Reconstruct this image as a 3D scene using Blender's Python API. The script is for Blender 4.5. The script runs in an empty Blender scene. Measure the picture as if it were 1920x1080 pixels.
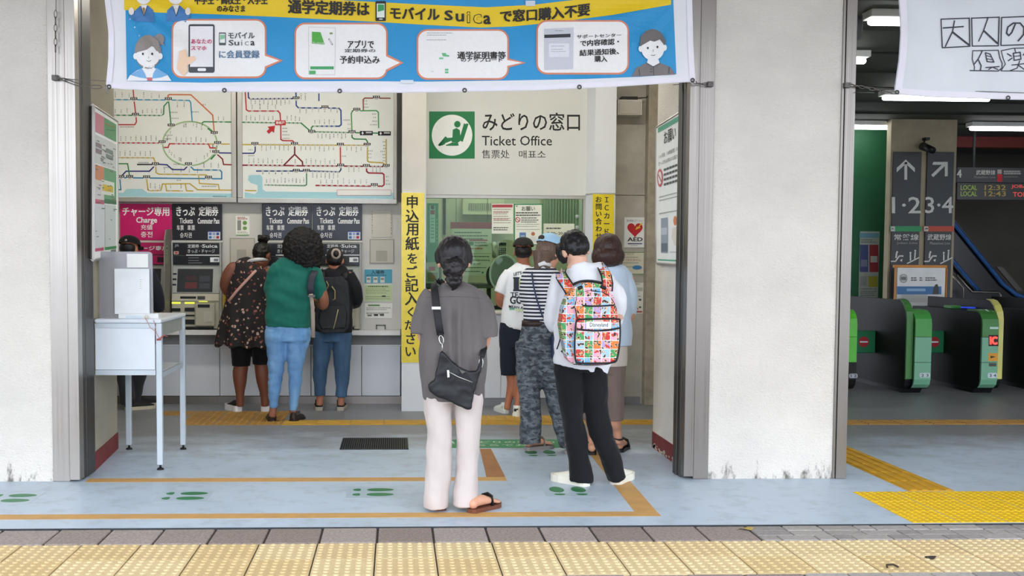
import bpy, bmesh, math, random
import numpy as np
from mathutils import Vector, Matrix, noise
random.seed(7)
SC = bpy.context.scene
COL = SC.collection
V = Vector
# ------------------------------------------------------------------ camera
F, CX, CY, YAW, PIT, ROL, HC = 2062.69, 831.46, 599.50, 0.043724, 0.054685, 0.005041, 1.4618

def ray(px, py):
    u, v = px - CX, py - CY
    c, s = math.cos(ROL), math.sin(ROL)
    u, v = u * c + v * s, -u * s + v * c
    d = [u / F, 1.0, -v / F]
    c, s = math.cos(PIT), math.sin(PIT)
    d = [d[0], d[1] * c + d[2] * s, -d[1] * s + d[2] * c]
    c, s = math.cos(YAW), math.sin(YAW)
    return V((d[0] * c + d[1] * s, -d[0] * s + d[1] * c, d[2]))

def W(px, py, Y):            # photo pixel -> point on the plane at depth Y
    d = ray(px, py); return V((0, 0, HC)) + d * (Y / d.y)
def G(px, py, z=0.0):        # photo pixel -> point on the ground
    d = ray(px, py); return V((0, 0, HC)) + d * ((z - HC) / d.z)
def WX(px, py, X):           # photo pixel -> point on the side plane at X
    d = ray(px, py); return V((0, 0, HC)) + d * (X / d.x)

cam = bpy.data.objects.new('camera', bpy.data.cameras.new('camera'))
COL.objects.link(cam); SC.camera = cam
cam.data.sensor_width = 36.0; cam.data.lens = F * 36 / 1920
cam.data.shift_x = (960 - CX) / 1920; cam.data.shift_y = (CY - 540) / 1920
fw = ray(CX, CY).normalized()
rt = (ray(CX + 1, CY) - ray(CX, CY)).normalized()
up = rt.cross(fw).normalized()
mw = Matrix((rt, up, -fw)).transposed().to_4x4(); mw.translation = V((0, 0, HC))
cam.matrix_world = mw
# ------------------------------------------------------------------ light
SC.view_settings.view_transform = 'Standard'; SC.view_settings.look = 'None'
SC.view_settings.gamma = 1.0; SC.view_settings.use_curve_mapping = False
SC.view_settings.exposure = EXPOSURE = 1.0
wd = bpy.data.worlds.new('sky'); SC.world = wd; wd.use_nodes = True
bg = wd.node_tree.nodes['Background']
bg.inputs['Color'].default_value = (0.835, 0.895, 1.0, 1); bg.inputs['Strength'].default_value = 2.0
HALL_W, OFFICE_W, CONC_W = 5.6, 12.0, 0.45          # lamp powers (built with their lamps below)
# ------------------------------------------------------------------ materials
def lin(h):
    h = h.lstrip('#')
    c = [int(h[i:i + 2], 16) / 255 for i in (0, 2, 4)]
    return tuple(x / 12.92 if x <= .04045 else ((x + .055) / 1.055) ** 2.4 for x in c) + (1,)
MC = {}
def nd(m, t, **kw):
    n = m.node_tree.nodes.new(t)
    for k, v in kw.items(): setattr(n, k, v)
    return n
def lk(m, a, b): m.node_tree.links.new(a, b)
def base(name):
    m = bpy.data.materials.new(name); m.use_nodes = True
    return m, m.node_tree.nodes['Principled BSDF']
def coords(m, sc=(1, 1, 1), kind='Object'):
    tc = nd(m, 'ShaderNodeTexCoord'); mp = nd(m, 'ShaderNodeMapping'); mp.inputs['Scale'].default_value = sc
    lk(m, tc.outputs[kind], mp.inputs['Vector']); return mp.outputs['Vector']
def nz(m, vec, scale, detail=4, rough=.55):
    n = nd(m, 'ShaderNodeTexNoise'); n.inputs['Scale'].default_value = scale
    n.inputs['Detail'].default_value = detail; n.inputs['Roughness'].default_value = rough
    lk(m, vec, n.inputs['Vector']); return n
def ramp(m, fac, stops, const=False):
    r = nd(m, 'ShaderNodeValToRGB'); e = r.color_ramp.elements
    if const: r.color_ramp.interpolation = 'CONSTANT'
    while len(e) < len(stops): e.new(.5)
    for i, (p, c) in enumerate(stops): e[i].position = p; e[i].color = lin(c) if isinstance(c, str) else c
    lk(m, fac, r.inputs['Fac']); return r.outputs['Color']
def mixc(m, fac, a, b, mode='MIX'):
    x = nd(m, 'ShaderNodeMix', data_type='RGBA', blend_type=mode)
    for s, val in ((0, fac), (6, a), (7, b)):
        if hasattr(val, 'is_linked'): lk(m, val, x.inputs[s])
        else: x.inputs[s].default_value = val
    return x.outputs[2]
def bumpn(m, p, h, strength, dist=.01):
    b = nd(m, 'ShaderNodeBump'); b.inputs['Strength'].default_value = strength; b.inputs['Distance'].default_value = dist
    lk(m, h, b.inputs['Height']); lk(m, b.outputs['Normal'], p.inputs['Normal'])
def mat(name, col, rough=.6, metal=0, var=.08, vs=5, bump=0, bs=80, spec=.4, sc=(1, 1, 1), emit=0):
    if name in MC: return MC[name]
    m, p = base(name); MC[name] = m
    c = lin(col); vec = coords(m, sc)
    n = nz(m, vec, vs)
    d = tuple(min(1, x * (1 - var)) for x in c[:3]) + (1,); l = tuple(min(1, x * (1 + var)) for x in c[:3]) + (1,)
    lk(m, ramp(m, n.outputs['Fac'], [(.3, d), (.7, l)]), p.inputs['Base Color'])
    p.inputs['Roughness'].default_value = rough; p.inputs['Metallic'].default_value = metal
    p.inputs['Specular IOR Level'].default_value = spec
    if bump: bumpn(m, p, nz(m, vec, bs, 3).outputs['Fac'], bump)
    if emit:
        p.inputs['Emission Color'].default_value = c; p.inputs['Emission Strength'].default_value = emit
    return m
def ink(col):                 # flat print colour
    return mat('ink_' + col, col, .55, var=.02, vs=40)
# ------------------------------------------------------------------ mesh helpers
def frame(t, ref=V((0, 1, 0))):
    t = t.normalized()
    if abs(t.dot(ref)) > .95: ref = V((1, 0, 0))
    u = t.cross(ref).normalized(); return u, u.cross(t).normalized()
class MB:
    def __init__(s): s.v = []; s.f = []; s.mi = []; s.ml = []
    def m(s, mt):
        if mt is None: return 0
        if mt not in s.ml: s.ml.append(mt)
        return s.ml.index(mt)
    def add(s, vs, fs, mt=None):
        o = len(s.v); k = s.m(mt)
        s.v += [V(p) for p in vs]; s.f += [tuple(i + o for i in f) for f in fs]; s.mi += [k] * len(fs); return s
    def box(s, x0, x1, y0, y1, z0, z1, mt=None, bev=0):
        if bev:
            b = bmesh.new(); r = bmesh.ops.create_cube(b, size=1)
            for w in b.verts: w.co = V(((x0 + x1) / 2 + w.co.x * (x1 - x0), (y0 + y1) / 2 + w.co.y * (y1 - y0), (z0 + z1) / 2 + w.co.z * (z1 - z0)))
            bmesh.ops.bevel(b, geom=list(b.edges), offset=bev, segments=2, affect='EDGES', profile=.5)
            b.verts.index_update()
            s.add([w.co for w in b.verts], [[w.index for w in f.verts] for f in b.faces], mt); b.free(); return s
        vs = [(x, y, z) for z in (z0, z1) for y in (y0, y1) for x in (x0, x1)]
        return s.add(vs, [(0, 2, 3, 1), (4, 5, 7, 6), (0, 1, 5, 4), (2, 6, 7, 3), (0, 4, 6, 2), (1, 3, 7, 5)], mt)
    def prism(s, pts, off, mt=None):
        n = len(pts); a = [V(p) for p in pts]; off = V(off)
        return s.add(a + [p + off for p in a], [tuple(range(n)), tuple(range(2 * n - 1, n - 1, -1))] + [(i, i + n, (i + 1) % n + n, (i + 1) % n) for i in range(n)], mt)
    def tube(s, pts, rad, n=10, mt=None, caps=True, ref=V((0, 1, 0)), ex=1.0, dome=False):
        pts = [V(p) for p in pts]
        if not isinstance(rad, (list, tuple)): rad = [rad] * len(pts)
        rad = [r if isinstance(r, (list, tuple)) else (r, r) for r in rad]
        if dome:
            d0 = (pts[0] - pts[1]).normalized(); d1 = (pts[-1] - pts[-2]).normalized()
            h0, h1 = min(rad[0]), min(rad[-1])
            pts = [pts[0] + d0 * h0 * .75, pts[0] + d0 * h0 * .45] + pts + [pts[-1] + d1 * h1 * .45, pts[-1] + d1 * h1 * .75]
            rad = [tuple(x * .35 for x in rad[0]), tuple(x * .8 for x in rad[0])] + rad + [tuple(x * .8 for x in rad[-1]), tuple(x * .35 for x in rad[-1])]
        vs = []; N = len(pts)
        for i, p in enumerate(pts):
            t = (pts[min(i + 1, N - 1)] - pts[max(i - 1, 0)])
            if t.length < 1e-9: t = V((0, 0, 1))
            u, w = frame(t, ref); a, b = rad[i]
            for k in range(n):
                c, q = math.cos(2 * math.pi * k / n), math.sin(2 * math.pi * k / n)
                if ex != 1.0: c = math.copysign(abs(c) ** ex, c); q = math.copysign(abs(q) ** ex, q)
                vs.append(p + u * (a * c) + w * (b * q))
        fs = [(i * n + k, i * n + (k + 1) % n, (i + 1) * n + (k + 1) % n, (i + 1) * n + k) for i in range(N - 1) for k in range(n)]
        if caps: fs += [tuple(range(n - 1, -1, -1)), tuple(range((N - 1) * n, N * n))]
        return s.add(vs, fs, mt)
    def cyl(s, p0, p1, r, n=12, mt=None): return s.tube([p0, p1], r, n, mt)
    def sph(s, c, r, nu=16, nv=10, mt=None, rot=None):
        if not isinstance(r, (list, tuple)): r = (r, r, r)
        c = V(c); vs = []
        for j in range(1, nv):
            th = math.pi * j / nv
            for i in range(nu):
                ph = 2 * math.pi * i / nu
                p = V((r[0] * math.sin(th) * math.cos(ph), r[1] * math.sin(th) * math.sin(ph), r[2] * math.cos(th)))
                vs.append(c + (rot @ p if rot else p))
        a = len(vs); z = V((0, 0, r[2])); vs += [c + (rot @ z if rot else z), c - (rot @ z if rot else z)]
        fs = [(j * nu + i, (j + 1) * nu + i, (j + 1) * nu + (i + 1) % nu, j * nu + (i + 1) % nu) for j in range(nv - 2) for i in range(nu)]
        fs += [(a, i, (i + 1) % nu) for i in range(nu)] + [(a + 1, (nv - 2) * nu + (i + 1) % nu, (nv - 2) * nu + i) for i in range(nu)]
        return s.add(vs, fs, mt)
    def quad(s, a, b, c, d, mt=None): return s.add([a, b, c, d], [(0, 1, 2, 3)], mt)
    def mesh(s, name='m'):
        me = bpy.data.meshes.new(name); me.from_pydata([tuple(p) for p in s.v], [], s.f)
        for q in s.ml: me.materials.append(q)
        if s.ml: me.polygons.foreach_set('material_index', s.mi)
        return me
    def build(s, name, mt=None, parent=None, smooth=False, **kw):
        return obj(name, s.mesh(name), mt, parent, smooth, **kw)
def wloc(o):
    l = V((0, 0, 0))
    while o is not None: l += o.location; o = o.parent
    return l
def obj(name, me, mt=None, parent=None, smooth=False, **kw):
    """link a mesh given in world coordinates; parts keep their root's location as local origin"""
    o = bpy.data.objects.new(name, me); COL.objects.link(o)
    n = len(me.vertices); co = np.empty(n * 3, 'f'); me.vertices.foreach_get('co', co); co = co.reshape(-1, 3)
    if parent is None:
        lo, hi = co.min(0), co.max(0); l = np.array([(lo[0] + hi[0]) / 2, (lo[1] + hi[1]) / 2, lo[2]]); o.location = V(l.tolist())
    else:
        o.parent = parent; l = np.array(wloc(parent))
    co = (co - l).astype('f'); me.vertices.foreach_set('co', co.ravel())
    if mt is not None and not me.materials: me.materials.append(mt)
    if smooth: me.polygons.foreach_set('use_smooth', [True] * len(me.polygons))
    me.update(); tag(o, **kw); return o
def tag(o, label=None, cat=None, group=None, kind=None):
    if label: o['label'] = label
    if cat: o['category'] = cat
    if group: o['group'] = group
    if kind: o['kind'] = kind
    return o
def thing(name, loc, label, cat, group=None):
    o = bpy.data.objects.new(name, None); COL.objects.link(o); o.location = loc; o.empty_display_size = .1
    return tag(o, label, cat, group)
def struct(name, mb, mt=None, parent=None, smooth=False):
    return mb.build(name, mt, parent, smooth, kind=None if parent else 'structure')
def share(o, loc, parent=None):          # a copy that shares mesh data
    c = o.copy(); COL.objects.link(c); c.parent = parent if parent else o.parent; c.location = loc
    return c
# ------------------------------------------------------------------ flat print on surfaces
TXC = {}
def textgeo(t, bold):
    k = (t, bold)
    if k not in TXC:
        c = bpy.data.curves.new('t', 'FONT'); c.body = t; c.resolution_u = 2; c.offset = bold; c.space_line = 1.15
        o = bpy.data.objects.new('t', c); COL.objects.link(o); bpy.context.view_layer.update()
        me = bpy.data.meshes.new_from_object(o.evaluated_get(bpy.context.evaluated_depsgraph_get()))
        vs = [(v.co.x, v.co.y) for v in me.vertices]; fs = [tuple(p.vertices) for p in me.polygons]
        bpy.data.objects.remove(o); bpy.data.curves.remove(c); bpy.data.meshes.remove(me)
        TXC[k] = (vs, fs)
    return TXC[k]
class Pr:
    """collects 2D shapes in photo pixels and lays them on a surface given by mp(px, py, layer)"""
    def __init__(s, mp, cut=0): s.mp = mp; s.v = []; s.f = []; s.c = []; s.cut = cut; s.g = []; s.gi = 0
    def poly(s, pts, col, ly=1):
        o = len(s.v); s.v += [(p[0], p[1], ly) for p in pts]; s.f.append(tuple(range(o, o + len(pts)))); s.c.append(col); s.g.append(0); return s
    def rect(s, x0, y0, x1, y1, col, ly=1): return s.poly([(x0, y0), (x1, y0), (x1, y1), (x0, y1)], col, ly)
    def ell(s, cx, cy, rx, ry, col, ly=1, n=24, a0=0, a1=2 * math.pi):
        return s.poly([(cx + rx * math.cos(a0 + (a1 - a0) * i / n), cy + ry * math.sin(a0 + (a1 - a0) * i / n)) for i in range(n if a1 - a0 > 6.2 else n + 1)], col, ly)
    def line(s, pts, w, col, ly=1, close=False):
        if close: pts = list(pts) + [pts[0]]
        for (x0, y0), (x1, y1) in zip(pts, pts[1:]):
            dx, dy = x1 - x0, y1 - y0; L = math.hypot(dx, dy) or 1; nx, ny = -dy / L * w / 2, dx / L * w / 2
            ex, ey = dx / L * w * .3, dy / L * w * .3
            s.poly([(x0 + nx - ex, y0 + ny - ey), (x1 + nx + ex, y1 + ny + ey), (x1 - nx + ex, y1 - ny + ey), (x0 - nx - ex, y0 - ny - ey)], col, ly)
        return s
    def rrect(s, x0, y0, x1, y1, r, col, ly=1, tail=None):
        pts = []
        for cx, cy, a in ((x1 - r, y0 + r, -90), (x1 - r, y1 - r, 0), (x0 + r, y1 - r, 90), (x0 + r, y0 + r, 180)):
            pts += [(cx + r * math.cos(math.radians(a + 15 * i)), cy + r * math.sin(math.radians(a + 15 * i))) for i in range(7)]
            if tail and a == -90: pts += [(x1, tail[2]), (tail[0], tail[1]), (x1, tail[3])]
        return s.poly(pts, col, ly)
    def text(s, t, x0, y0, x1, y1, col, ly=2, bold=0.0, slope=0, keep=False, f=None):
        if bold > .012 and '\n' not in t:           # heavier strokes by overprinting
            d = bold * (y1 - y0) * 1.0; g0 = s.gi
            for i, (dx, dy) in enumerate(((-d, -d * .6), (d, -d * .6), (-d, d * .6), (d, d * .6))):
                s.gi = g0; s.text(t, x0 + d + dx, y0 + d * .6 + dy, x1 - d + dx, y1 - d * .6 + dy, col, ly + .22 * i, .004, slope, keep, f)
            return s
        vs, fs = textgeo(t, bold)
        if not vs: return s
        a0 = min(v[0] for v in vs); a1 = max(v[0] for v in vs); b0 = min(v[1] for v in vs); b1 = max(v[1] for v in vs)
        o = len(s.v)
        for a, b in vs:
            x = x0 + (a - a0) / (a1 - a0 or 1) * (x1 - x0); y = y1 - (b - b0) / (b1 - b0 or 1) * (y1 - y0)
            s.v.append((x, y + slope * (x - x0) + (f(x) if f else 0), ly))
        s.f += [tuple(i + o for i in p) for p in fs]; s.c += [col] * len(fs); s.gi += 1; s.g += [s.gi] * len(fs); return s
    def vtext(s, t, cx, y0, y1, w, col, ly=2, bold=0.0):       # vertical writing
        h = (y1 - y0) / len(t)
        for i, ch in enumerate(t):
            if ch == ' ': continue
            vs, fs = textgeo(ch, bold)
            a0 = min(v[0] for v in vs); a1 = max(v[0] for v in vs); b0 = min(v[1] for v in vs); b1 = max(v[1] for v in vs)
            k = min(w / .95, h / .98)
            ww, hh = (a1 - a0) * k, (b1 - b0) * k
            cy = y0 + (i + .5) * h; s.text(ch, cx - ww / 2, cy - hh / 2, cx + ww / 2, cy + hh / 2, col, ly, bold)
        return s
    def build(s, name, parent=None, split=False, **kw):
        if split:
            # printed shapes that do not touch each other become parts of their own
            ids = [i for i in range(len(s.f)) if s.g[i] == 0]; bb = {i: (min(s.v[k][0] for k in s.f[i]) - .6, max(s.v[k][0] for k in s.f[i]) + .6, min(s.v[k][1] for k in s.f[i]) - .6, max(s.v[k][1] for k in s.f[i]) + .6) for i in ids}
            par = {i: i for i in ids}
            def root(i):
                while par[i] != i: i = par[i]
                return i
            for a in ids:
                for b in ids:
                    if a < b and bb[a][0] < bb[b][1] and bb[b][0] < bb[a][1] and bb[a][2] < bb[b][3] and bb[b][2] < bb[a][3]: par[root(b)] = root(a)
            for i in ids: s.g[i] = -1 - root(i)
            for g in sorted(set(s.g)):
                q = Pr(s.mp, s.cut); ix = [i for i in range(len(s.f)) if s.g[i] == g]; rm = {}
                for i in ix:
                    f = []
                    for k in s.f[i]:
                        if k not in rm: rm[k] = len(q.v); q.v.append(s.v[k])
                        f.append(rm[k])
                    q.f.append(tuple(f)); q.c.append(s.c[i]); q.g.append(0)
                q.build(name if g > 0 else 'printed_shape', parent)
            return None
        bm = bmesh.new(); vs = [bm.verts.new(p) for p in s.v]; cols = []
        for f, c in zip(s.f, s.c):
            try: fc = bm.faces.new([vs[i] for i in f])
            except ValueError: continue
            if c not in cols: cols.append(c)
            fc.material_index = cols.index(c)
        bm.normal_update()
        bmesh.ops.triangulate(bm, faces=[f for f in bm.faces if len(f.verts) > 4])
        if s.cut:
            for ax in (0, 1):
                lo = min(v.co[ax] for v in bm.verts); hi = max(v.co[ax] for v in bm.verts); x = math.floor(lo / s.cut) * s.cut + s.cut
                while x < hi:
                    n = V((1, 0, 0)) if ax == 0 else V((0, 1, 0))
                    bmesh.ops.bisect_plane(bm, geom=bm.verts[:] + bm.edges[:] + bm.faces[:], plane_co=n * x, plane_no=n); x += s.cut
        for v in bm.verts: v.co = s.mp(v.co.x, v.co.y, v.co.z)
        me = bpy.data.meshes.new(name); bm.to_mesh(me); bm.free()
        for c in cols: me.materials.append(c if not isinstance(c, str) else ink(c))
        return obj(name, me, None, parent, **kw)
EPS = .0007
def onY(Y): return lambda x, y, l: W(x, y, Y) - V((0, EPS * l, 0))
def onX(X, sgn=1): return lambda x, y, l: WX(x, y, X) + V((EPS * l * sgn, 0, 0))
def onG(z=.006): return lambda x, y, l: G(x, y, z) + V((0, 0, EPS * l))
def pxbox(mb, x0, y0, x1, y1, Y, th, mt=None, bev=0):    # box whose front face covers a pixel rectangle at depth Y
    a, b = W(x0, y1, Y), W(x1, y0, Y)
    return mb.box(a.x, b.x, Y, Y + th, a.z, b.z, mt, bev)
# ================================================================== surface materials
def stucco(name, col, dirt=True, sc=70, bstr=.55):
    m, p = base(name); MC[name] = m
    v = coords(m, (1, 1, 1.6)); n = nz(m, v, 1.3, 5); n2 = nz(m, v, sc, 4, .6)
    c = lin(col); d = tuple(x * .86 for x in c[:3]) + (1,)
    col_ = ramp(m, n.outputs['Fac'], [(.3, d), (.62, c)])
    if dirt:
        vs = coords(m, (14, 14, 5)); ng = nz(m, vs, 1.0, 6, .7)
        sx = nd(m, 'ShaderNodeSeparateXYZ'); tc = nd(m, 'ShaderNodeTexCoord'); lk(m, tc.outputs['Object'], sx.inputs[0])
        mr = nd(m, 'ShaderNodeMapRange'); mr.inputs['From Min'].default_value = 0; mr.inputs['From Max'].default_value = .28
        mr.inputs['To Min'].default_value = .22; mr.inputs['To Max'].default_value = 0; lk(m, sx.outputs['Z'], mr.inputs['Value'])
        ad = nd(m, 'ShaderNodeMath', operation='ADD'); lk(m, ng.outputs['Fac'], ad.inputs[0]); lk(m, mr.outputs[0], ad.inputs[1])
        st = ramp(m, ad.outputs[0], [(.70, (0, 0, 0, 1)), (.84, (1, 1, 1, 1))])
        col_ = mixc(m, st, col_, lin('#77746b'))
    lk(m, col_, p.inputs['Base Color']); p.inputs['Roughness'].default_value = .92
    bumpn(m, p, n2.outputs['Fac'], bstr, .02); return m
def steel(name, col='#b9b8b6', rough=.34):
    m, p = base(name); MC[name] = m
    n = nz(m, coords(m, (120, 120, .6)), 1, 3); n2 = nz(m, coords(m, (1, 1, 1)), 2.2, 4)
    c = lin(col); a = mixc(m, n2.outputs['Fac'], tuple(x * .8 for x in c[:3]) + (1,), c)
    lk(m, a, p.inputs['Base Color']); p.inputs['Metallic'].default_value = .88
    lk(m, ramp(m, n.outputs['Fac'], [(.3, (rough * .8,) * 3 + (1,)), (.7, (rough * 1.25,) * 3 + (1,))]), p.inputs['Roughness'])
    return m
def floorpaint():
    m, p = base('floor_paint'); v = coords(m)
    n = nz(m, v, 1.1, 6, .6); n2 = nz(m, v, 9, 5, .65)
    a = ramp(m, n.outputs['Fac'], [(.3, '#b3c3d2'), (.62, '#c2d2e2')])
    b = ramp(m, n2.outputs['Fac'], [(.36, (.80, .79, .77, 1)), (.5, (1, 1, 1, 1))])
    c = mixc(m, .7, a, b, 'MULTIPLY')
    # trodden, scuffed zone that also carries painted falloff of daylight into hall and concourse
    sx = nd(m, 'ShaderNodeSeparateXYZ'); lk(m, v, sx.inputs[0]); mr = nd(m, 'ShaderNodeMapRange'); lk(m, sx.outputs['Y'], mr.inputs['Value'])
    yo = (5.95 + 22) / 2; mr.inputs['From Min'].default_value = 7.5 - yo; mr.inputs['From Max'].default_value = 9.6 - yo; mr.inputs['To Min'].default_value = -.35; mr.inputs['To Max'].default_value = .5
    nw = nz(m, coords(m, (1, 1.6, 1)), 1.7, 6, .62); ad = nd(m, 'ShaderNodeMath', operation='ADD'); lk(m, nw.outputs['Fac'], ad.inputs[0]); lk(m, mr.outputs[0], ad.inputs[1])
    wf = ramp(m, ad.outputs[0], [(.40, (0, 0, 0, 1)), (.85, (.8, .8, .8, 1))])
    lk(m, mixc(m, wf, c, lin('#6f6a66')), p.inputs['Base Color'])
    lk(m, ramp(m, n.outputs['Fac'], [(.3, (.36, .36, .36, 1)), (.7, (.5, .5, .5, 1))]), p.inputs['Roughness'])
    bumpn(m, p, nz(m, v, 140, 2).outputs['Fac'], .08, .004); return m
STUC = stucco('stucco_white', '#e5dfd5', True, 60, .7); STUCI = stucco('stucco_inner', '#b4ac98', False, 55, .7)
STEEL = steel('brushed_steel', '#8d8781'); STEELL = steel('lit_steel', '#b3ada6')  # second steel: left jamb's brighter reflection put into a paler colour
STEELD = steel('dull_steel', '#5f5c59', .4)
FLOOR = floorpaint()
GREYW = mat('panel_beige', '#cdcac2', .5, var=.05, vs=2.5, bump=.03, bs=200)
PANEL = mat('panel_white', '#dde0e3', .42, var=.03, vs=2, bump=.02)
WARMW = mat('office_white', '#d6d7d2', .5, var=.03, vs=2)
ALU = steel('aluminium', '#c9c6c0', .45)
DARK = mat('black_plastic', '#17181a', .45, var=.2)
BLACKP = mat('black_panel', '#1d1f24', .3, var=.1)
REDB = mat('baseboard_red', '#7c2b2d', .6, var=.15, vs=9, bump=.2, bs=30)
WHITE = mat('white_paint', '#eef0f0', .4, var=.03)
PAPER = mat('paper', '#f1f2ee', .75, var=.03, vs=8)
RUST = mat('rusty_trim', '#a39a88', .7, var=.22, vs=9, bump=.3, bs=40)
def B(*a): return MB().box(*a)
# ================================================================== floor and pavement
E0 = G(960, 987).y                     # edge of the painted floor towards the pavement
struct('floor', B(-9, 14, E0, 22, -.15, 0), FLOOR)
struct('ground', B(-40, 40, -40, G(900, 1076).y - .32, -.2, -.02), mat('asphalt', '#77777a', .9, var=.2, vs=3, bump=.4, bs=120))
TY = G(1350, 1012.8).y                 # far edge of the tactile tiles
pav = struct('pavement', B(-9, 14, TY - .62 - .45, E0, -.2, -.012), mat('joint_mortar', '#4a443f', .95, var=.25, vs=30, bump=.4))
TILE = mat('tactile_beige', '#d2ba8c', .75, var=.10, vs=3.5, bump=.15, bs=160)
TILES = [TILE, mat('tactile_beige_dark', '#cdb483', .75, var=.10, vs=3.5, bump=.15, bs=160), mat('tactile_beige_light', '#d6c094', .75, var=.10, vs=4, bump=.15, bs=160)]
def dotmesh(w, d, n, r, h, mt):
    q = MB(); q.box(.0035, w - .0035, .0035, d - .0035, -.03, -.004, mt, .002)
    for i in range(n):
        for j in range(n):
            x, y = (i + .5) * w / n, (j + .5) * d / n; o = []
            for rr, zz in ((r, -.0045), (r * .62, h - .0045)):
                o += [(x + rr * math.cos(k * math.pi / 3), y + rr * math.sin(k * math.pi / 3), zz) for k in range(6)]
            q.add(o, [(k, (k + 1) % 6, 6 + (k + 1) % 6, 6 + k) for k in range(6)] + [(6, 7, 8, 9, 10, 11)], mt)
    return q.mesh('tactile_tile')
x0 = G(1456, 1012.5).x % .3
tms = [dotmesh(.3, .3, 6, .016, .006, t) for t in TILES]
for r in range(2):
    for i in range(-12, 19):
        o = bpy.data.objects.new('tactile_tile', random.choice(tms)); COL.objects.link(o); o.parent = pav
        o.location = V((x0 + i * .3, TY - .3 * (r + 1), random.uniform(-.0015, .001))) - pav.location
gran = [mat('granite_%d' % i, c, .8, var=.28, vs=70, bump=.35, bs=60) for i, c in enumerate(('#968a83', '#8d8079', '#a0958f'))]
grey = [mat('paver_grey_%d' % i, c, .85, var=.14, vs=40, bump=.3, bs=90) for i, c in enumerate(('#9d9893', '#948f8c', '#a5a09b'))]
def slab(x0, x1, y0, y1, mt, name):
    o = MB().box(x0, x1, y0, y1, -.05, random.uniform(-.004, .0), mt, .006).build(name, None, pav); return o
xs = G(1415, 1000).x
def strip(ya, yb, xs):
    x = xs
    while x > -3.7:
        w = .29 + random.uniform(-.015, .015)
        slab(x - w + .006, x - .006, ya + .005, yb - .008, random.choice(gran), 'paving_stone'); x -= w
    rows = 3; h = (yb - ya) / rows
    for k in range(rows):
        x = xs + .006 - (.1 if k % 2 else 0)
        while x < 5.6:
            w = random.choice((.2, .2, .1)); a = max(x, xs + .004)
            if x + w > a + .03: slab(a + .0035, x + w - .0035, ya + k * h + .0035, ya + (k + 1) * h - .0035, random.choice(grey), 'paver')
            x += w
strip(TY + .004, E0 - .006, xs)
strip(TY - .6 - .38, TY - .604, G(1508, 1076).x)
# worn dark joint along the painted edge
q = MB(); random.seed(3); x = -3.9
while x < 6:
    w = random.uniform(.08, .25); d = random.uniform(.006, .016)
    q.box(x, x + w, E0 - d, E0 + .004, -.03, .001); x += w
q.build('edge_joint', mat('joint_dark', '#34383d', .9, var=.3, vs=20), pav)
# ================================================================== pillars, jambs, side walls
YF = 7.235
LJ0, LJ1 = G(101, 902).x, W(150, 700, YF).x
RJ0, RJ1, RJ2, RJ3 = W(1283, 700, YF).x, W(1330, 700, YF).x, W(1564, 700, YF).x, W(1589, 700, YF).x
LW, RW = -2.06, 2.02               # inner faces of the side walls
YE = 8.49                           # where the side walls end
TOP = 3.75
struct('wall_left', B(-9, LJ0, YF, YE, 0, TOP), STUC)
struct('wall_pillar', B(RJ1, RJ2, YF, YE, 0, TOP), STUC)
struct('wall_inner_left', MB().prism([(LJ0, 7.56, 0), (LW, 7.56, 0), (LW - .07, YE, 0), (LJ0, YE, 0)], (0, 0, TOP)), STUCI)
struct('wall_inner_right', B(RW, RJ1, 7.43, YE, 0, TOP), stucco('stucco_cream', '#f0eadf', False, 55, .5))
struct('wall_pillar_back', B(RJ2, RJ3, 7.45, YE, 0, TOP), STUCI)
def baseboard(name, x, y0, y1, sg):
    q = MB(); sp = .07 if sg > 0 else 0
    q.prism([(x, y0, 0), (x + sg * .006, y0, 0), (x + sg * .006 - sp, y1, 0), (x - sp, y1, 0)], (0, 0, .125))
    struct(name, q, REDB)
baseboard('baseboard_left', LW, 7.57, YE, 1); baseboard('baseboard_right', RW, 7.44, YE, -1)
# chipped flakes at the foot of the right skirting
q = MB(); random.seed(5)
for i in range(34):
    y = random.uniform(7.5, 8.45); r = random.uniform(.008, .03); z = random.uniform(.004, .035)
    q.prism([(RW - .0066, y + r * math.cos(a) * 1.3, max(.001, z + r * .6 * math.sin(a))) for a in (0, 1, 2, 3, 4, 5)], (-.0008, 0, 0))
q.build('baseboard_flaking', mat('flaked_plaster', '#cdbfb0', .9, var=.2), bpy.data.objects['baseboard_right'])
def jamb(name, segs, dirx):
    q = MB()
    for (a, b, ya, yb, z0, m) in segs: q.box(min(a, b), max(a, b), ya, yb, z0, TOP - .01, m, .004)
    return struct(name, q)
xm = W(131, 700, YF).x
jamb('trim_1', [(LJ0, xm - .003, YF - .012, 7.5, 0, STEELL), (xm, LJ1, YF - .03, 7.30, .012, STEELL), (LJ1 - .02, LJ1, 7.306, 7.36, 0, STEELD), (LJ1 - .03, LJ1 + .002, 7.372, 7.57, 0, STEELD)], 1)
xr = W(1301, 700, YF).x
jamb('trim_2', [(xr + .003, RJ1, YF - .012, 7.43, 0, STEEL), (RJ0, xr, YF - .028, 7.30, .02, STEEL), (RJ0 - .004, RJ0 + .03, 7.306, 7.36, 0, STEELD), (RJ0 - .012, RJ0 + .04, 7.372, 7.46, 0, STEELD)], -1)
xq = W(1577, 400, YF).x
jamb('trim_3', [(RJ2, xq - .002, YF - .012, 7.45, 0, STEEL), (xq, RJ3, YF - .02, 7.45, 0, STEEL)], -1)
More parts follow.
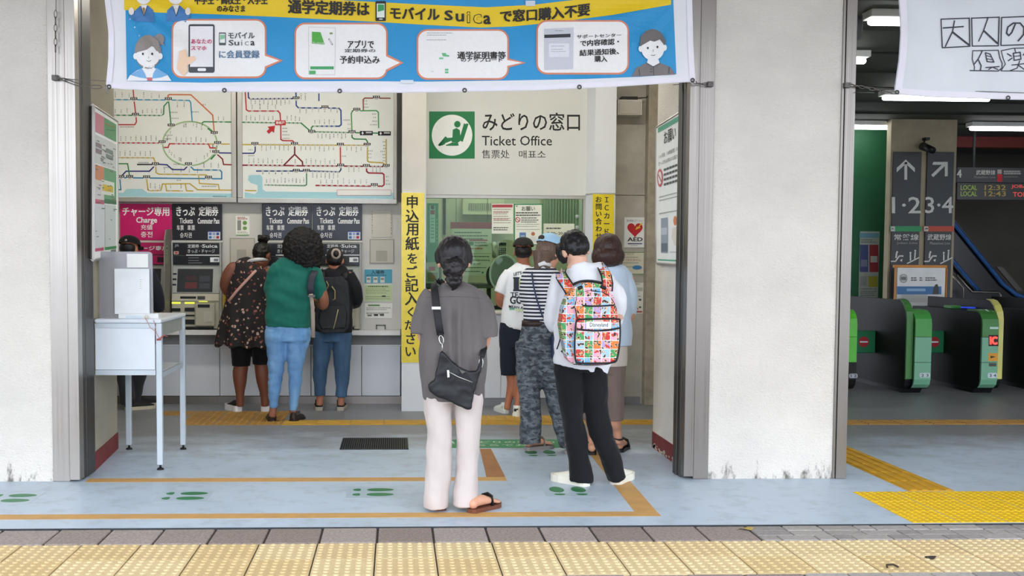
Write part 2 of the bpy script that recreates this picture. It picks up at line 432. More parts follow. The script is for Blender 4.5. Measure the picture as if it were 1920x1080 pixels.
# lintels, ceilings, overhead deck
CEILM = mat('ceiling_grey', '#a9a69d', .8, var=.06, vs=2)
struct('ceiling', B(-9, 3.0, 7.6, 14.2, TOP, TOP + .12), CEILM)
struct('wall_lintel', B(-9, 14, YF, 7.6, 3.42, 4.2), STUC)
struct('ceiling_deck', B(-14, 18, 3.0, YF, 3.8, 4.2), mat('deck_concrete', '#b9a98d', .9, var=.12, vs=2, bump=.2))
# ================================================================== ticket hall back wall
YB = 11.10; YO = 10.90
XL = -3.7; XC0, XC1 = W(753, 700, 10.55).x, W(797, 700, 10.55).x
OX1 = W(1097, 500, YO).x
struct('wall_back', B(XL, XC0 + .1, YB + .18, YB + .3, 0, TOP), GREYW)
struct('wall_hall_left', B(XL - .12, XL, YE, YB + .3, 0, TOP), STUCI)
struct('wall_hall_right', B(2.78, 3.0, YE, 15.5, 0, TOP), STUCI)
cw = thing('counter_base', (-1.5, YB, 0), 'white panelled counter base below the ticket machines', 'counter')
zc0, zc1 = W(600, 742, YB).z, W(600, 649, YB).z
js = [W(x, 700, YB).x for x in (185, 300, 412, 487, 583, 678, 751)]; js[0] = XL + .002
for a, b in zip(js, js[1:]):
    MB().box(a + .003, b - .003, YB, YB + .17, zc0, zc1, None, .003).build('panel', PANEL, cw)
MB().box(XL + .002, XC0, YB - .006, YB + .17, 0, zc0 - .004).build('kick_plate', STEEL, cw)
zs0, zs1 = W(600, 629, 10.93).z, W(600, 619.5, 10.93).z
MB().box(XL + .002, XC0, YB + .06, YB + .17, zc1 + .004, zs0).build('recess', mat('grey_recess', '#8b8a88', .6), cw)
MB().box(XL + .002, XC0, YB + .015, YB + .1, zc1, zc1 + .012).build('edge_strip', WHITE, cw)
MB().box(XL + .002, XC0 - .01, 10.93, YB + .17, zs0 + .001, zs1, None, .004).build('shelf', mat('shelf_white', '#e6e4de', .35, var=.04), cw)
zm1 = W(600, 378, YB).z
struct('wall_machine_panel', B(XL, XC0 + .02, YB + .02, YB + .175, zs1 + .001, zm1 + .0), GREYW)
# white post with the upper beige casing
struct('wall_post', B(XC0, XC1, 10.55, YB + .3, 0, W(770, 361, 10.55).z), PANEL)
struct('wall_post_upper', B(XC0 - .002, XC1 + .002, 10.58, YB + .3, W(770, 361, 10.55).z + .001, TOP), GREYW)
# ticket office front
zf = W(950, 366, YO).z; zg = W(950, 372, YO).z; zl = W(950, 582, YO).z
struct('wall_office_fascia', B(XC1, OX1, YO, YO + .1, zf, TOP), WARMW)
struct('wall_office_front', MB().box(XC1, W(940, 600, YO).x - .002, YO, YO + .1, W(900, 746, YO).z, zl - .03).box(W(940, 600, YO).x + .002, OX1, YO, YO + .1, W(900, 746, YO).z, zl - .03), PANEL)
struct('baseboard_office', B(XC1, OX1, YO + .005, YO + .1, 0, W(900, 746, YO).z - .002), mat('kick_grey', '#85868a', .5))
oc0, oc1 = W(1097, 500, YO).x, W(1152, 500, 10.76).x
struct('wall_office_post', MB().prism([(oc0, YO, 0), (W(1113, 500, 10.76).x, 10.76, 0), (oc1, 10.76, 0), (oc1, YB + .2, 0), (oc0, YB + .2, 0)], (0, 0, TOP)), PANEL)
struct('trim_post_band', MB().prism([(oc0 - .004, YO - .006, W(1120, 364, 10.76).z), (W(1113, 500, 10.76).x - .004, 10.752, W(1120, 364, 10.76).z), (oc1 + .003, 10.752, W(1120, 364, 10.76).z), (oc1 + .003, 10.8, W(1120, 364, 10.76).z)], (0, 0, .012)), ALU)
zr = W(1180, 366, 11.08).z
aw = struct('wall_aed', MB().box(oc1, 2.78, 11.08, 11.25, 0, zr - .003).box(oc1, 2.78, 11.09, 11.25, zr + .003, TOP), mat('wall_dirty', '#b7b2a6', .7, var=.14, vs=6, bump=.1, bs=50))
struct('baseboard_aed', B(oc1, W(1206, 700, 10.95).x, 11.07, 11.08, 0, .075), mat('kick_grey', '#85868a', .5))
struct('trim_4', MB().box(W(1212, 500, 10.95).x, W(1230, 500, 10.95).x, 10.95, 11.08, 0, TOP - .01, None, .006), RUST)
# window of the ticket office
gw = struct('window_1', MB().box(XC1, OX1, YO + .005, YO + .09, zg, zf - .002).box(XC1, XC1 + .012, YO + .03, YO + .09, zl, zg).box(OX1 - .022, OX1, YO + .02, YO + .09, zl, zg), ALU)
GL, p = base('green_glass'); MC['green_glass'] = GL
nt = GL.node_tree; tr = nd(GL, 'ShaderNodeBsdfTransparent'); tr.inputs[0].default_value = (.80, .90, .80, 1)
gs = nd(GL, 'ShaderNodeBsdfGlossy'); gs.inputs['Roughness'].default_value = .02; gs.inputs[0].default_value = (.9, 1, .95, 1)
fr = nd(GL, 'ShaderNodeFresnel'); fr.inputs[0].default_value = 1.28
mx = nd(GL, 'ShaderNodeMixShader'); lk(GL, fr.outputs[0], mx.inputs[0]); lk(GL, tr.outputs[0], mx.inputs[1]); lk(GL, gs.outputs[0], mx.inputs[2])
lk(GL, mx.outputs[0], nt.nodes['Material Output'].inputs[0])
B(XC1 + .012, OX1 - .022, YO + .05, YO + .058, zl, zg).build('pane', GL, gw)
struct('window_sill', MB().box(XC1 + .002, OX1 - .002, YO - .10, YO + .3, zl - .03, zl, None, .005), mat('sill_cream', '#dcd8ca', .35))
# office room behind the glass
OFW = mat('office_wall', '#bfc0a6', .7, var=.06)
struct('wall_office_back', B(.0, 2.6, 13.4, 13.5, 0, TOP), OFW)
struct('wall_office_left', B(-.05, .0, YB + .3, 13.4, 0, TOP), OFW)
struct('wall_office_right', B(2.55, 2.6, 11.26, 13.4, 0, TOP), OFW)
# ================================================================== concourse on the right
CG = mat('concourse_ceiling', '#4a4f46', .75, var=.1, vs=2)
cc = struct('ceiling_concourse', B(3.0, 14, 7.6, 20, 3.36, 3.46), CG)
for k in range(11):
    y = 7.9 + k * 1.0
    MB().box(3.0, 13.9, y, y + .03, 3.345, 3.36).build('panel_joint', mat('joint_black', '#262a26', .8), cc)
DW = mat('concourse_wall', '#57534b', .75, var=.12, vs=2)
struct('wall_concourse_back', B(3.0, 14, 19.0, 19.2, 0, 3.36), DW)
struct('wall_concourse_right', B(13.9, 14, 7.6, 19.0, 0, 3.36), DW)
gp = struct('wall_green', B(W(1560, 400, 15.2).x, W(1664, 400, 15.2).x, 15.2, 15.4, 0, 3.36), mat('green_panel', '#2b6b47', .5, var=.08))
# ================================================================== route maps
BLK = '#1b1b1c'; WHT = '#f4f4f1'
YM = 11.03
def blob(p, x, y, h, w=2.2, col='#333333'):          # tiny unreadable vertical station name
    n = max(2, int(h / 2.3)); r = random
    for i in range(n):
        yy = y + i * h / n; a = r.uniform(.55, 1) * w / 2
        p.rect(x - a, yy, x + a, yy + .75, col, 3)
        if r.random() < .6: p.rect(x - .35, yy, x + .35, yy + 1.7, col, 3)
def hblob(p, x, y, w, col='#333333', h=2.2):
    n = max(2, int(w / 2.4))
    for i in range(n):
        xx = x + i * w / n
        p.rect(xx, y + random.uniform(0, .5), xx + 1.5, y + .7 + random.uniform(0, .3), col, 3)
        p.rect(xx + .4, y, xx + 1.1, y + h, col, 3)
def stations(p, x0, x1, y, n, up=True, hs=(7, 11)):
    for i in range(n):
        x = x0 + (x1 - x0) * i / max(1, n - 1); h = random.uniform(*hs)
        p.rect(x - 2.3, y - .9, x + 2.3, y + .9, '#e4e4dc', 3); p.rect(x - 1.7, y - .3, x + 1.7, y + .3, '#777777', 4)
        blob(p, x, y - h - 3 if up else y + 3, h)
def bigst(p, x, y, w=13):
    p.rect(x - w / 2, y - 4, x + w / 2, y + .6, '#161616', 4); p.rrect(x - w / 2 + .5, y + .6, x + w / 2 - .5, y + 4, 1, '#ecece6', 4)
    for k in range(3): p.rect(x - w / 2 + 2 + k * w / 3.6, y - 3, x - w / 2 + 4 + k * w / 3.6, y - .6, '#e0e0da', 5)
    p.rect(x - 3, y + 1.8, x + 3, y + 2.6, '#555555', 5)
def map_thing(name, x0, y0, x1, y1, label, frame_px):
    t = thing(name, (W((x0 + x1) / 2, y1, YM).x, YM, W(x0, y1, YM).z), label, 'route map', 'fare maps above the ticket machines')
    a, b = W(x0, y1, YM), W(x1, y0, YM)
    B(a.x, b.x, YM, YM + .05, a.z, b.z).build('board', mat('map_board', '#eef0ea', .35, var=.02), t)
    f = frame_px
    MB().box(a.x - f[0], b.x + f[1], YM - .015, YM + .07, a.z - .05, a.z - .002, None, .004).build('bottom_rail', ALU, t)
    for xa, xb in ((a.x - f[0], a.x - .002), (b.x + .002, b.x + f[1])):
        MB().box(xa, xb, YM - .012, YM + .07, a.z, b.z, None, .004).build('side_rail', ALU, t)
    MB().box(a.x - f[0], b.x + f[1], YM - .012, YM + .07, b.z + .002, b.z + .05, None, .004).build('top_rail', ALU, t)
    return t
random.seed(11)
m1 = map_thing('route_map', 130, 150, 433, 368, 'railway fare map with a big green loop line', (.04, .05))
p = Pr(onY(YM)); k = 5.143
def L1(pts, w, c, ly=2): p.line([(215 + x / k, 170 + y / k) for x, y in pts], w * 1.3, c, ly)
CY_, GR, RD, LG, YL, NV, BL, OR, DR = '#3d9fc4', '#2f8a4e', '#c23a3f', '#a3c48c', '#cdb04c', '#2a3480', '#2f86b0', '#dd7245', '#8e1f2b'
p.poly([(215 + x / k, 170 + y / k) for x, y in ((-400, 1030), (-400, 985), (80, 985), (115, 948), (265, 948), (318, 985), (1135, 992), (1135, 1030))], '#a9d6de', 1)
L1([(175, -60), (185, 80), (205, 240), (210, 300), (195, 328), (-300, 328)], 1.8, RD)
L1([(-300, 85), (520, 90), (720, 95), (733, 115), (748, 300)], 1.8, CY_); L1([(-300, 235), (455, 240), (472, 225), (475, 150), (515, 105)], 1.8, GR)
L1([(515, 80), (515, 45), (530, 38), (735, 40), (945, 235), (960, 400)], 1.8, OR); L1([(520, 100), (545, 340)], 1.8, GR)
L1([(845, 330), (845, 310), (860, 300), (1140, 303)], 1.8, GR)
lp = [(725 + 262 * math.cos(a), 510 + 212 * math.sin(a)) for a in [i * math.pi / 24 for i in range(49)]]
L1(lp, 2.0, LG, 2)
L1([(900, 365), (955, 405)], 2.2, GR, 3); L1([(970, 615), (930, 660)], 2.2, GR, 3)
L1([(-300, 502), (455, 505)], 1.8, RD); L1([(475, 548), (515, 548), (528, 512), (905, 515), (920, 552), (985, 553)], 1.9, RD)
L1([(905, 515), (1105, 515)], 1.8, YL); L1([(1000, 600), (1140, 602)], 1.9, NV); L1([(985, 610), (1040, 660), (1050, 712), (1140, 715)], 1.9, DR)
L1([(-300, 645), (375, 648), (395, 700), (400, 790), (425, 806), (880, 812), (905, 835)], 1.8, YL)
L1([(220, 712), (390, 712)], 2.0, '#333338'); L1([(390, 708), (505, 715), (555, 760), (670, 762), (715, 715)], 1.9, NV); L1([(395, 715), (335, 777), (110, 777), (60, 830)], 1.9, NV)
L1([(-300, 700), (125, 705), (145, 830)], 1.7, GR); L1([(715, 715), (765, 764), (1015, 766), (1032, 785), (1032, 850), (300, 842), (-300, 836)], 1.9, BL)
L1([(50, 850), (60, 955), (-200, 957)], 1.7, BL)
L1([(308, 850), (322, 955), (340, 965), (445, 962), (462, 900), (725, 897), (800, 955), (1140, 960)], 1.8, YL)
L1([(490, 900), (500, 965), (655, 967)], 1.7, YL); L1([(680, 900), (692, 965), (755, 968)], 1.7, YL); L1([(808, 815), (818, 895), (1000, 905), (1008, 950)], 1.7, YL)
def S1(x0, x1, y, n, up=True, hs=(7, 11)): stations(p, 215 + x0 / k, 215 + x1 / k, 170 + y / k, n, up, hs)
S1(-330, 140, 86, 8); S1(280, 430, 88, 3); S1(-340, 120, 238, 9); S1(270, 450, 240, 5); S1(-330, 400, 504, 16); S1(595, 880, 514, 7); S1(-340, 345, 648, 15); S1(345, 435, 964, 3)
S1(605, 670, 92, 2, False); S1(480, 800, 812, 5); S1(860, 1000, 765, 3); S1(1000, 1050, 303, 2); S1(540, 640, 966, 2)
for i in range(22):
    a = random.uniform(0, 6.28); x, y = 215 + (725 + 225 * math.cos(a)) / k, 170 + (510 + 175 * math.sin(a)) / k; blob(p, x, y - 4, random.uniform(5, 9))
for x, y in ((185, 85), (518, 85), (200, 235), (545, 340), (458, 500), (960, 412), (993, 508), (975, 595), (712, 712), (393, 712), (145, 835), (308, 838), (60, 835), (905, 842)): bigst(p, 215 + x / k, 170 + y / k)
for x, y, w in ((745, 200, 14), (850, 130, 7), (540, 205, 14), (550, 262, 14), (490, 425, 14), (480, 460, 14), (570, 705, 12), (470, 735, 11), (230, 690, 20), (50, 345, 18), (130, 345, 12), (600, 860, 9), (840, 918, 28), (950, 1015, 26)): hblob(p, 215 + x / k, 170 + y / k, w)
p.build('map_print', m1)
m2 = map_thing('route_map', 455, 150, 738, 371, 'railway fare map with a red you-are-here arrow', (.05, .035))
p = Pr(onY(YM)); k2 = 5.023
def c2(x, y): return 445 + x / k2, 170 + y / k2
def L2(pts, w, c, ly=2): p.line([c2(*q) for q in pts], w * 1.3, c, ly)
def S2(x0, x1, y, n, up=True, hs=(7, 11)): stations(p, c2(x0, y)[0], c2(x1, y)[0], c2(x0, y)[1], n, up, hs)
p.poly([c2(*q) for q in ((70, 1012), (68, 955), (165, 975), (190, 950), (190, 890), (130, 870), (100, 845), (105, 800), (135, 793), (215, 793), (235, 815), (238, 930), (270, 950), (1468, 962), (1470, 1030))], '#a9d6de', 1)
L2([(70, -60), (85, 180), (105, 192), (385, 192), (402, 215), (408, 290), (410, 460), (430, 470), (520, 472), (540, 495)], 1.9, RD)
L2([(98, -60), (105, 65), (120, 78), (555, 75)], 1.9, NV); L2([(550, -60), (555, 140), (575, 162), (955, 165), (975, 185), (978, 320), (960, 335), (780, 335)], 2.0, '#2b4d96')
L2([(768, 30), (768, 95)], 1.9, '#2b4d96'); L2([(780, 335), (710, 335), (698, 350), (695, 385)], 1.9, GR)
L2([(30, 298), (600, 305), (695, 388), (1080, 395), (1440, 403)], 1.9, GR)
L2([(1440, 72), (1200, 70), (1185, 85), (1187, 185)], 1.8, '#8d4a3c'); L2([(1080, 395), (1073, 215), (1085, 190), (1310, 188), (1328, 205), (1330, 350)], 1.8, '#4ba25f')
L2([(1080, 395), (1080, 440), (1100, 455), (1210, 458), (1225, 480), (1225, 510)], 1.8, GR)
L2([(45, 508), (1225, 515), (1225, 660), (1240, 672), (1370, 680), (1400, 705)], 1.9, YL); L2([(1402, 460), (1402, 700)], 1.9, YL)
L2([(45, 590), (155, 590), (168, 570), (168, 520)], 1.9, NV); L2([(50, 702), (440, 705), (620, 708), (970, 710), (1400, 715)], 2.1, DR)
L2([(540, 510), (540, 600), (435, 705)], 2.1, '#7d1b26'); L2([(540, 600), (612, 670), (616, 705)], 2.1, '#7d1b26'); L2([(970, 510), (972, 710)], 1.9, RD)
L2([(180, 757), (650, 757), (960, 765), (975, 745), (975, 715)], 2.0, '#34527f'); L2([(652, 760), (652, 885), (635, 895), (260, 888)], 1.7, '#3f8557')
L2([(740, 893), (1365, 900), (1382, 885), (1380, 790), (1365, 778), (1235, 775), (1218, 760), (1216, 720)], 2.1, '#a8273a'); L2([(75, 940), (175, 942)], 1.9, YL)
S2(130, 490, 76, 10, False); S2(600, 640, 30, 2, False); S2(590, 940, 163, 7, False, (6, 8)); S2(730, 910, 335, 5); S2(140, 360, 193, 4); S2(85, 335, 299, 7); S2(470, 585, 304, 4)
S2(760, 1020, 393, 8, False); S2(230, 480, 505, 7, False); S2(600, 905, 510, 8, False); S2(1030, 1165, 516, 4, False); S2(110, 420, 703, 8); S2(650, 915, 710, 7); S2(545, 546, 706, 1)
S2(275, 625, 888, 11); S2(785, 1215, 895, 9); S2(710, 945, 765, 7, False); S2(1050, 1145, 712, 3, False); S2(1275, 1345, 713, 3, False); S2(240, 480, 757, 5, False, (3, 4))
for x, y in ((553, 75), (825, 160), (1310, 68), (1125, 183), (1080, 393), (700, 390), (165, 505), (538, 505), (970, 512), (1222, 512), (973, 708), (1215, 712), (1402, 712), (555, 757), (650, 757), (1290, 892)): bigst(p, *c2(x, y))
for x, y in ((1215, 400), (1385, 403)):
    a, b = c2(x, y); p.rect(a - 12, b - 4, a + 12, b + 4, '#1a1a1a', 4); p.rect(a - 9, b - 1, a - 5, b + 1, WHT, 5); p.rect(a - 7.6, b - 3, a - 6.4, b + 3, WHT, 5); p.rect(a - 1, b - 2.6, a + 10, b + .4, '#bbbbbb', 5)
a, b = c2(405, 303); p.rect(a - 10, b - 4.6, a + 10, b + 4.6, '#c8262c', 4); p.text('新松戸', a - 8, b - 3.2, a + 8, b + 2.6, WHT, 5, .02)
p.poly([c2(*q) for q in ((355, 330), (345, 398), (325, 380), (298, 408), (275, 383), (300, 360), (285, 340))], '#c8262c', 4)
a, b = c2(937, 932); a1, b1 = c2(1450, 988); p.rrect(a, b, a1, b1, 2, '#b5545a', 3); p.rrect(a + .7, b + .7, a1 - .7, b1 - .7, 1.6, '#f0eeea', 4)
for i in range(2): hblob(p, a + 3, b + 2 + i * 4.2, 92 - 10 * i, '#a04048', 2.6)
for x, y, w in ((425, 350, 10), (425, 380, 10), (425, 412, 14), (425, 445, 14), (1235, 562, 9), (1235, 590, 7), (1235, 625, 7), (985, 613, 9), (105, 553, 9), (100, 608, 13), (1195, 92, 7), (1200, 122, 6), (1195, 152, 9), (1270, 215, 9), (1280, 247, 7), (1272, 283, 10), (1250, 316, 14), (1000, 272, 13), (1040, 312, 7), (1040, 352, 7), (1370, 478, 6), (1375, 512, 4), (1375, 540, 5), (1350, 568, 9), (1370, 598, 6), (1370, 626, 6), (1370, 656, 6), (1400, 805, 6), (1400, 842, 6), (1400, 876, 9)): hblob(p, *c2(x, y), w)
p.build('map_print', m2)
# ================================================================== header signs of the machines
YS = YB - .012
def head_sign(x0, x1, kind, label):
    a, b = W(x0, 450, YS), W(x1, 382.5, YS)
    t = thing('machine_header_sign', ((a.x + b.x) / 2, YS, a.z), label, 'sign', 'header signs over the ticket machines')
    col = {'pink': '#cf1f6d', 'black': '#23252b', 'navy': '#262a38'}[kind]
    MB().box(a.x, b.x, YS, YS + .03, a.z, b.z, None, .003).build('sign_panel', mat('sign_' + kind, col, .3, var=.05), t)
    MB().box(a.x - .004, b.x + .004, YS + .005, YS + .032, a.z - .022, a.z - .002).build('lower_trim', mat('trim_cream', '#cfccc2', .4), t)
    p = Pr(onY(YS)); w = x1 - x0
    if kind == 'pink':
        p.text('チャージ専用', x0 + 4, 388, x1 - 4, 405, WHT, 2, .02); p.text('Charge', x0 + w * .31, 407, x0 + w * .72, 421, WHT, 2, .025)
        p.text('充値', x0 + w * .4, 421, x0 + w * .63, 431, WHT, 2, .01); p.text('충전', x0 + w * .4, 434, x0 + w * .63, 445, WHT, 2, .01)
    else:
        p.text('きっぷ', x0 + 7, 387, x0 + 42, 405, WHT, 2, .02); p.text('定期券', x0 + 49, 387, x0 + 86, 405, WHT, 2, .02)
        p.text('Tickets', x0 + 13, 409, x0 + 38, 419, WHT, 2, .015); p.text('Commuter Pass', x0 + 47, 409, x0 + 88, 419.5, WHT, 2, .015)
        p.text('车票', x0 + 8, 422, x0 + 21, 432, WHT, 2, .005); p.text('車票', x0 + 28, 422, x0 + 42, 432, WHT, 2, .005); p.text('승차권', x0 + 14, 436, x0 + 36, 446, WHT, 2, .005)
        p.rect(x1 - 26, 433, x1 - 3, 449, '#e8eaee', 2); p.rect(x1 - 26, 433, x1 - 3, 435, '#2b3f86', 3)
        for i, c in enumerate(('#5c7fb8', '#9aa7c8', '#3c5a9c', '#4a76ae', '#b8c0cc', '#b03340')): p.rect(x1 - 24.5 + (i % 3) * 7, 436 + (i // 3) * 6.5, x1 - 19 + (i % 3) * 7, 441 + (i // 3) * 6.5, c, 3)
    p.build('lettering', t, True); return t
head_sign(225.5, 321.5, 'pink', 'pink charge-only header sign beside the black one')
head_sign(323.5, 416, 'black', 'black ticket header sign adjoining the pink charge sign')
head_sign(491.5, 584, 'navy', 'navy ticket header sign beside the small taped notice')
head_sign(586.5, 678.5, 'navy', 'navy ticket header sign beside the blank hatch')
# ================================================================== ticket machines
MG = mat('machine_grey', '#a9aca4', .45, var=.05); MBG = mat('machine_beige', '#b5b09c', .45, var=.05); SCRN = mat('screen_dark', '#2d3136', .15, var=.1)
LEDY = mat('led_yellow', '#d8e63c', .4, emit=.8); MPK = mat('machine_pink', '#b9205e', .4, var=.05)
def machine(dx, kind, label):
    X = lambda x, Y=YB: W(x + dx, 500, Y).x
    Z = lambda y, Y=YB: W(370, y, Y).z
    y0 = YB - .03
    t = thing('ticket_machine', (X(369), YB - .1, zs1), label, 'ticket machine', 'ticket machines along the counter')
    xl, xr = X(323.4), X(416)
    hd = MPK if kind == 'pink' else BLACKP
    # casing: sides and back
    MB().box(xl, xl + .014, y0 - .03, YB + .018, zs1 + .002, Z(454)).box(xr - .014, xr, y0 - .03, YB + .018, zs1 + .002, Z(454)).box(xl, xr, YB - .005, YB + .018, zs1 + .002, Z(454)).build('casing', MG, t)
    MB().box(xl + .016, xr - .016, y0 - .02, y0 + .02, Z(478), Z(455.5), None, .003).build('header_panel', hd, t)
    MB().box(xl + .016, xr - .016, y0 - .02, y0 + .02, Z(496), Z(479.5), None, .003).build('instruction_panel', hd, t)
    # sloping screen bezel
    zt, zb = Z(497.5), Z(549); xb0, xb1 = xl + .015, xr - .015
    fr_ = MB().prism([(xb0, y0, zt), (xb0, y0 + .025, zt), (xb0, y0 + .025, zb), (xb0, y0 - .07, zb)], (xb1 - xb0, 0, 0)).build('screen_bezel', MG, t)
    def sl(x, z, o=0): f_ = (zt - z) / (zt - zb); return V((x, y0 - .07 * f_ - o, z))
    sx0, sx1, sa, sb = X(335), X(401), Z(504), Z(547)
    s_ = MB().prism([sl(sx0, sa, .001), sl(sx1, sa, .001), sl(sx1, sb, .001), sl(sx0, sb, .001)], (0, -.003, 0)).build('screen', SCRN, t)
    q = MB()
    for i, (a, b, c, d, cc_) in enumerate(((.25, .3, .55, .5, '#3f3033'), (.62, .3, .92, .55, '#3b4048'), (.22, .58, .56, .85, '#5c3034'), (.62, .62, .92, .85, '#3d4147'))):
        f = lambda u, w: sl(sx0 + (sx1 - sx0) * u, sa + (sb - sa) * w, .0048)
        q.quad(f(a, b), f(c, b), f(c, d), f(a, d), mat('scr' + cc_, cc_, .2, emit=.06))
    q.build('screen_button', None, s_)
    for i, yy in enumerate((512, 522, 532)):
        MB().prism([sl(X(326), Z(yy), .001), sl(X(333), Z(yy), .001), sl(X(333), Z(yy + 3), .001), sl(X(326), Z(yy + 3), .001)], (0, -.002, 0)).build('pictogram', DARK, t)
    # console
    MB().prism([(xb0, y0 - .07, Z(550)), (xb0, YB, Z(550)), (xb0, YB, Z(563)), (xb0, y0 - .10, Z(563))], (xb1 - xb0, 0, 0)).build('console', MBG, t)
    MB().box(xb0, xb1, y0 - .085, YB, zs1 + .012, Z(563.5)).build('lower_body', MBG, t)
    yf = y0 - .085
    for a, b, c, d, n_, mt_ in ((342, 555, 371, 559, 'card_slot', DARK), (374, 554.5, 388, 561, 'keypad', STEELD), (326, 566, 342, 568.5, 'status_light', LEDY), (350, 566, 368, 568.5, 'status_light', LEDY), (326, 577, 342, 583, 'bill_slot', DARK), (350, 576, 368, 583, 'bill_slot', DARK), (347, 589, 368, 592, 'bill_slot', DARK), (347, 598, 368, 607, 'ticket_tray', DARK), (344, 611, 404, 615, 'base_slot', DARK)):
        u, w_ = X(a), X(b if False else c)
        yy = yf if b > 563 else y0 - .09
        MB().box(u, w_, yy - .006, yy + .004, Z(d), Z(b), None, .001).build(n_, mt_, t)
    co = MB().box(X(371), X(407), yf - .05, yf - .001, Z(609), Z(568), None, .006).build('coin_unit', MBG, t)
    MB().box(X(376), X(398), yf - .056, yf - .049, Z(575), Z(569.5)).build('coin_slot', DARK, co)
    MB().box(X(386), X(403), yf - .053, yf - .049, Z(602), Z(583), None, .001).build('flap', mat('flap_beige', '#bcb8a8', .5), co)
    MB().box(X(378), X(394), yf - .052, yf - .048, Z(564.8), Z(563.6)).build('status_light', LEDY, t)
    p = Pr(onY(y0 - .02))
    if kind == 'pink':
        p.text('チャージ専用', 338 + dx, 461, 412 + dx, 470, WHT, 2, .01); p.rect(392 + dx, 482, 404 + dx, 492, '#3a0f22', 2)
    else:
        p.text('JR', 327 + dx, 458, 336 + dx, 464, '#8d8f94', 2, .03); p.rect(326 + dx, 471, 335 + dx, 477, '#c9a79b', 2); p.rect(328 + dx, 472.5, 333 + dx, 475.5, '#b04636', 3)
        p.text('定期券・', 352 + dx, 458, 378 + dx, 465, '#d4d6d6', 2, .01); p.text('Suica', 379 + dx, 458, 408 + dx, 464.5, '#dfe2e2', 2, .03); p.text('きっぷ・チャージ', 352 + dx, 467.5, 403 + dx, 474.5, '#d4d6d6', 2, .01)
        p.rect(349 + dx, 477.5, 414 + dx, 479.2, '#e6e8ea', 2)
        for yy in (483, 488, 492.5): p.rect(353 + dx, yy, 353 + dx + random.choice((14, 26, 20)), yy + 1, '#8d9098', 2)
        p.rect(394 + dx, 482.5, 411 + dx, 491.5, '#e9ecec', 2); p.rect(401 + dx, 485, 409 + dx, 490, '#7d828a', 3)
    p.build('lettering', t, True)
    return t
machine(-97, 'pink', 'pink charge-only machine behind the writing desk screen')
machine(0, 'black', 'free ticket machine with a lit dark screen beside the privacy fin')
machine(168, 'black', 'ticket machine used by the woman in the green shirt')
machine(261, 'black', 'ticket machine used by the person with the black backpack')
q = MB(); X0 = W(319.9, 500, YB).x
pr_ = [(YB + .018, W(310, 428, 10.9).z), (10.86, W(310, 431, 10.9).z), (10.79, W(310, 448, 10.9).z), (10.76, W(310, 520, 10.8).z), (10.74, zs1 + .001), (YB + .018, zs1 + .001)]
fin = q.prism([(X0, y, z) for y, z in pr_], (.013, 0, 0)).build('privacy_fin', mat('fin_grey', '#7e786d', .5), None, label='grey curved privacy fin between the pink and black machines', cat='partition')
Pr(lambda x, y, l: V((X0 + .0132 + l * .0006, 10.80 + (x - 306) * .008, W(310, y, 10.8).z))).rect(306, 460, 320, 494, '#8e9a7c', 1).rect(308, 464, 318, 467, '#4f5a44', 2).rect(308, 472, 316, 473, '#4f5a44', 2).rect(308, 478, 317, 479, '#4f5a44', 2).build('notice', fin)
# ================================================================== wall plates, hatches and small notices by the machines
def plate(name, x0, y0, x1, y1, Y, th, mt, label, cat, draw=None, group=None, part='panel'):
    a, b = W(x0, y1, Y), W(x1, y0, Y)
    t = thing(name, ((a.x + b.x) / 2, Y, a.z), label, cat, group)
    MB().box(a.x, b.x, Y, Y + th, a.z, b.z, None, min(.002, th / 4)).build(part, mt, t)
    if draw:
        p = Pr(onY(Y)); draw(p); p.build('print', t)
    return t
YP = YB + .008
def lines(p, x0, x1, ys, col='#555555', h=1.1, ly=2):
    for y in ys:
        x = x0; e = x1 - random.uniform(0, (x1 - x0) * .3)
        while x < e:
            w = random.uniform(2, 6); p.rect(x, y, min(e, x + w), y + h, col, ly); x += w + .7
def d_(p):
    p.rect(442.5, 405.5, 467, 441.5, '#f0efe2', 1); lines(p, 445, 465, (407, 409.6), '#b0453f', 1.4); p.rect(445, 413, 452, 432, '#8d8f86', 2); p.ell(459, 418, 4, 4, '#6d9a4c', 2); p.ell(459, 428, 4, 3.4, '#7aa65a', 2); lines(p, 445, 465, (434.5, 436.5), '#666655', .8); p.rect(442.5, 440, 467, 441.6, '#5a9a4e', 2)
plate('notice', 442, 405, 467.5, 442, YP + .008, .003, PAPER, 'small white notice taped between the black and navy headers', 'notice', d_)
HAT = mat('hatch_cream', '#c4bfb2', .55, var=.05)
for x0, y0, x1, y1, sq, lb in ((431, 446, 478, 494, (444, 468, 462, 492), 'cream hatch under the small taped notice'), (693, 448, 739, 494, (705, 470, 726, 490), 'cream hatch above the blue admission ticket poster')):
    t = plate('service_hatch', x0, y0, x1, y1, YP, .012, HAT, lb, 'hatch', lambda p: (p.rect(sq[0], sq[1], sq[2], sq[3], '#aaa598', 1), p.line([(x0 + 1, y0 + 1), (x1 - 1, y0 + 1), (x1 - 1, y1 - 1), (x0 + 1, y1 - 1)], .8, '#7b766b', 2, True)))
plate('blank_plate', 697, 394, 735, 445, YP + .004, .01, mat('plate_cream', '#cfcabd', .55), 'blank cream plate with tape residue beside the navy header', 'panel', lambda p: [p.rect(x_, 396 + i_ * 5, x_ + 1.5, 396 + i_ * 5 + random.uniform(1, 4), '#9b9180', 1) for x_ in (697.2, 733) for i_ in range(9)])
def d_(p):
    p.rect(683, 505, 735.5, 531, '#4f9fb4', 1); p.text('入場券', 696, 506.5, 721, 514, '#1d3038', 2, .02); lines(p, 687, 732, (515.5,), '#23404a', 1.2)
    for i in range(3): p.rect(687 + i * 13, 519, 695 + i * 13, 530, '#d6d4c8', 2); p.rect(688 + i * 13, 521, 694 + i * 13, 525, '#8a8a86', 3)
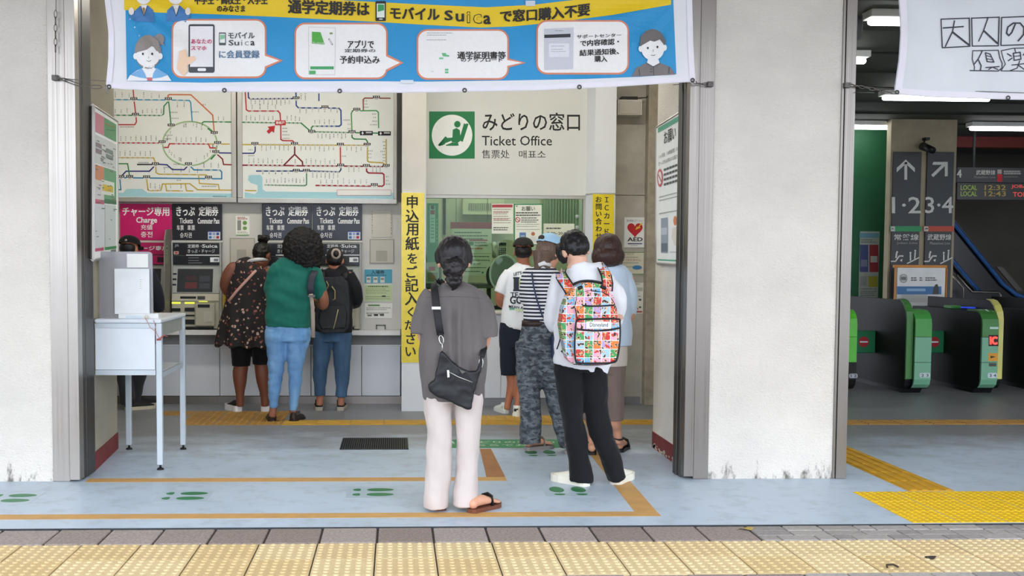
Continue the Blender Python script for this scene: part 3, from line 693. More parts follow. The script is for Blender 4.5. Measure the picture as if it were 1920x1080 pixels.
plate('admission_poster', 682.5, 504.5, 736, 531.5, YP + .008, .003, PAPER, 'blue admission ticket notice beside the far machine', 'notice', d_)
def d_(p):
    p.rect(683, 534, 735.5, 565, '#bfcfa0', 1); lines(p, 690, 730, (536,), '#4f6b3c', 2.2); lines(p, 686, 733, (541.5, 545, 549, 556, 560), '#7c8a5c', .9); p.rect(716, 554, 723, 557, '#4c5638', 2)
plate('green_notice', 682.5, 533.5, 736, 565.5, YP + .008, .003, PAPER, 'pale green notice under the blue admission notice', 'notice', d_)
def d_(p):
    p.rect(684.5, 569.5, 735, 596, '#e6e5da', 1); p.rect(690, 571, 712, 574, '#5c8a4c', 2); lines(p, 687, 733, (577, 580, 586, 588), '#777770', 1); p.rect(701, 589, 709, 592.5, '#34342f', 2); p.rect(712, 588, 720, 592.5, '#55554f', 2); p.rect(689, 590, 697, 593, '#6d6d66', 2)
plate('white_notice', 684, 569, 735.5, 596.5, YP + .008, .003, PAPER, 'white notice under the pale green notice', 'notice', d_)
plate('yellow_notice', 418, 549, 432, 592, YP + .005, .003, mat('yellow_paper', '#d3b32c', .6), 'yellow slip beside the woman in the floral dress', 'notice', lambda p: lines(p, 420, 430, range(552, 588, 4), '#6b5a18', .9))
sm = thing('slot_tray', (W(716, 618, YP).x, YP - .01, W(716, 618, YP).z), 'small steel framed tray flap at the counter end', 'tray')
q = MB()
for a, b, c, d in ((705, 609, 707, 618), (721, 609, 723, 618), (705, 609, 723, 611)):
    e, f = W(a, d, YP), W(c, b, YP); q.box(e.x, f.x, YP - .012, YP + .01, e.z, f.z)
q.build('frame', STEELD, sm); a, b = W(707, 618, YP), W(721, 611, YP); B(a.x, b.x, YP - .004, YP + .01, a.z, b.z).build('flap', GREYW, sm)
# ================================================================== yellow vertical signs
YEL = mat('sign_yellow', '#e6cf2e', .25, var=.08, vs=14, spec=.6)
def vsign(x0, y0, x1, y1, Y, label, cols, segs):
    a, b = W(x0, y1, Y), W(x1, y0, Y)
    t = thing('vertical_sign', ((a.x + b.x) / 2, Y, a.z), label, 'sign')
    ys = [y0] + segs + [y1]
    for u, w_ in zip(ys, ys[1:]):
        c, d = W(x0, w_, Y), W(x1, u, Y); MB().box(c.x, d.x, Y - .002, Y + .001, c.z + .0006, d.z - .0006).build('sheet', YEL, t)
    p = Pr(onY(Y - .002))
    for txt, cx, ya, yb, w_ in cols: p.vtext(txt, cx, ya, yb, w_, '#22221e', 1, .02)
    p.build('lettering', t, True); return t
vsign(752.5, 361.5, 795.5, 680, 10.547, 'long yellow sign of vertical black writing on the white post', [('申', 773, 366, 391, 24), ('込', 773, 392, 418, 24), ('用', 773, 418, 443, 24), ('紙', 773, 443, 470, 25), ('を', 773, 472, 497, 21), ('ご', 772, 497, 522, 23), ('記', 772, 520, 549, 25), ('入', 772, 547, 573, 25), ('く', 770, 573, 598, 20), ('た', 768, 599, 620, 20), ('さ', 770, 623, 647, 22), ('い', 770, 648, 671, 22)], [418, 505, 573, 626])
p = Pr(onY(10.547 - .002)); p.poly([(777, 602), (779, 602), (780, 606), (778, 606)], '#22221e', 1).poly([(781, 601), (783, 601), (784, 605), (782, 605)], '#22221e', 1)
p.build('lettering', [o for o in bpy.data.objects if o.name.startswith('vertical_sign')][-1])
vsign(1110.5, 363.5, 1151.5, 520, 10.757, 'shorter yellow sign with two columns of vertical writing beside the recess', [('お問い合わせは', 1122.5, 367, 463, 12), ('ＩＣカードの', 1137.5, 367, 457, 12)], [418])
# ================================================================== ticket office sign on the fascia
st = thing('ticket_office_sign', (W(950, 290, YO).x, YO, W(950, 298, YO).z), 'ticket office sign with a green seat pictogram and black lettering', 'sign')
GRN = '#1f7a48'
p = Pr(onY(YO)); p.rect(804.5, 209, 890, 297.5, GRN, 1); p.ell(847.5, 253.5, 38, 38.5, '#eceeea', 2, 48)
p.ell(857.5, 233, 6, 6.2, GRN, 3)
p.poly([(849, 243), (856, 240), (862, 244), (864, 262), (858, 268), (842, 266), (829, 273), (821, 273), (834, 259), (848, 258)], GRN, 3)
p.poly([(870, 231), (874, 233), (866, 262), (858, 268), (862, 258)], GRN, 3); p.line([(866, 264), (876, 233)], 4.4, GRN, 3)
p.poly([(835, 266), (859, 268), (860, 273), (856, 273.5), (836, 273.5)], GRN, 3); p.line([(824, 272), (836, 258)], 4.6, GRN, 3); p.line([(836, 270), (846, 266)], 3.5, '#eceeea', 4)
p.build('pictogram', st)
p = Pr(onY(YO)); p.text('みどりの窓口', 904.5, 211, 1087.5, 245, '#141414', 1, .012); p.text('Ticket Office', 903.5, 254.5, 1035, 273, '#1c1c1c', 1, .006); p.text('售票处', 903.5, 281, 955, 297, '#1c1c1c', 1); p.text('매표소', 973, 282, 1023, 297, '#1c1c1c', 1)
p.build('lettering', st, True)
# ================================================================== hall lamps (hidden from the photo by the banner)
TUBE = mat('tube_light', '#fffaf0', .4, var=0, emit=9); FIX = mat('fixture_white', '#e8e8e2', .4)
def fluoro(x, y, z, ln, power, label, group, axis='x', e=None, warm=(1, .97, .90), tubes=2):
    t = thing('fluorescent_lamp', (x, y, z - .1), label, 'ceiling lamp', group)
    hx, hy = (ln / 2, .09) if axis == 'x' else (.09, ln / 2)
    MB().box(x - hx, x + hx, y - hy, y + hy, z - .06, z - .001, None, .006).build('housing', FIX, t)
    for k in ((-.045, .045) if tubes == 2 else (0,)):
        a, b = (V((x - hx + .03, y + k, z - .085)), V((x + hx - .03, y + k, z - .085))) if axis == 'x' else (V((x + k, y - hy + .03, z - .085)), V((x + k, y + hy - .03, z - .085)))
        MB().tube([a, b], .016 if tubes == 2 else .026, 8, dome=True).build('tube', e or TUBE, t, True)
    if power:
        L = bpy.data.lights.new('lamp_light', 'AREA'); L.shape = 'RECTANGLE'; L.size, L.size_y = (ln, .16) if axis == 'x' else (.16, ln)
        L.energy = power; L.color = warm; lo = bpy.data.objects.new('lamp_light', L); COL.objects.link(lo); lo.parent = t; lo.location = (0, 0, -.012)
    return t
for x, y in ((-2.4, 9.4), (-.9, 9.4), (.6, 9.4), (1.9, 9.4)):
    fluoro(x, y, TOP, 1.25, HALL_W, 'twin tube ceiling lamp in the ticket hall', 'ceiling lamps of the ticket hall')
fluoro(1.2, 12.1, TOP, 1.25, OFFICE_W, 'twin tube ceiling lamp inside the ticket office', None, warm=(.95, 1, .9))
# ================================================================== inside the office
def bx(name, x0, y0, x1, y1, Y, th, mt, label, cat, part=None, bev=.004, draw=None, group=None):
    return plate(name, x0, y0, x1, y1, Y, th, mt, label, cat, draw, group, part or 'body')
ac = bx('air_conditioner', 868, 372, 946, 402, 13.15, .24, mat('ac_cream', '#d6d4b8', .5), 'cream wall air conditioner inside the office', 'air conditioner')
for i in range(16):
    xx = 879 + i * 3.6; a, b = W(xx, 394, 13.15), W(xx + 1.6, 381, 13.15); B(a.x, b.x, 13.138, 13.152, a.z, b.z).build('grille_slat', mat('slat_grey', '#77786a', .6), ac)
bl = thing('vertical_blind', (W(1056, 420, 13.2).x, 13.2, W(1056, 420, 13.2).z), 'pale vertical blind hanging inside the office', 'blind')
for i in range(14):
    xx = 1019 + i * 5.4; a, b = W(xx, 424, 13.2), W(xx + 4.4, 330, 13.2); b.z = TOP - .03; MB().box(a.x, b.x, 13.2, 13.22, a.z, b.z, None, .004).build('slat', mat('blind_pale', '#c9d2c6' if i % 3 else '#9fb0a6', .6), bl)
a, b = W(1016, 330, 13.2), W(1096, 326, 13.2); B(a.x, b.x, 13.19, 13.23, TOP - .03, TOP).build('rail', ALU, bl)
MB().tube([W(833, 366, 13.38) + V((0, 0, .9)), W(833, 440, 13.38)], .018, 8).build('office_pipe', DARK, None, True, label='dark vertical pipe on the office back wall', cat='pipe')
def d_(p):
    p.rect(845, 417.5, 923.5, 428.5, '#9c3038', 1); p.text('お客さまへ', 868, 419.5, 900, 426.5, '#c98f8c', 2)
bx('red_header_board', 844.5, 417, 924, 429, 12.4, .02, mat('board_red', '#9c3038', .5), 'dark red header board behind the glass', 'sign', 'panel', draw=None)
def d_(p):
    lines(p, 852, 920, (435, 441, 447), '#55604f', 2); p.rect(880, 449, 914, 452, '#b5544a', 2); p.rect(879, 453.5, 888, 460, '#3e7d56', 2); lines(p, 890, 918, (454, 459), '#55604f', 2); lines(p, 880, 912, (465,), '#b5544a', 2)
d0_ = d_
def d1_(p):
    d0_(p); p.rect(850, 475.2, 920, 476, '#8a917c', 2); lines(p, 856, 920, (480, 487, 494, 501, 508), '#56624f', 1.6); p.ell(905, 511, 2, 2, '#3e7d56', 3)
hn = bx('hanging_notice', 847, 428.6, 922, 516, 12.4, .006, mat('notice_pale', '#d5dbc4', .6), 'large pale notice hanging below the red header board', 'notice', 'sheet', draw=d1_)
for x in (855, 914): c = W(x, 440, 12.4); MB().tube([V((c.x, 12.425, c.z)), V((c.x, 12.425, TOP))], .003, 6).tube([V((c.x, 12.404, c.z)), V((c.x, 12.426, c.z))], .004, 6).build('hanging_wire', STEELD, hn, True)
def d_(p):
    p.rect(801, 383, 821, 462, '#3aa07a', 1); p.rect(806, 386, 816, 455, '#bfe6dc', 2); p.rect(807, 394, 815, 402, '#a34a44', 3); p.ell(811, 389, 3.5, 4, '#445a52', 3)
    for i in range(7): p.ell(819, 412 + i * 7, 1, 1.2, '#9ad6be', 3); p.rect(808, 408 + i * 6, 814, 411 + i * 6, '#7dc0ac', 3)
bx('green_poster', 800, 381, 822, 491.8, 11.74, .01, mat('rack_green', '#3aa07a', .5), 'green and white poster at the left of the office window', 'poster', 'sheet', draw=d_)
ph = bx('wall_phone', 933, 453, 951, 481, 12.9, .06, mat('phone_grey', '#b9bfae', .5), 'grey key phone inside the office', 'telephone')
a, b = W(935, 460, 12.9), W(949, 455, 12.9); B(a.x, b.x, 12.892, 12.9, a.z, b.z).build('display', SCRN, ph)
for r in range(4):
    for c in range(4):
        a, b = W(935 + c * 3.6, 467 + r * 3.6, 12.9), W(937.4 + c * 3.6, 464.8 + r * 3.6, 12.9); B(a.x, b.x, 12.894, 12.9, a.z, b.z).build('key', DARK, ph)
ph2 = MB().tube([W(927, 456, 12.9), W(926, 462, 12.86), W(926, 474, 12.86), W(927, 481, 12.9)], [.028, .02, .02, .028], 10).build('handset', mat('phone_grey', '#b9bfae', .5), ph, True)
cd = thing('office_desk', (W(830, 560, 11.9).x, 11.9, 0), 'dark office desk behind the window with leaflet boxes', 'desk')
a, b = W(797, 540, 11.7), W(925, 532, 11.7); MB().box(a.x, b.x, 11.7, 12.3, a.z, b.z, None, .004).build('desk_top', mat('desk_dark', '#4a4f48', .5), cd)
for xx in (a.x + .02, b.x - .06): B(xx, xx + .04, 11.75, 11.85, 0, a.z - .001).build('leg', DARK, cd)
lb = bx('leaflet_box', 799, 492, 823, 531, 11.75, .12, mat('leaflet_cream', '#c9cdb4', .5), 'leaflet box with a pink label beside the green poster', 'box', draw=lambda p: (p.rect(804, 500, 816, 508, '#c2415e', 1), p.rect(801, 511, 821, 528, '#8a9a80', 1), p.ell(811, 519, 6, 6, '#b08a6a', 2)))
wb = bx('white_printer', 799, 464, 828, 491, 12.0, .25, mat('printer_white', '#c4d0c4', .5), 'pale green printer standing behind the leaflet box', 'printer')
a, b = W(800, 487, 12.0), W(826, 483, 12.0); B(a.x, b.x, 11.99, 12.0, a.z, b.z).build('paper_slot', DARK, wb)
bx('printer_stand', 799, 491.6, 828, 529.5, 12.02, .22, mat('desk_dark', '#4a4f48', .5), 'dark stand under the pale green printer', 'stand')
# round window shutter / mirror standing inside the window
rm = thing('round_mirror', (W(945, 582, 11.2).x, 11.2, zl), 'round silver rimmed mirror standing behind the counter glass', 'mirror')
c = W(945, 512, 11.2); ang = .3; n = 36
ux, uz = V((math.cos(ang), 0, -math.sin(ang) * .35)), V((math.sin(ang) * .35, 0, 1))
ringp = [c + ux * (.148 * math.cos(2 * math.pi * i / n)) + uz * (.178 * math.sin(2 * math.pi * i / n)) for i in range(n + 1)]
MB().tube(ringp, .011, 8, caps=False).build('rim', mat('rim_silver', '#d9dbd8', .35), rm, True)
MB().prism(ringp[:-1], (0, .02, 0)).build('disc', mat('mirror_dark', '#8a8d86', .35), rm)
MB().tube([c + V((-.06, .04, -.15)), V((c.x - .06, 11.22, zl + .03))], .014, 8).build('stem', DARK, rm, True)
MB().tube([V((c.x - .06, 11.22, zl + .001)), V((c.x - .06, 11.22, zl + .03))], .07, 16).build('foot', DARK, rm, True)
MB().sph(c + V((-.13, .05, -.03)), (.05, .03, .1), 10, 8).build('backing_clip', DARK, rm, True)
# sheets on the glass
YG = YO + .047
def d_(p):
    p.rect(922.8, 383.5, 961, 389, '#b04349', 1); lines(p, 925, 959, (392, 396, 400.5, 405, 409, 413, 417), '#8d6f66', 1); lines(p, 925, 959, (398, 411), '#b5544a', 1); lines(p, 925, 959, (426, 430), '#555a50', 1.8)
bx('glass_notice', 922, 382, 962.5, 438, YG, .002, mat('glass_paper', '#e9eadb', .6), 'white notice with a red heading on the glass', 'notice', 'sheet', draw=d_)
def d_(p):
    p.line([(964.6, 383), (1016.6, 383), (1016.6, 459), (964.6, 459)], 2.0, '#2f8a55', 2, True); p.text('お願い', 978, 387, 1003, 395.5, '#1f2a22', 2, .01); p.poly([(967, 386), (971, 385), (969, 388.5)], '#2f8a55', 2)
    lines(p, 967, 1014, (398, 402.5), '#3c443c', 2); p.ell(970.5, 412, 4.6, 5, '#b7373c', 2); p.ell(970.5, 412, 3.2, 3.5, '#ecefe4', 3); p.line([(967.8, 409.5), (973.2, 414.5)], 1.3, '#b7373c', 4)
    lines(p, 977, 1013, (408, 412, 415.5), '#4a524a', 1.4); lines(p, 968, 1012, (420, 424, 430), '#8a9488', .8); p.rect(974, 436, 986, 450, '#5d7fae', 2); p.rect(976, 441, 984, 449, '#9fb2c4', 3); p.ell(999.5, 438.5, 3.6, 3.6, '#b9744a', 2); p.poly([(994, 443), (1004, 443), (1006, 454), (993, 454)], '#d9dcd6', 2)
bx('request_poster', 963.5, 382, 1017.5, 460, YG, .002, mat('glass_paper', '#e9eadb', .6), 'green bordered request poster on the glass', 'poster', 'sheet', draw=d_)
def d_(p):
    lines(p, 1024, 1062, (427,), '#3d463c', 2.2); p.text('9:00~20:00', 1026, 435, 1066, 440, '#2c332c', 2, .01)
bx('hours_notice', 1019, 419.5, 1077, 448, YG, .002, mat('glass_paper2', '#d9dcc4', .6), 'opening hours notice on the glass beside the request poster', 'notice', 'sheet', draw=d_)
for i, yy in enumerate((406, 426)):
    MB().tube([W(1082, yy, YG) - V((0, .004, 0)), W(1082, yy, YG) - V((0, -.002, 0))], .02, 14).build('suction_cup', mat('clear_rubber', '#aab8ac', .25), None, True, label='round clear suction cup on the office glass', cat='suction cup', group='suction cups on the office glass')
# ================================================================== recess with the AED sign
YR = 11.08
def d_(p):
    p.text('救命救急ステーション', 1175, 412, 1207, 415.5, '#3a4c7a', 1); pts = []
    for i in range(40):
        a = 2 * math.pi * i / 40; hx = 16 * math.sin(a) ** 3; hy = 13 * math.cos(a) - 5 * math.cos(2 * a) - 2 * math.cos(3 * a) - math.cos(4 * a); pts.append((1190.5 + hx * .9, 430 - hy * .95))
    p.poly(pts, '#c4252d', 1); p.poly([(1206, 417), (1199, 425), (1201, 427), (1191, 431), (1194, 424.5), (1196, 426), (1201, 419)], '#e8c22e', 2)
    p.text('AED', 1176.5, 445, 1205, 452.5, '#161616', 1, .03); p.rect(1177, 456, 1204, 458, '#4a5d7a', 1); lines(p, 1182, 1199, (459.8,), '#888888', .8)
bx('aed_sign', 1170, 407.5, 1211, 464, YR - .008, .006, mat('sign_white', '#eeeeea', .4), 'white AED sign with a red heart in the recess', 'sign', 'panel', draw=d_)
def d_(p):
    p.line([(1152, 473), (1209.5, 473), (1209.5, 514), (1152, 514)], 1.4, '#4f7a44', 2, True); p.text('について', 1170, 474.5, 1188, 478, '#3d4038', 2, .01); lines(p, 1160, 1206, (482, 492.5, 500), '#77776c', 1); p.text('はしておりません。', 1162, 485.5, 1203, 489.5, '#b0433c', 2); p.ell(1194.5, 501.5, 9, 4, '#3f83b5', 3)
bx('green_edged_notice', 1151, 471.5, 1211, 515.5, YR - .006, .004, mat('notice_cream', '#d9d5bf', .6), 'green edged cream notice under the AED sign', 'notice', 'sheet', draw=d_)
def d_(p):
    lines(p, 1165, 1206, (532, 549, 555), '#6a6a62', 1); p.rect(1160, 539, 1205, 546, '#b9bcb0', 2); p.ell(1200, 562, 2.6, 2, '#4a5a50', 2); p.line([(1182, 573), (1186, 577), (1196, 578), (1196, 581)], 1.2, '#b0433c', 2); p.rect(1178, 583, 1204, 586, '#b8544c', 2); p.ell(1200, 576, 2.4, 2, '#4f7a58', 2)
bx('lower_white_notice', 1155, 530, 1210.5, 588, YR - .006, .004, mat('notice_white', '#e3e1d5', .6), 'white notice with a red footer lowest in the recess', 'notice', 'sheet', draw=d_)
sp = bx('wall_speaker', 1158, 187, 1204, 215, 10.93, .15, mat('speaker_white', '#cfcabf', .5), 'white wall speaker box high in the recess', 'speaker')
a, b = W(1161, 213, 10.93), W(1201, 190, 10.93); MB().box(a.x, b.x, 10.922, 10.93, a.z, b.z, None, .003).build('grille', mat('grille_white', '#c4beb2', .6, bump=.4, bs=400), sp)
a, b = W(1166, 187, 10.95), W(1196, 181, 10.95); B(a.x, b.x, 10.95, 11.08, a.z, b.z).build('bracket', DARK, sp)
MB().tube([W(1196, 184, 11.0), W(1212, 183, 11.0), W(1222, 172, 11.0), W(1228, 155, 11.0)], .006, 6).build('cable', DARK, sp, True)
# ================================================================== framed posters on the side walls
def onP(pt, nrm):
    pt, nrm = V(pt), V(nrm).normalized()
    def f(x, y, l):
        d = ray(x, y); o = V((0, 0, HC)); t_ = (pt - o).dot(nrm) / d.dot(nrm); return o + d * t_ + nrm * (EPS * l)
    return f
def framed(mp, cs, nrm, fw_, label, draw, name='framed_poster'):
    P = [mp(x, y, 0) for x, y in cs]; nrm = V(nrm).normalized()
    t = thing(name, (P[0] + P[1] + P[2] + P[3]) / 4 - V((0, 0, .45)), label, 'poster', None)
    MB().prism([q + nrm * -.028 for q in P], nrm * .026).build('backing', PAPER, t)
    for i in range(4):
        a, b = P[i], P[(i + 1) % 4]; MB().tube([a - nrm * .012, b - nrm * .012], .017, 4).build('frame_bar', ALU, t)
    p = Pr(mp); draw(p); p.build('print', t)
    return t
mpr = onP((RW - .035, 7.8, 1.5), (-1, 0, 0))
def rx(u, v):     # u across, v down inside the right poster
    x = 1231 + u * 50; yt = 238 - u * 30; yb = 492 + u * 3; return x, yt + (yb - yt) * v
def d_(p):
    def R(u0, v0, u1, v1, c, l=1): p.poly([rx(u0, v0), rx(u1, v0), rx(u1, v1), rx(u0, v1)], c, l)
    R(.05, .015, .95, .05, '#5aa98a'); R(.05, .975, .95, .985, '#5aa98a')
    def T(s, u0, v0, u1, v1, c='#3c3f3c', b=.0):
        vs, fs = textgeo(s, b); a0 = min(v[0] for v in vs); a1 = max(v[0] for v in vs); b0 = min(v[1] for v in vs); b1 = max(v[1] for v in vs); o = len(p.v)
        for a, q in vs: x, y = rx(u0 + (a - a0) / (a1 - a0) * (u1 - u0), v1 - (q - b0) / (b1 - b0) * (v1 - v0)); p.v.append((x, y, 2))
        p.f += [tuple(i + o for i in f) for f in fs]; p.c += [c] * len(fs)
    T('お願い', .28, .07, .72, .16, '#2f332f', .01); T('1ヶ月先（10時発売）の', .1, .215, .8, .245); T('きっぷをお求めのお客さまへ', .08, .265, .93, .295)
    p.ell(*rx(.13, .385), 5.4, 17, '#c8646a', 1); p.ell(*rx(.13, .385), 3.4, 12, '#efefec', 2); p.line([rx(.07, .355), rx(.19, .415)], 1.8, '#c8646a', 3)
    for v in (.33, .365, .40, .435):
        for k in range(6): R(.27 + k * .105, v, .36 + k * .105, v + .016, '#5a5d5a')
    for v in (.52, .545, .64): R(.1, v, .85, v + .008, '#b0b2ae')
    R(.17, .68, .42, .93, '#9aa5b4'); R(.18, .75, .40, .80, '#c4ccd6', 2); R(.18, .86, .40, .92, '#6c7682', 2)
    p.ell(*rx(.70, .71), 3.4, 9, '#d98a5c', 1); p.poly([rx(.6, .76), rx(.78, .75), rx(.84, .88), rx(.68, .88), rx(.56, .82)], '#e6ded2', 1); R(.5, .92, .9, .926, '#b9bab6')
framed(mpr, [(1230, 239), (1282, 206), (1281, 496), (1230, 493)], (-1, 0, 0), 0, 'tall framed request poster with a red stop mark on the side wall', d_)
mpl = onP((LW + .035, 7.56, 1.5), (1, .075, 0))
def lx(u, v): x = 177 + u * 43; yt = 203 + u * 27; yb = 486 - u * 8; return x, yt + (yb - yt) * v
def d_(p):
    def R(u0, v0, u1, v1, c, l=1): p.poly([lx(u0, v0), lx(u1, v0), lx(u1, v1), lx(u0, v1)], c, l)
    R(.0, .02, .42, .15, '#c9828e'); R(.42, .02, .95, .15, '#5f9a6c'); R(0, .17, .95, .36, '#cdd0cc'); R(0, .37, .42, .47, '#cf8a6a'); R(.42, .37, .95, .62, '#6fa47a'); R(.3, .46, .86, .56, '#dfe3d8', 2); R(.35, .49, .8, .535, '#d6b83c', 3)
    R(0, .47, .42, .6, '#d8d4d2'); R(0, .6, .42, .63, '#cc6a80', 2); R(.42, .59, .95, .62, '#3f7a4f', 3); R(.03, .63, .42, .93, '#d2d6d8'); R(.46, .63, .93, .93, '#ccd4d0')
    random.seed(4)
    for i in range(46):
        u, v = random.uniform(.02, .85), random.uniform(.19, .9); R(u, v, u + random.uniform(.05, .16), v + .006, random.choice(('#6d7573', '#8a5560', '#4f7a58', '#7d8488')), 4)
    R(.0, .93, .4, .95, '#c4577a', 3); R(.45, .93, .95, .95, '#3f8a52', 3); R(.7, .955, .93, .99, '#6d7573', 3)
    for v in (.22, .26): R(.05, v, .3, v + .03, '#8f7f84', 4); R(.5, v + .01, .8, v + .04, '#7c8a80', 4)
    p.line([lx(.45, .06), lx(.85, .05)], 1.5, '#b0763c', 3); p.line([lx(.5, .1), lx(.9, .07)], 1.2, '#2f6a4a', 3)
framed(mpl, [(177, 199), (221, 228), (221, 480), (177, 486)], (1, .075, 0), 0, 'framed pink and green information poster beside the writing desk', d_)
# ================================================================== writing desk with acrylic screen
DX0, DX1, DY0, DY1 = -2.054, -1.60, 7.60, 8.47
dz = W(295, 598, 7.6).z; dk = thing('writing_desk', ((DX0 + DX1) / 2, 8.0, 0), 'white writing desk on slim grey legs beside the side wall', 'desk')
DWH = mat('desk_white', '#dde3e8', .35, var=.03); LEG = mat('leg_grey', '#c3ccd2', .35, var=.05, metal=.2)
MB().box(DX0, DX1, DY0 - .01, DY1 + .01, dz - .03, dz, None, .012).build('desk_top', DWH, dk)
zp0 = W(295, 706, 7.63).z
MB().box(DX0, DX1 - .05, DY0 + .012, DY0 + .024, zp0 + .05, dz - .065).build('front_panel', DWH, dk)
MB().box(DX0, DX1 - .045, DY0 + .005, DY0 + .035, dz - .064, dz - .032).box(DX0, DX1 - .045, DY0 + .005, DY0 + .035, zp0 + .012, zp0 + .048).build('front_rail', LEG, dk)
for (x, y) in ((DX1 - .042, DY0 + .005), (DX1 - .042, DY1 - .045), (DX0 + .002, DY1 - .045)):
    lg = MB().box(x, x + .04, y, y + .04, .035, dz - .031, None, .004).build('leg', LEG, dk)
    MB().tube([(x + .02, y + .02, .012), (x + .02, y + .02, .035)], .008, 8).tube([(x + .02, y + .02, 0), (x + .02, y + .02, .012)], [.026, .02], 12).build('levelling_foot', DARK, lg, True)
sz = W(340, 680, 8.4).z
MB().box(DX0 + .05, DX1 - .045, DY0 + .04, DY1 - .05, sz - .012, sz).build('lower_shelf', DWH, dk)
MB().box(DX1 - .03, DX1 - .012, DY0 + .046, DY1 - .046, sz - .035, sz + .0).build('side_rail', LEG, dk)
MB().box(DX1 - .03, DX1 - .02, DY0 + .046, DY1 - .046, sz + .25, dz - .032).build('side_panel', mat('side_grey', '#9b9c94', .5), dk)
ACR, p_ = base('smoky_acrylic'); tr = nd(ACR, 'ShaderNodeBsdfTransparent'); tr.inputs[0].default_value = (.74, .74, .77, 1)
df = nd(ACR, 'ShaderNodeBsdfDiffuse'); df.inputs[0].default_value = lin('#b4b3b8'); n_ = nz(ACR, coords(ACR), 4)
mx = nd(ACR, 'ShaderNodeMixShader'); lk(ACR, ramp(ACR, n_.outputs['Fac'], [(.2, (.42,) * 3 + (1,)), (.8, (.56,) * 3 + (1,))]), mx.inputs[0]); lk(ACR, tr.outputs[0], mx.inputs[1]); lk(ACR, df.outputs[0], mx.inputs[2])
gl = nd(ACR, 'ShaderNodeBsdfGlossy'); gl.inputs['Roughness'].default_value = .15; m2_ = nd(ACR, 'ShaderNodeMixShader'); m2_.inputs[0].default_value = .06
lk(ACR, mx.outputs[0], m2_.inputs[1]); lk(ACR, gl.outputs[0], m2_.inputs[2]); lk(ACR, m2_.outputs[0], ACR.node_tree.nodes['Material Output'].inputs[0])
YA = 7.72; za = W(285, 472, YA).z; xa1 = W(286, 520, YA).x
sc = thing('desk_screen', (DX0 + .2, YA, dz), 'smoky acrylic screen standing on the writing desk', 'screen')
pts = [(DX0 + .004, YA, dz + .001), (xa1 + .003, YA, dz + .001), (xa1, YA, za - .03)] + [(xa1 - .025 + .025 * math.cos(a), YA, za - .025 + .025 * math.sin(a)) for a in (.3, .8, 1.2, 1.57)] + [(DX0 + .004, YA, za)]
MB().prism(pts, (0, .006, 0)).build('acrylic_sheet', ACR, sc)
bx('taped_paper', 238, 476, 277.5, 501.5, YA - .003, .002, PAPER, 'small white sheet taped to the acrylic screen', 'paper', 'sheet')
bx('notice_board_back', 215, 504, 279.5, 589, YA - .022, .018, mat('board_white', '#e9ecec', .5), 'large blank white board propped against the acrylic screen', 'board', 'sheet', draw=lambda p: lines(p, 262, 266, range(524, 543, 4), '#cbb9a4', 1))
bx('form_box', 222, 588, 297, 597.0, YA - .05, .1, mat('box_white', '#e4e6e4', .45), 'flat white box of forms on the writing desk', 'box', draw=lambda p: p.rect(236, 592, 266, 597, '#cfdbe4', 1))
ps = thing('pen_string', W(277, 598, 7.58) - V((0, 0, .1)), 'pink pen string hanging off the desk corner', 'string')
PSM = mat('string_pink', '#c08a86', .8)
MB().tube([W(272, 596.5, 7.585), W(276, 602, 7.58), W(281, 614, 7.58), W(290, 620, 7.58), W(296, 630, 7.585), W(300, 636, 7.59)], .0022, 6).tube([W(288, 600, 7.58), W(291, 612, 7.58), W(293, 624, 7.58)], .002, 6).build('cord', PSM, ps, True)
MB().tube([W(294, 637, 7.585), W(300, 636, 7.58), W(303, 632, 7.585), W(307, 629, 7.6), W(315, 631, 7.6)], [.006, .009, .005, .003, .002], 8).build('knot', mat('string_red', '#b0605a', .8), ps, True)
MB().sph(W(274, 594, 7.64), .012, 10, 8).build('pen_holder', mat('holder_cream', '#d9d2ba', .5), ps, True)
# ================================================================== main banner
YN = 7.12
def bwave(x, y):
    d1 = math.hypot(x - 225, y + 10); d2 = math.hypot(x - 1280, y + 5)
    a1 = math.atan2(y + 10, x - 225); a2 = math.atan2(y + 5, 1280 - x)
    f = .024 * math.sin(a1 * 15) * math.exp(-d1 / 260) * min(1, d1 / 130) ** 2 + .02 * math.sin(a2 * 14) * math.exp(-d2 / 300) * min(1, d2 / 130) ** 2
    return f + .014 * math.sin(x * .011 + y * .006) + .006 * math.sin(x * .027 - y * .03) + .0015 * math.sin(x * .05 + y * .05)
def onB(x, y, l): return W(x, y, YN + bwave(x, y)) - V((0, .0022 * l, 0))
def lerp(tab, x):
    for (a, b), (c, d) in zip(tab, tab[1:]):
        if x <= c: return b + (d - b) * max(0, (x - a)) / (c - a)
    return tab[-1][1]
BOT = [(196, 165), (300, 171), (500, 173), (760, 174), (880, 172), (1000, 170), (1150, 163), (1304, 153)]
LED = [(-110, 192), (0, 196), (60, 203), (110, 203), (165, 198)]; RED_ = [(-110, 1296), (0, 1298), (80, 1300), (153, 1304)]
def banner(name, onS, left, right, bot, top, label, nx=150, ny=40, mt=None):
    q = MB(); vs = []
    for j in range(ny + 1):
        for i in range(nx + 1):
            u, v = i / nx, j / ny; x = 0
            y = top
            for _ in range(3):
                x = lerp(left, y) * (1 - u) + lerp(right, y) * u; y = top + (lerp(bot, x) - top) * v
            vs.append(onS(x, y, 0))
    fs = [(j * (nx + 1) + i, j * (nx + 1) + i + 1, (j + 1) * (nx + 1) + i + 1, (j + 1) * (nx + 1) + i) for j in range(ny) for i in range(nx)]
    back = [v + V((0, .003, 0)) for v in vs]; n = len(vs)
    q.add(vs + back, fs + [tuple(n + k for k in reversed(f)) for f in fs])
    t = thing(name, sum(vs, V()) / n - V((0, 0, .3)), label, 'banner')
    q.build('cloth', mt, t, True); return t
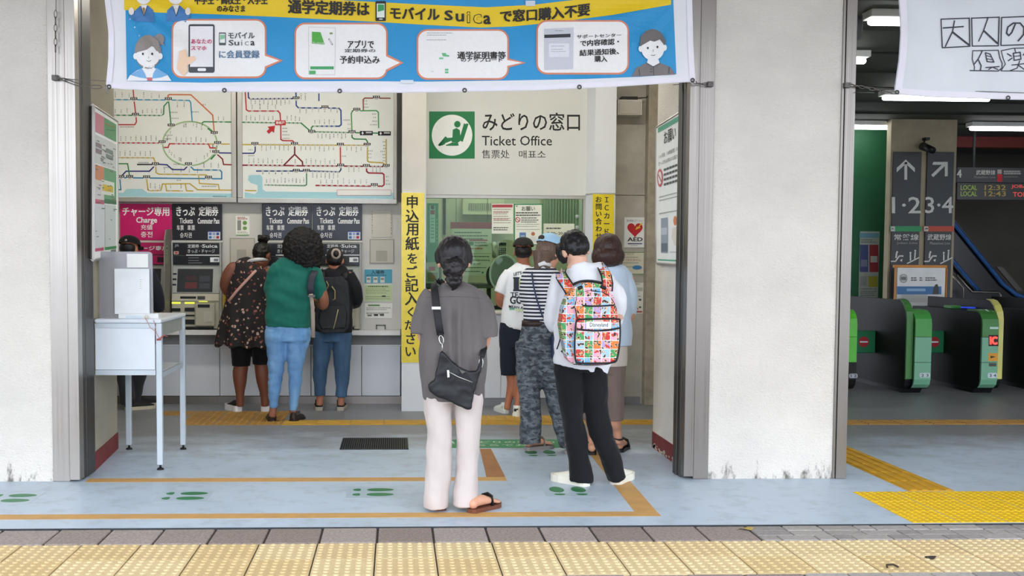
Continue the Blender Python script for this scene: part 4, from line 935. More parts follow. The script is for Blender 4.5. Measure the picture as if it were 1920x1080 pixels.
CLOTH = mat('banner_cloth', '#e9e9ec', .55, var=.03, vs=3, bump=.05, bs=40)
bn = banner('banner', onB, LED, RED_, BOT, -105, 'blue and yellow commuter pass banner hung across the opening', mt=CLOTH)
BLU, YLW, BK, ORG = '#2f97cf', '#f0cd25', '#2a2521', '#e08a6a'
def ply(*pts): return list(pts)
p = Pr(onB, 8)
top = [(233, -100), (1258, -100)]; bb = [(1268, 139), (1200, 144), (1100, 148), (950, 151), (800, 153), (650, 152), (500, 153), (380, 155), (238, 152)]
p.poly([(233, -100)] + [(233 + i * 102.5, -100) for i in range(1, 10)] + [(1258, -100)] + bb, BLU, 1)
yu = [(233, -40), (480, -12), (650, 1), (724, 5), (800, 9), (911, 14), (1002, 9), (1051, 3), (1150, -8), (1258, -22)]
yb_ = [(1258, 9), (1150, 28), (1050, 41), (960, 50), (900, 52), (800, 47), (700, 41), (600, 36), (520, 32), (400, 27), (300, 24), (233, 19)]
p.poly(yu + yb_, YLW, 2)
p.build('printed_field', bn)
p = Pr(onB, 8)
for x0, y0, x1, y1, tl in ((322, 36, 500, 147, (531, 114, 102, 128)), (552, 43, 727, 149, (757, 118, 103, 134)), (781, 55, 954, 150, (986, 118, 110, 127)), (1005, 38, 1179, 140, None)):
    p = Pr(onB, 8); p.rrect(x0, y0, x1, y1, 20, ORG, 3, tl); p.rrect(x0 + 3.2, y0 + 3.2, x1 - 3.2, y1 - 3.2, 17, '#f4f2ef', 4, (tl[0] - 7, tl[1], tl[2] + 3, tl[3] - 3) if tl else None)
    p.build('speech_bubble', bn)
p = Pr(onB, 8)
def tx(*a, **k): p.text(*a, **k)
tx('中学生・高校生・大学生', 365, -10, 502, 9, BK, 4, .03); tx('のみなさま', 407, 10.5, 460, 23, BK, 4, .03)
tx('通学定期券は', 540, -1, 693, 26, BK, 4, .035, slope=.035)
p.rrect(704, 2.5, 723.5, 40, 2, '#2b2b2b', 4); p.rect(706.5, 7.5, 721, 33.5, '#e8eee4', 5); p.poly([(708.5, 9), (720, 9.5), (720, 20), (708.5, 23)], '#3c9e5c', 6); p.rect(711, 35.2, 717.5, 37.8, '#cccccc', 5)
tx('モバイル', 731, 13, 824, 36, BK, 4, .035, slope=.03)
tx('S', 833, 20, 849, 39, BK, 4, .04); tx('u', 854, 26, 870, 41, BK, 4, .04)
for t_, a, b, c, d in (('i', 876, 23, 880.5, 43), ('c', 888, 28, 902, 44)): tx(t_, a - 1, b - 1, c + 1, d + 1, BK, 4, .05); tx(t_, a + .4, b + .4, c - .4, d - .4, YLW, 5, .02)
tx('a', 906, 29, 920, 46, BK, 4, .04)
tx('で窓口購入不要', 937, 19, 1106, 43, BK, 4, .035, f=lambda x: -.00042 * (x - 937) * (x - 937) * .7 - .03 * (x - 937))
p.rect(985, 2, 1003, 12, '#d4dbe2', 5); p.rect(751, 150.5, 775, 157, '#dde5ea', 5); 
# bubble 1
p.rrect(354, 46, 403, 137, 4, '#4c5055', 5); p.rect(357, 50, 400, 126, '#efecec', 6); p.rrect(371, 128.5, 387, 134, 2.5, '#f2f2f2', 6)
tx('あなたの', 359, 74, 398, 83, '#d2557a', 7, .03); tx('スマホ', 359, 87, 388, 95, '#d2557a', 7, .03)
p.poly([(337, 97), (349, 93), (352, 108), (366, 106), (368, 113), (352, 124), (352, 135), (345, 144), (333, 130)], '#f2cfb0', 8)
p.rrect(411, 61.5, 424, 85.5, 1.5, '#555a5c', 5); p.rect(412.5, 64, 422.5, 81, '#eef2ec', 6); p.poly([(413.5, 66), (422, 66), (422, 73), (413.5, 75.5)], '#8cc49a', 7)
tx('モバイル', 428, 61, 478, 73, '#54595c', 5, .03); tx('Su', 429, 75.5, 449, 86, '#54595c', 5, .03)
for t_, a, c in (('i', 452, 455), ('c', 459, 467)): tx(t_, a, 75.5 if t_ == 'i' else 78, c, 86, '#9a9da0', 5, .0)
tx('a', 470, 77.5, 478, 86, '#2c3034', 5, .03); tx('に会員登録', 411, 95, 487, 110, '#5c7d9a', 5, .025)
# bubble 2
p.line([(579, 51), (629, 53), (628, 141), (579, 140)], .6, '#b9bcb4', 5, True); p.poly([(585, 60), (601, 61), (609, 84), (585, 82.5)], '#58b04a', 5); tx('Suica', 586, 79, 608, 83, '#cfe6c4', 6, .02)
p.rrect(618, 61.5, 624, 65, 1.6, '#8b9a5c', 5); p.line([(617, 74), (623, 84)], 2.6, '#55585a', 5); p.line([(617.5, 75), (622.5, 83.5)], 1.4, '#f2f2f0', 6); p.rect(582, 125, 626, 130.5, '#4aa868', 5); p.rect(580, 133, 592, 139.5, '#58b06a', 5)
tx('アプリで', 652, 76, 701, 91, BK, 5, .025); tx('定期券の', 646, 92, 704, 99, '#4a4c50', 5, .02); tx('予約申込み', 637, 105, 712, 120, BK, 5, .02)
# bubble 3
lines(p, 800, 852, (62, 66, 75), '#9a9a98', 1, 5); p.poly([(828, 100), (836, 100), (836, 103), (842, 104), (842, 107), (830, 106)], '#6cc08a', 5); p.rect(823, 108.5, 831, 111.5, '#7cc896', 5); p.rect(834, 129.5, 840.5, 133, '#6cc08a', 5); p.rect(834, 134.5, 840.5, 138, '#6cc08a', 5); p.rect(808, 134, 813, 135, '#aac4b0', 5)
tx('通学証明書等', 857, 97, 948, 111, BK, 5, .025); tx('のアップロード', 864, 108, 942, 117, BK, 5, .02)
# bubble 4
p.poly([(1020, 55), (1075, 52), (1074, 130), (1020, 132)], '#cfd0d8', 5); p.poly([(1020, 66), (1069, 64), (1069, 70.5), (1020, 72)], '#35363c', 6); p.rrect(1028, 82, 1067, 108, 3, '#e4e5ea', 6); lines(p, 1033, 1062, (87, 93, 97), '#9a9ca4', .8, 7); lines(p, 1040, 1058, (58,), '#7a7c84', .9, 7)
tx('サポートセンター', 1081, 66, 1164, 73, BK, 5, .02, slope=-.04); tx('で内容確認・', 1087, 76, 1160, 88, BK, 5, .025, slope=-.05); tx('結果通知後、', 1086, 94, 1160, 106, BK, 5, .025, slope=-.05); tx('購入', 1114, 105, 1138, 117, BK, 5, .02)
p.build('lettering', bn, True)
p = Pr(onB, 8); OUT = '#3a4450'
# sailor girl
p.poly([(238, 152), (244, 142), (258, 132), (268, 128), (290, 128), (300, 132), (314, 140), (322, 152)], '#f2f2f2', 4); p.poly([(246, 141), (266, 128), (272, 138), (276, 148), (262, 146)], '#7ab2de', 5); p.poly([(316, 141), (294, 128), (288, 138), (286, 148), (302, 146)], '#7ab2de', 5); p.poly([(276, 146), (286, 146), (286, 152), (277, 152)], '#d06a70', 6)
p.rect(269, 118, 290, 134, '#f2f0ee', 4); p.ell(299, 74, 10, 10, '#8d8684', 4); p.poly([(300, 72), (310, 86), (302, 84)], '#8d8684', 4); p.ell(278, 98, 25, 32, '#948b86', 4); p.ell(278, 106, 22, 20, '#f4f2f0', 6); p.ell(255, 106, 4.5, 6, '#f4f2f0', 5); p.ell(301, 106, 4.5, 6, '#f4f2f0', 5)
p.poly([(254, 100), (256, 84), (268, 70), (284, 68), (298, 78), (302, 100), (294, 96), (287, 86), (276, 94)], '#948b86', 7)
for x in (269, 286.5): p.ell(x, 102, 1.8, 2.4, '#2f3338', 8)
p.line([(280, 107), (279.5, 110)], .7, OUT, 8); p.line([(276, 114.5), (280, 116.5), (284, 114)], .8, OUT, 8)
p.build('illustration', bn); p = Pr(onB, 8)
# two students at the top edge
for cx, sg in ((270, -1), (330, 1)):
    p.poly([(cx - 18, 40), (cx - 16, 20), (cx - 6, 11), (cx + 8, 11), (cx + 18, 20), (cx + 20, 42)], '#4a7fb8', 4); p.poly([(cx - 7, 10), (cx + 7, 10), (cx + 1, 30)], '#f0eeea', 5); p.poly([(cx, 14), (cx + 3, 17), (cx + 1, 28), (cx - 2, 17)], '#a07a4c' if sg < 0 else '#e6e4e0', 6); p.ell(cx, -8, 15, 17, '#f0eeec', 5); p.poly([(cx - 15, -8), (cx - 14, -30), (cx + 14, -30), (cx + 15, -8), (cx, -18)], '#5a5450', 6)
    p.poly([(cx + sg * 17, 20), (cx + sg * 27, 30), (cx + sg * 22, 38), (cx + sg * 16, 36)], '#4a7fb8', 5); p.ell(cx + sg * 23, 22, 5, 7, '#efe6dc', 6)
    p.line([(cx - 5, 12), (cx + 1, 31), (cx + 7, 12)], 1, OUT, 7); p.build('illustration', bn); p = Pr(onB, 8)
# boy in uniform
p.poly([(1184, 144), (1192, 128), (1212, 118), (1236, 118), (1256, 126), (1266, 140)], '#7d7674', 4); p.poly([(1214, 112), (1234, 112), (1236, 119), (1224, 125), (1212, 119)], '#f2f2f0', 5); p.ell(1223, 84, 24, 29, '#6f6967', 4); p.ell(1223, 92, 21.5, 22, '#f3f2f0', 6); p.ell(1201, 92, 4.5, 6, '#f3f2f0', 5); p.ell(1245, 90, 4.5, 6, '#f3f2f0', 5)
p.poly([(1199, 88), (1200, 70), (1210, 59), (1226, 57), (1240, 64), (1247, 78), (1245, 86), (1236, 75), (1226, 79), (1218, 77)], '#6f6967', 7)
for x, y in ((1213.5, 91), (1231.5, 89)): p.ell(x, y, 1.7, 2.2, '#2f3338', 8)
p.line([(1223.5, 94), (1223.5, 98)], .7, OUT, 8); p.line([(1219.5, 104), (1224, 105), (1227, 103.5)], .8, OUT, 8); p.line([(1224, 125), (1225, 142)], .9, OUT, 6)
for y in (130, 135): p.line([(1218, y), (1222, y)], .9, OUT, 6)
p.line([(1212, 119), (1224, 126), (1236, 119)], .9, OUT, 7); p.line([(1254, 127), (1253, 138)], .9, OUT, 6); p.line([(1197, 130), (1199, 142)], .9, OUT, 6)
p.build('illustration', bn)
# white hems and eyelets
q = MB()
hem = lambda x, y, w: [onB(x, y, 1.2), onB(x, y + w, 1.2)]
vs = []; N = 90
for i in range(N + 1):
    x = 200 + i * (1302 - 200) / N; b = lerp(BOT, x); vs += [onB(x, b - 10, 2.2), onB(x, b - 1, 2.2)]
q.add(vs, [(2 * i, 2 * i + 1, 2 * i + 3, 2 * i + 2) for i in range(N)])
for edge in (LED, RED_):
    vs = []; sg = 1 if edge is LED else -1
    for i in range(31):
        y = -100 + i * 8.5; x = lerp(edge, y); vs += [onB(x + sg * 1, y, 2.2), onB(x + sg * 11, y, 2.2)]
    q.add(vs, [(2 * i, 2 * i + 1, 2 * i + 3, 2 * i + 2) for i in range(30)])
q.build('hem', mat('hem_white', '#eeeaf2', .6, var=.04), bn, True)
for x in (205, 421, 637, 871, 1086, 1298):
    y = lerp(BOT, x) - 2.5; c = onB(x, y, 4); MB().tube([c + V((.011 * math.cos(a), 0, .011 * math.sin(a))) for a in [i * math.pi / 6 for i in range(13)]], .0045, 6, caps=False).build('eyelet', STEELD, bn, True)
# ================================================================== second banner
Y2 = 7.12
def onB2(x, y, l): return W(x, y, Y2 + .012 * math.sin(x * .03 + y * .012) + .01 * math.sin((x - 1690) * .12) * math.exp(-(x - 1690) / 50) + .008 * math.sin((y - (x - 1690) * .5) * .07) * math.exp(-(x - 1690) / 160)) - V((0, .0022 * l, 0))
L2_ = [(-110, 1680), (0, 1685), (60, 1688), (110, 1685), (165, 1677)]; R2_ = [(-110, 2400), (200, 2400)]; B2_ = [(1677, 176), (1740, 182), (1900, 187), (2150, 190), (2400, 188)]
b2 = banner('banner', onB2, L2_, R2_, B2_, -105, 'white banner with boxed brush characters over the concourse', 90, 22, mat('banner_white', '#dfe3e6', .6, var=.05, vs=2.5, bump=.05, bs=40))
p = Pr(onB2, 16); k3 = 5.4; IK = '#33353c'
def c3(pts): return [(1640 + x / k3, y / k3) for x, y in pts]
for pl, w in (([(668, 195), (955, 185), (960, 470), (682, 485), (668, 195)], 2), ([(978, 185), (1258, 175), (1248, 465), (985, 468), (978, 185)], 2), ([(1282, 178), (1600, 165), (1600, 450), (1275, 462), (1282, 178)], 2),
    ([(805, 212), (785, 320), (712, 472)], 2.2), ([(690, 285), (895, 270)], 2.4), ([(785, 325), (950, 455)], 3.2), ([(1143, 185), (1100, 310), (1050, 418)], 2.0), ([(1105, 315), (1240, 440)], 3.0),
    ([(1425, 235), (1385, 330), (1355, 362), (1332, 335), (1345, 275), (1400, 235), (1470, 235), (1508, 280), (1505, 350), (1450, 415)], 2.6),
    ([(990, 515), (1248, 510), (1265, 590), (1288, 640), (1285, 690), (1248, 720)], 1.7), ([(962, 715), (1245, 720)], 1.8), ([(990, 515), (985, 600), (1008, 680), (1005, 710)], 1.5),
    ([(1085, 520), (1045, 600), (1005, 650)], 2), ([(1045, 605), (1075, 665), (1068, 710)], 2), ([(1118, 535), (1165, 548), (1205, 630), (1135, 625), (1118, 535)], 1.9), ([(1130, 565), (1170, 575)], 1.4), ([(1130, 595), (1180, 605)], 1.4), ([(1120, 685), (1258, 675)], 1.9), ([(1180, 685), (1150, 705)], 1.8), ([(1200, 685), (1245, 705)], 1.8),
    ([(1278, 515), (1400, 490), (1600, 485)], 1.7), ([(1278, 515), (1300, 600), (1320, 650), (1275, 718), (1600, 722)], 1.5), ([(1340, 545), (1380, 570)], 2), ([(1350, 615), (1388, 590)], 2), ([(1400, 540), (1470, 530), (1478, 600), (1410, 612), (1400, 540)], 2), ([(1405, 572), (1472, 565)], 1.5), ([(1415, 495), (1425, 535)], 1.6), ([(1385, 660), (1560, 640)], 1.8), ([(1465, 615), (1440, 690), (1365, 718)], 1.8), ([(1450, 660), (1520, 710)], 1.8), ([(1500, 560), (1530, 520)], 2)):
    p.line(c3(pl), w * 1.05, IK, 2)
p.build('brush_lettering', b2)
q = MB(); vs = []
for i in range(61):
    x = 1679 + i * 12; b = lerp(B2_, x); vs += [onB2(x, b - 12, 2.2), onB2(x, b - 1, 2.2)]
q.add(vs, [(2 * i, 2 * i + 1, 2 * i + 3, 2 * i + 2) for i in range(60)])
vs = []
for i in range(31):
    y = -100 + i * 9; x = lerp(L2_, y); vs += [onB2(x + 1, y, 2.2), onB2(x + 14, y, 2.2)]
q.add(vs, [(2 * i, 2 * i + 1, 2 * i + 3, 2 * i + 2) for i in range(30)])
q.build('hem', mat('hem_white', '#eeeaf2', .6, var=.04), b2, True)
for x in (1681, 1889): c = onB2(x, lerp(B2_, x) - 3, 4); MB().tube([c + V((.011 * math.cos(a), 0, .011 * math.sin(a))) for a in [i * math.pi / 6 for i in range(13)]], .0045, 6, caps=False).build('eyelet', STEELD, b2, True)
# ================================================================== chains and tension wires
CH = mat('galvanised', '#77746e', .35, metal=.85, var=.15)
def link(mb, a, b, r=.0028, w=.009, flip=0):
    a, b = V(a), V(b); d = (b - a); u = d.normalized(); s = u.cross(V((0, 1, 0))).normalized() if not flip else V((0, 1, 0))
    pts = []
    for i in range(13):
        t = 2 * math.pi * i / 12; pts.append(a + d * (.5 + .56 * math.cos(t)) + s * (w * math.sin(t)))
    mb.tube(pts, r, 5, caps=False, ref=V((.3, .5, .8)))
def chain(name, label, path, wires, n, hook=True):
    t = thing(name, path[0] - V((0, 0, .05)), label, 'chain', None)
    q = MB(); P = path; cum = [0]
    for a, b in zip(P, P[1:]): cum.append(cum[-1] + (b - a).length)
    def at(s):
        for i in range(len(P) - 1):
            if s <= cum[i + 1] + 1e-9: return P[i].lerp(P[i + 1], (s - cum[i]) / (cum[i + 1] - cum[i]))
        return P[-1]
    for i in range(n):
        k = MB(); link(k, at(cum[-1] * i / n), at(cum[-1] * (i + 1) / n), flip=i % 2); k.build('link', CH, t, True)
    for wq in wires: MB().tube(wq, .0022, 5).build('wire', CH, t, True)
    a = path[0]; MB().box(a.x - .025, a.x + .012, a.y + .0, YF - .012, a.z - .016, a.z + .016).build('bracket', STEELD, t)
    return t
YC = YF - .05
cl = chain('banner_chain', 'steel chain and turnbuckle at the banner corner by the pen desk jamb', [W(104, 145, YC), W(122, 150, YC)], [[W(104, 145, YC), W(104, 100, YC)], [W(106, 146, YC), W(150, 150, YC), W(198, 152, YN)], [W(153, 161, YC), W(170, 163, YN - .01)], [W(105, 20, YC), W(105, -60, YC)]], 3)
a, b = W(122, 150, YC), W(153, 161, YC); s_ = V((0, 0, .008)); MB().tube([a + s_, b + s_], .003, 6).tube([a - s_, b - s_], .003, 6).tube([a + s_ * 1.3, a - s_ * 1.3], .005, 6).tube([b + s_ * 1.3, b - s_ * 1.3], .005, 6).build('turnbuckle', CH, cl, True)
k = MB(); link(k, W(170, 163, YN - .01), W(190, 163, YN - .01), .003, .011); k.build('snap_hook', CH, cl, True)
k = MB(); link(k, W(199, 160, YN - .01), W(202, 175, YN - .01), .003, .006); k.build('snap_hook', CH, cl, True)
for i in range(6): k = MB(); link(k, W(104, 20 + i * 13, YC), W(104, 33 + i * 13, YC), flip=i % 2); k.build('link', CH, cl, True)
cr = chain('banner_chain', 'steel snap chain at the banner corner beside the white pillar', [W(1335, 157, YC), W(1310, 158, YC), W(1299, 152, YN - .012)], [[W(1300, 153, YN - .01), W(1290, 157, YN + .03), W(1262, 159, YN + .04)]], 3)
c3_ = chain('banner_chain', 'double steel chain holding the white banner to the steel jamb', [W(1592, 159, YC), W(1620, 164, YC), W(1681, 175, Y2 - .012)], [[W(1592, 158, YC), W(1640, 165, YC), W(1920, 174, Y2 - .02), W(2300, 178, Y2 - .02)], [W(1602, 173, YC + .02), W(1640, 174, Y2)]], 9)
# ================================================================== floor markings
TAPE = mat('orange_tape', '#c99c5c', .6, var=.1, vs=8, bump=.05); 
tp = thing('tape_line', (0, 6.2, 0), 'outer orange queue line taped on the floor', 'floor tape')
zt = .0015
B(-4.5, 1.525, 6.17, 6.285, .0002, zt).build('strip', TAPE, tp)
MB().prism([(1.395, 6.286, .0002), (1.525, 6.286, .0002), (1.60, 8.3, .0002), (1.475, 8.3, .0002)], (0, 0, zt)).build('strip', TAPE, tp)
tp2 = thing('tape_line', (0, 7.2, 0), 'inner orange queue line taped on the floor', 'floor tape')
B(-2.02, .742, 7.195, 7.315, .0002, zt).build('strip', TAPE, tp2)
MB().prism([(.615, 7.316, .0002), (.742, 7.316, .0002), (.742, 8.42, .0002), (.655, 8.42, .0002)], (0, 0, zt)).build('strip', mat('brown_tape', '#a8764a', .7, var=.1, vs=8), tp2)
gs_ = thing('green_floor_strip', (.9, 8.6, 0), 'green floor sticker strip with two lines of white writing', 'floor sticker')
a, b = G(846, 840), G(1062, 824); B(a.x, b.x + .05, a.y, b.y, .0002, .0014).build('sheet', mat('floor_green', '#3f8a5a', .5, var=.06), gs_)
p = Pr(onG(.0016)); p.text('みどりの窓口の', 872, 827, 1040, 831, '#cfe0cc', 1, .01); p.text('こちらでお待ち', 868, 833, 1036, 836.5, '#cfe0cc', 1, .01); p.poly([(850, 832), (853, 832), (849, 827), (846, 828)], '#cfe0cc', 1); p.build('lettering', gs_, True)
FGR = '#2f7d4c'
def footsticker(cx, cy, ang, label, group='green footprint stickers on the floor'):
    c = G(cx, cy); t = thing('footprint_sticker', c, label, 'floor sticker', group)
    B(c.x - .16, c.x + .16, c.y - .17, c.y + .17, .0002, .0008).build('clear_sheet', mat('sticker_clear', '#b4c6d2', .35, var=.03), t)
    R = Matrix.Rotation(ang, 3, 'Z')
    for sx in (-.07, .07):
        q = MB(); o = [c + R @ V((sx + .046 * math.cos(a) * (1 - .12 * math.sin(a)), .05 + .085 * math.sin(a), .0012)) for a in [2 * math.pi * i / 24 for i in range(24)]]
        h = [c + R @ V((sx + .036 * math.cos(a), -.085 + .038 * math.sin(a) if math.sin(a) < 0 else -.085 + .012 * math.sin(a), .0012)) for a in [2 * math.pi * i / 16 for i in range(16)]]
        q.prism(o, (0, 0, .0004)).prism(h, (0, 0, .0004)); q.build('footprint', mat('ink_green_foot', FGR, .45, var=.08), t)
    return t
footsticker(1066, 921, 0, 'green footprint sticker behind the boy with the backpack')
footsticker(1014, 850, 0, 'green footprint sticker at the sandals of the striped shirt girl')
footsticker(698, 923, -math.pi / 2, 'sideways green footprint sticker between the orange lines beside the woman in white trousers')
footsticker(345, 930, -math.pi / 2, 'sideways green footprint sticker in front of the writing desk')
footsticker(20, 934, -math.pi / 2, 'sideways green footprint sticker before the far white wall')
# drain grate
dg = thing('drain_grate', (-.16, 8.67, 0), 'black slatted drain grate set in the floor', 'drain')
x0, x1, y0, y1 = -.425, .103, 8.405, 8.935
MB().box(x0, x1, y0, y0 + .012, .0003, .006).box(x0, x1, y1 - .012, y1, .0003, .006).box(x0, x0 + .012, y0, y1, .0003, .006).box(x1 - .012, x1, y0, y1, .0003, .006).build('frame', DARK, dg)
B(x0 + .012, x1 - .012, y0 + .012, y1 - .012, .0003, .001).build('pit', mat('pit_black', '#0c0c0d', .9), dg)
for i in range(30):
    x = x0 + .02 + i * (x1 - x0 - .04) / 29; B(x - .0045, x + .0045, y0 + .012, y1 - .012, .001, .006).build('slat', mat('slat_iron', '#3a3b3d', .5, metal=.5), dg)
# yellow tactile strips
YTM = mat('tactile_yellow', '#c0973a', .55, var=.14, vs=6); YTB = mat('tactile_bright', '#e8bd12', .5, var=.12, vs=5); OTM = mat('tactile_worn', '#a87f3c', .6, var=.2, vs=7)
def barmesh(l, w, mt):
    q = MB(); q.box(.001, l - .001, 0, w, .0002, .003, mt)
    for k in range(4): q.box(.006, l - .006, w * (k + .5) / 4 - w * .06, w * (k + .5) / 4 + w * .06, .003, .008, mt, .002)
    return q.mesh('bar_tile')
def dmesh(l, n, mt):
    me = dotmesh(l, l, n, .014, .004, mt)
    for v in me.vertices: v.co.z = v.co.z + .0065 if v.co.z > -.01 else .0003
    return me
def tiles(t, me, x0, y0, nx, ny, l, w=None, rot=0, name='tactile_tile'):
    for i in range(nx):
        for j in range(ny):
            o = bpy.data.objects.new(name, me); COL.objects.link(o); o.parent = t; o.rotation_euler.z = rot
            o.location = (V((x0 + i * l, y0 + j * (w or l), 0)) if not rot else V((x0, y0 + i * l, 0))) - t.location
t = thing('tactile_strip', (0, 9.7, 0), 'yellow ribbed guide strip crossing the ticket hall', 'tactile paving')
tiles(t, barmesh(.3, .28, YTM), -1.0, 9.66, 12, 1, .3)
t = thing('tactile_patch', (-1.4, 10.1, 0), 'yellow dotted warning patch under the woman in the floral dress', 'tactile paving')
d3 = dmesh(.3, 5, OTM); tiles(t, d3, -1.9, 9.66, 3, 2, .3); tiles(t, d3, -2.2, 10.26, 4, 1, .3)
t = thing('tactile_patch', (1, 9.8, 0), 'yellow dotted warning patch at the office window', 'tactile paving')
tiles(t, dmesh(.3, 5, YTM), .72, 9.945, 3, 1, .3)
t = thing('tactile_strip', (5, 9.7, 0), 'worn orange guide strip across the dark concourse floor', 'tactile paving')
tiles(t, barmesh(.3, .28, OTM), 3.05, 9.63, 26, 1, .3)
t = thing('tactile_strip', (3.4, 7.5, 0), 'yellow ribbed guide strip leading into the concourse', 'tactile paving')
tiles(t, barmesh(.3, .3, mat('tactile_lane', '#d3a01a', .55, var=.15, vs=6)), 3.575, 6.815, 9, 1, .3, rot=math.pi / 2)
t = thing('tactile_patch', (4.2, 6.4, 0), 'bright yellow dotted mat at the concourse entrance', 'tactile paving')
tiles(t, dmesh(.275, 6, YTB), 2.9, 5.975, 12, 3, .275)

# fallen leaf and litter on the pavement
def leaf(px, py, r, col, label, name='fallen_leaf', tw=0.):
    c = G(px, py, .004); pts = [c + V((r * math.cos(a) * (1 + .2 * math.sin(3 * a + tw)), r * .55 * math.sin(a), .006 * math.sin(2 * a + tw))) for a in [2 * math.pi * i / 14 for i in range(14)]]
    MB().add([c + V((0, 0, .008))] + pts, [(0, i + 1, (i + 1) % 14 + 1) for i in range(14)]).build(name, mat('leaf' + col, col, .7, var=.2, vs=30), None, label=label, cat='leaf')
leaf(1399, 991, .04, '#9c8748', 'fallen yellow brown leaf at the edge of the painted floor')
leaf(1744, 1045, .028, '#2c2620', 'dark withered scrap on a tactile tile', 'withered_leaf', 1.)
c = G(1672, 1062, .004); MB().tube([c + V((-.028, -.012, 0)), c + V((-.02, .012, .004)), c + V((.012, .012, .006)), c + V((.028, -.01, 0))], .005, 6).build('twig', mat('twig_dark', '#3a3026', .8), None, True, label='small curled dark twig on a tactile tile', cat='twig')
# ================================================================== concourse objects
CT = mat('tube_white', '#ffffff', .4, var=0, emit=7)
for i, (xl, y, lb) in enumerate(((3.56, 8.3, 'single tube lamp nearest the steel jamb in the concourse'), (3.02, 9.9, 'single tube lamp half hidden by the steel jamb'), (5.38, 12.1, 'long tube lamp right below the white banner'), (5.45, 14.75, 'tube lamp above the green wall panel'), (7.78, 14.75, 'tube lamp above the hanging platform sign'))):
    z = 3.36
    fluoro(xl + .62, y, z, 1.24, CONC_W, lb, 'tube lamps on the concourse ceiling', e=CT, warm=(1, 1, .86), tubes=1)
GBK = mat('gate_black', '#131413', .5, var=.12, spec=.25); GGR = mat('gate_green', '#459643', .4, var=.05); GPL = mat('gate_pale_green', '#6fa888', .4, var=.05); GED = mat('gate_edge', '#3f7a38', .4, var=.06); GBR = mat('gate_bright', '#55b82e', .4, var=.06)
YG0 = 11.82
def gate(x, flip, label, style):
    w = .26; t = thing('ticket_gate', (x + w / 2, YG0 + .8, 0), label, 'ticket gate', 'ticket gates of the concourse')
    X = (lambda u: x + u) if not flip else (lambda u: x + w - u)
    def sl(a, b, prof, nm, mt):
        a, b = sorted((X(a), X(b))); MB().prism([(a, y, z) for y, z in prof], (b - a, 0, 0)).build(nm, mt, t)
    y0 = YG0
    def rp(y, z0, z1, r, yend, r2=.1):      # side profile with rounded front
        top = [(y + r - r * math.cos(a), z1 - r + r * math.sin(a)) for a in (0, .4, .8, 1.2, 1.57)]
        bot = [(y + r2 - r2 * math.sin(a), z0 + r2 - r2 * math.cos(a)) for a in (0, .5, 1.0, 1.57)]
        return bot + top + [(yend, z1), (yend, z0)]
    sl(.07, w, rp(y0 + .03, .05, .915, .12, y0 + 1.65), 'body', GBK)
    sl(0, .068, rp(y0 + .07, .05, 1.035, .22, y0 + 1.65), 'side_fin', GBK)
    # green edge of the fin
    pr = rp(y0 + .045, .07, 1.05, .22, y0 + .42)[3:9]; pin = [(a + .028, b - .004) for a, b in pr]
    q = MB(); a, b = sorted((X(-.006), X(.069)))
    for i in range(len(pr) - 1): q.prism([(a, *pr[i]), (a, *pr[i + 1]), (a, *pin[i + 1]), (a, *pin[i])], (b - a, 0, 0))
    q.build('edge_band', GED if style != 'ic' else mat('gate_edge_yellow', '#c9c46a', .4), t)
    # front shells
    zs = ((.64, .935, 'top'), (.36, .635, 'mid'), (.07, .355, 'low'))
    for z0, z1, nm in zs:
        if nm == 'top':
            pf = [(y0, z0)] + [(y0 + .16 - .16 * math.cos(a), z1 - .16 + .16 * math.sin(a)) for a in (0, .4, .8, 1.2, 1.57)] + [(y0 + .34, z1), (y0 + .34, z1 - .03), (y0 + .1, z0)]
        elif nm == 'low': pf = [(y0 + .07, z0), (y0 + .02, z0 + .04), (y0, z0 + .1), (y0, z1), (y0 + .1, z1), (y0 + .1, z0)]
        else: pf = [(y0, z0), (y0, z1), (y0 + .1, z1), (y0 + .1, z0)]
        m_ = {'plain': (GGR, GPL, GPL), 'ic': (GED, GPL, GPL), 'bright': (GBR, GBR, GBK)}[style][('top', 'mid', 'low').index(nm)]
        sl(.072, w - .004, pf, 'front_cover', m_)
    sl(.03, w - .02, [(y0 + .2, 0), (y0 + .16, .05), (y0 + 1.6, .05), (y0 + 1.55, 0)], 'plinth', DARK)
    return t, X
gates = [gate(4.80, False, 'bright green fronted ticket gate half hidden by the steel jamb', 'bright'), gate(5.635, False, 'green fronted ticket gate beside the closed flap doors', 'plain'), gate(6.455, True, 'ticket gate with the red IC display on its front', 'ic'), gate(7.27, True, 'dark ticket gate at the far end of the gate row', 'ic')]
def gprint(t, Y, f):
    p = Pr(onY(Y)); f(p); p.build('lettering', t, True)
gprint(gates[0][0], YG0 - .001, lambda p: (p.rrect(1592, 700.5, 1608, 709, 3, '#9aa0a4', 1), p.text('1 2', 1595, 702, 1606, 707.5, '#24282c', 2, .03)))
gprint(gates[1][0], YG0 - .001, lambda p: (p.rrect(1724, 699, 1744, 708, 3, '#b9c8c4', 1), p.text('2 3', 1727, 701, 1741, 706.5, '#4a545c', 2, .03)))
def f_(p):
    p.rect(1853.5, 628, 1872, 649, '#1c1416', 1); p.rect(1853, 662, 1871, 677, '#d9952a', 1); p.poly([(1857, 667), (1867, 669), (1857, 672)], '#2a2418', 2); p.rect(1854, 681, 1868, 687, '#4a463c', 1)
    p.rrect(1852, 699, 1870, 709, 3, '#c2d0d0', 1); p.text('3 4', 1855, 701, 1868, 707, '#56606c', 2, .03); p.rect(1856, 613, 1872, 617, '#b6d4c8', 1)
gprint(gates[2][0], YG0 - .001, f_)
p = Pr(onY(YG0 - .002)); p.text('IC', 1855.5, 631, 1870, 646, mat('led_red', '#ff2a22', .4, emit=2.2), 2, .06); p.build('ic_display', gates[2][0])
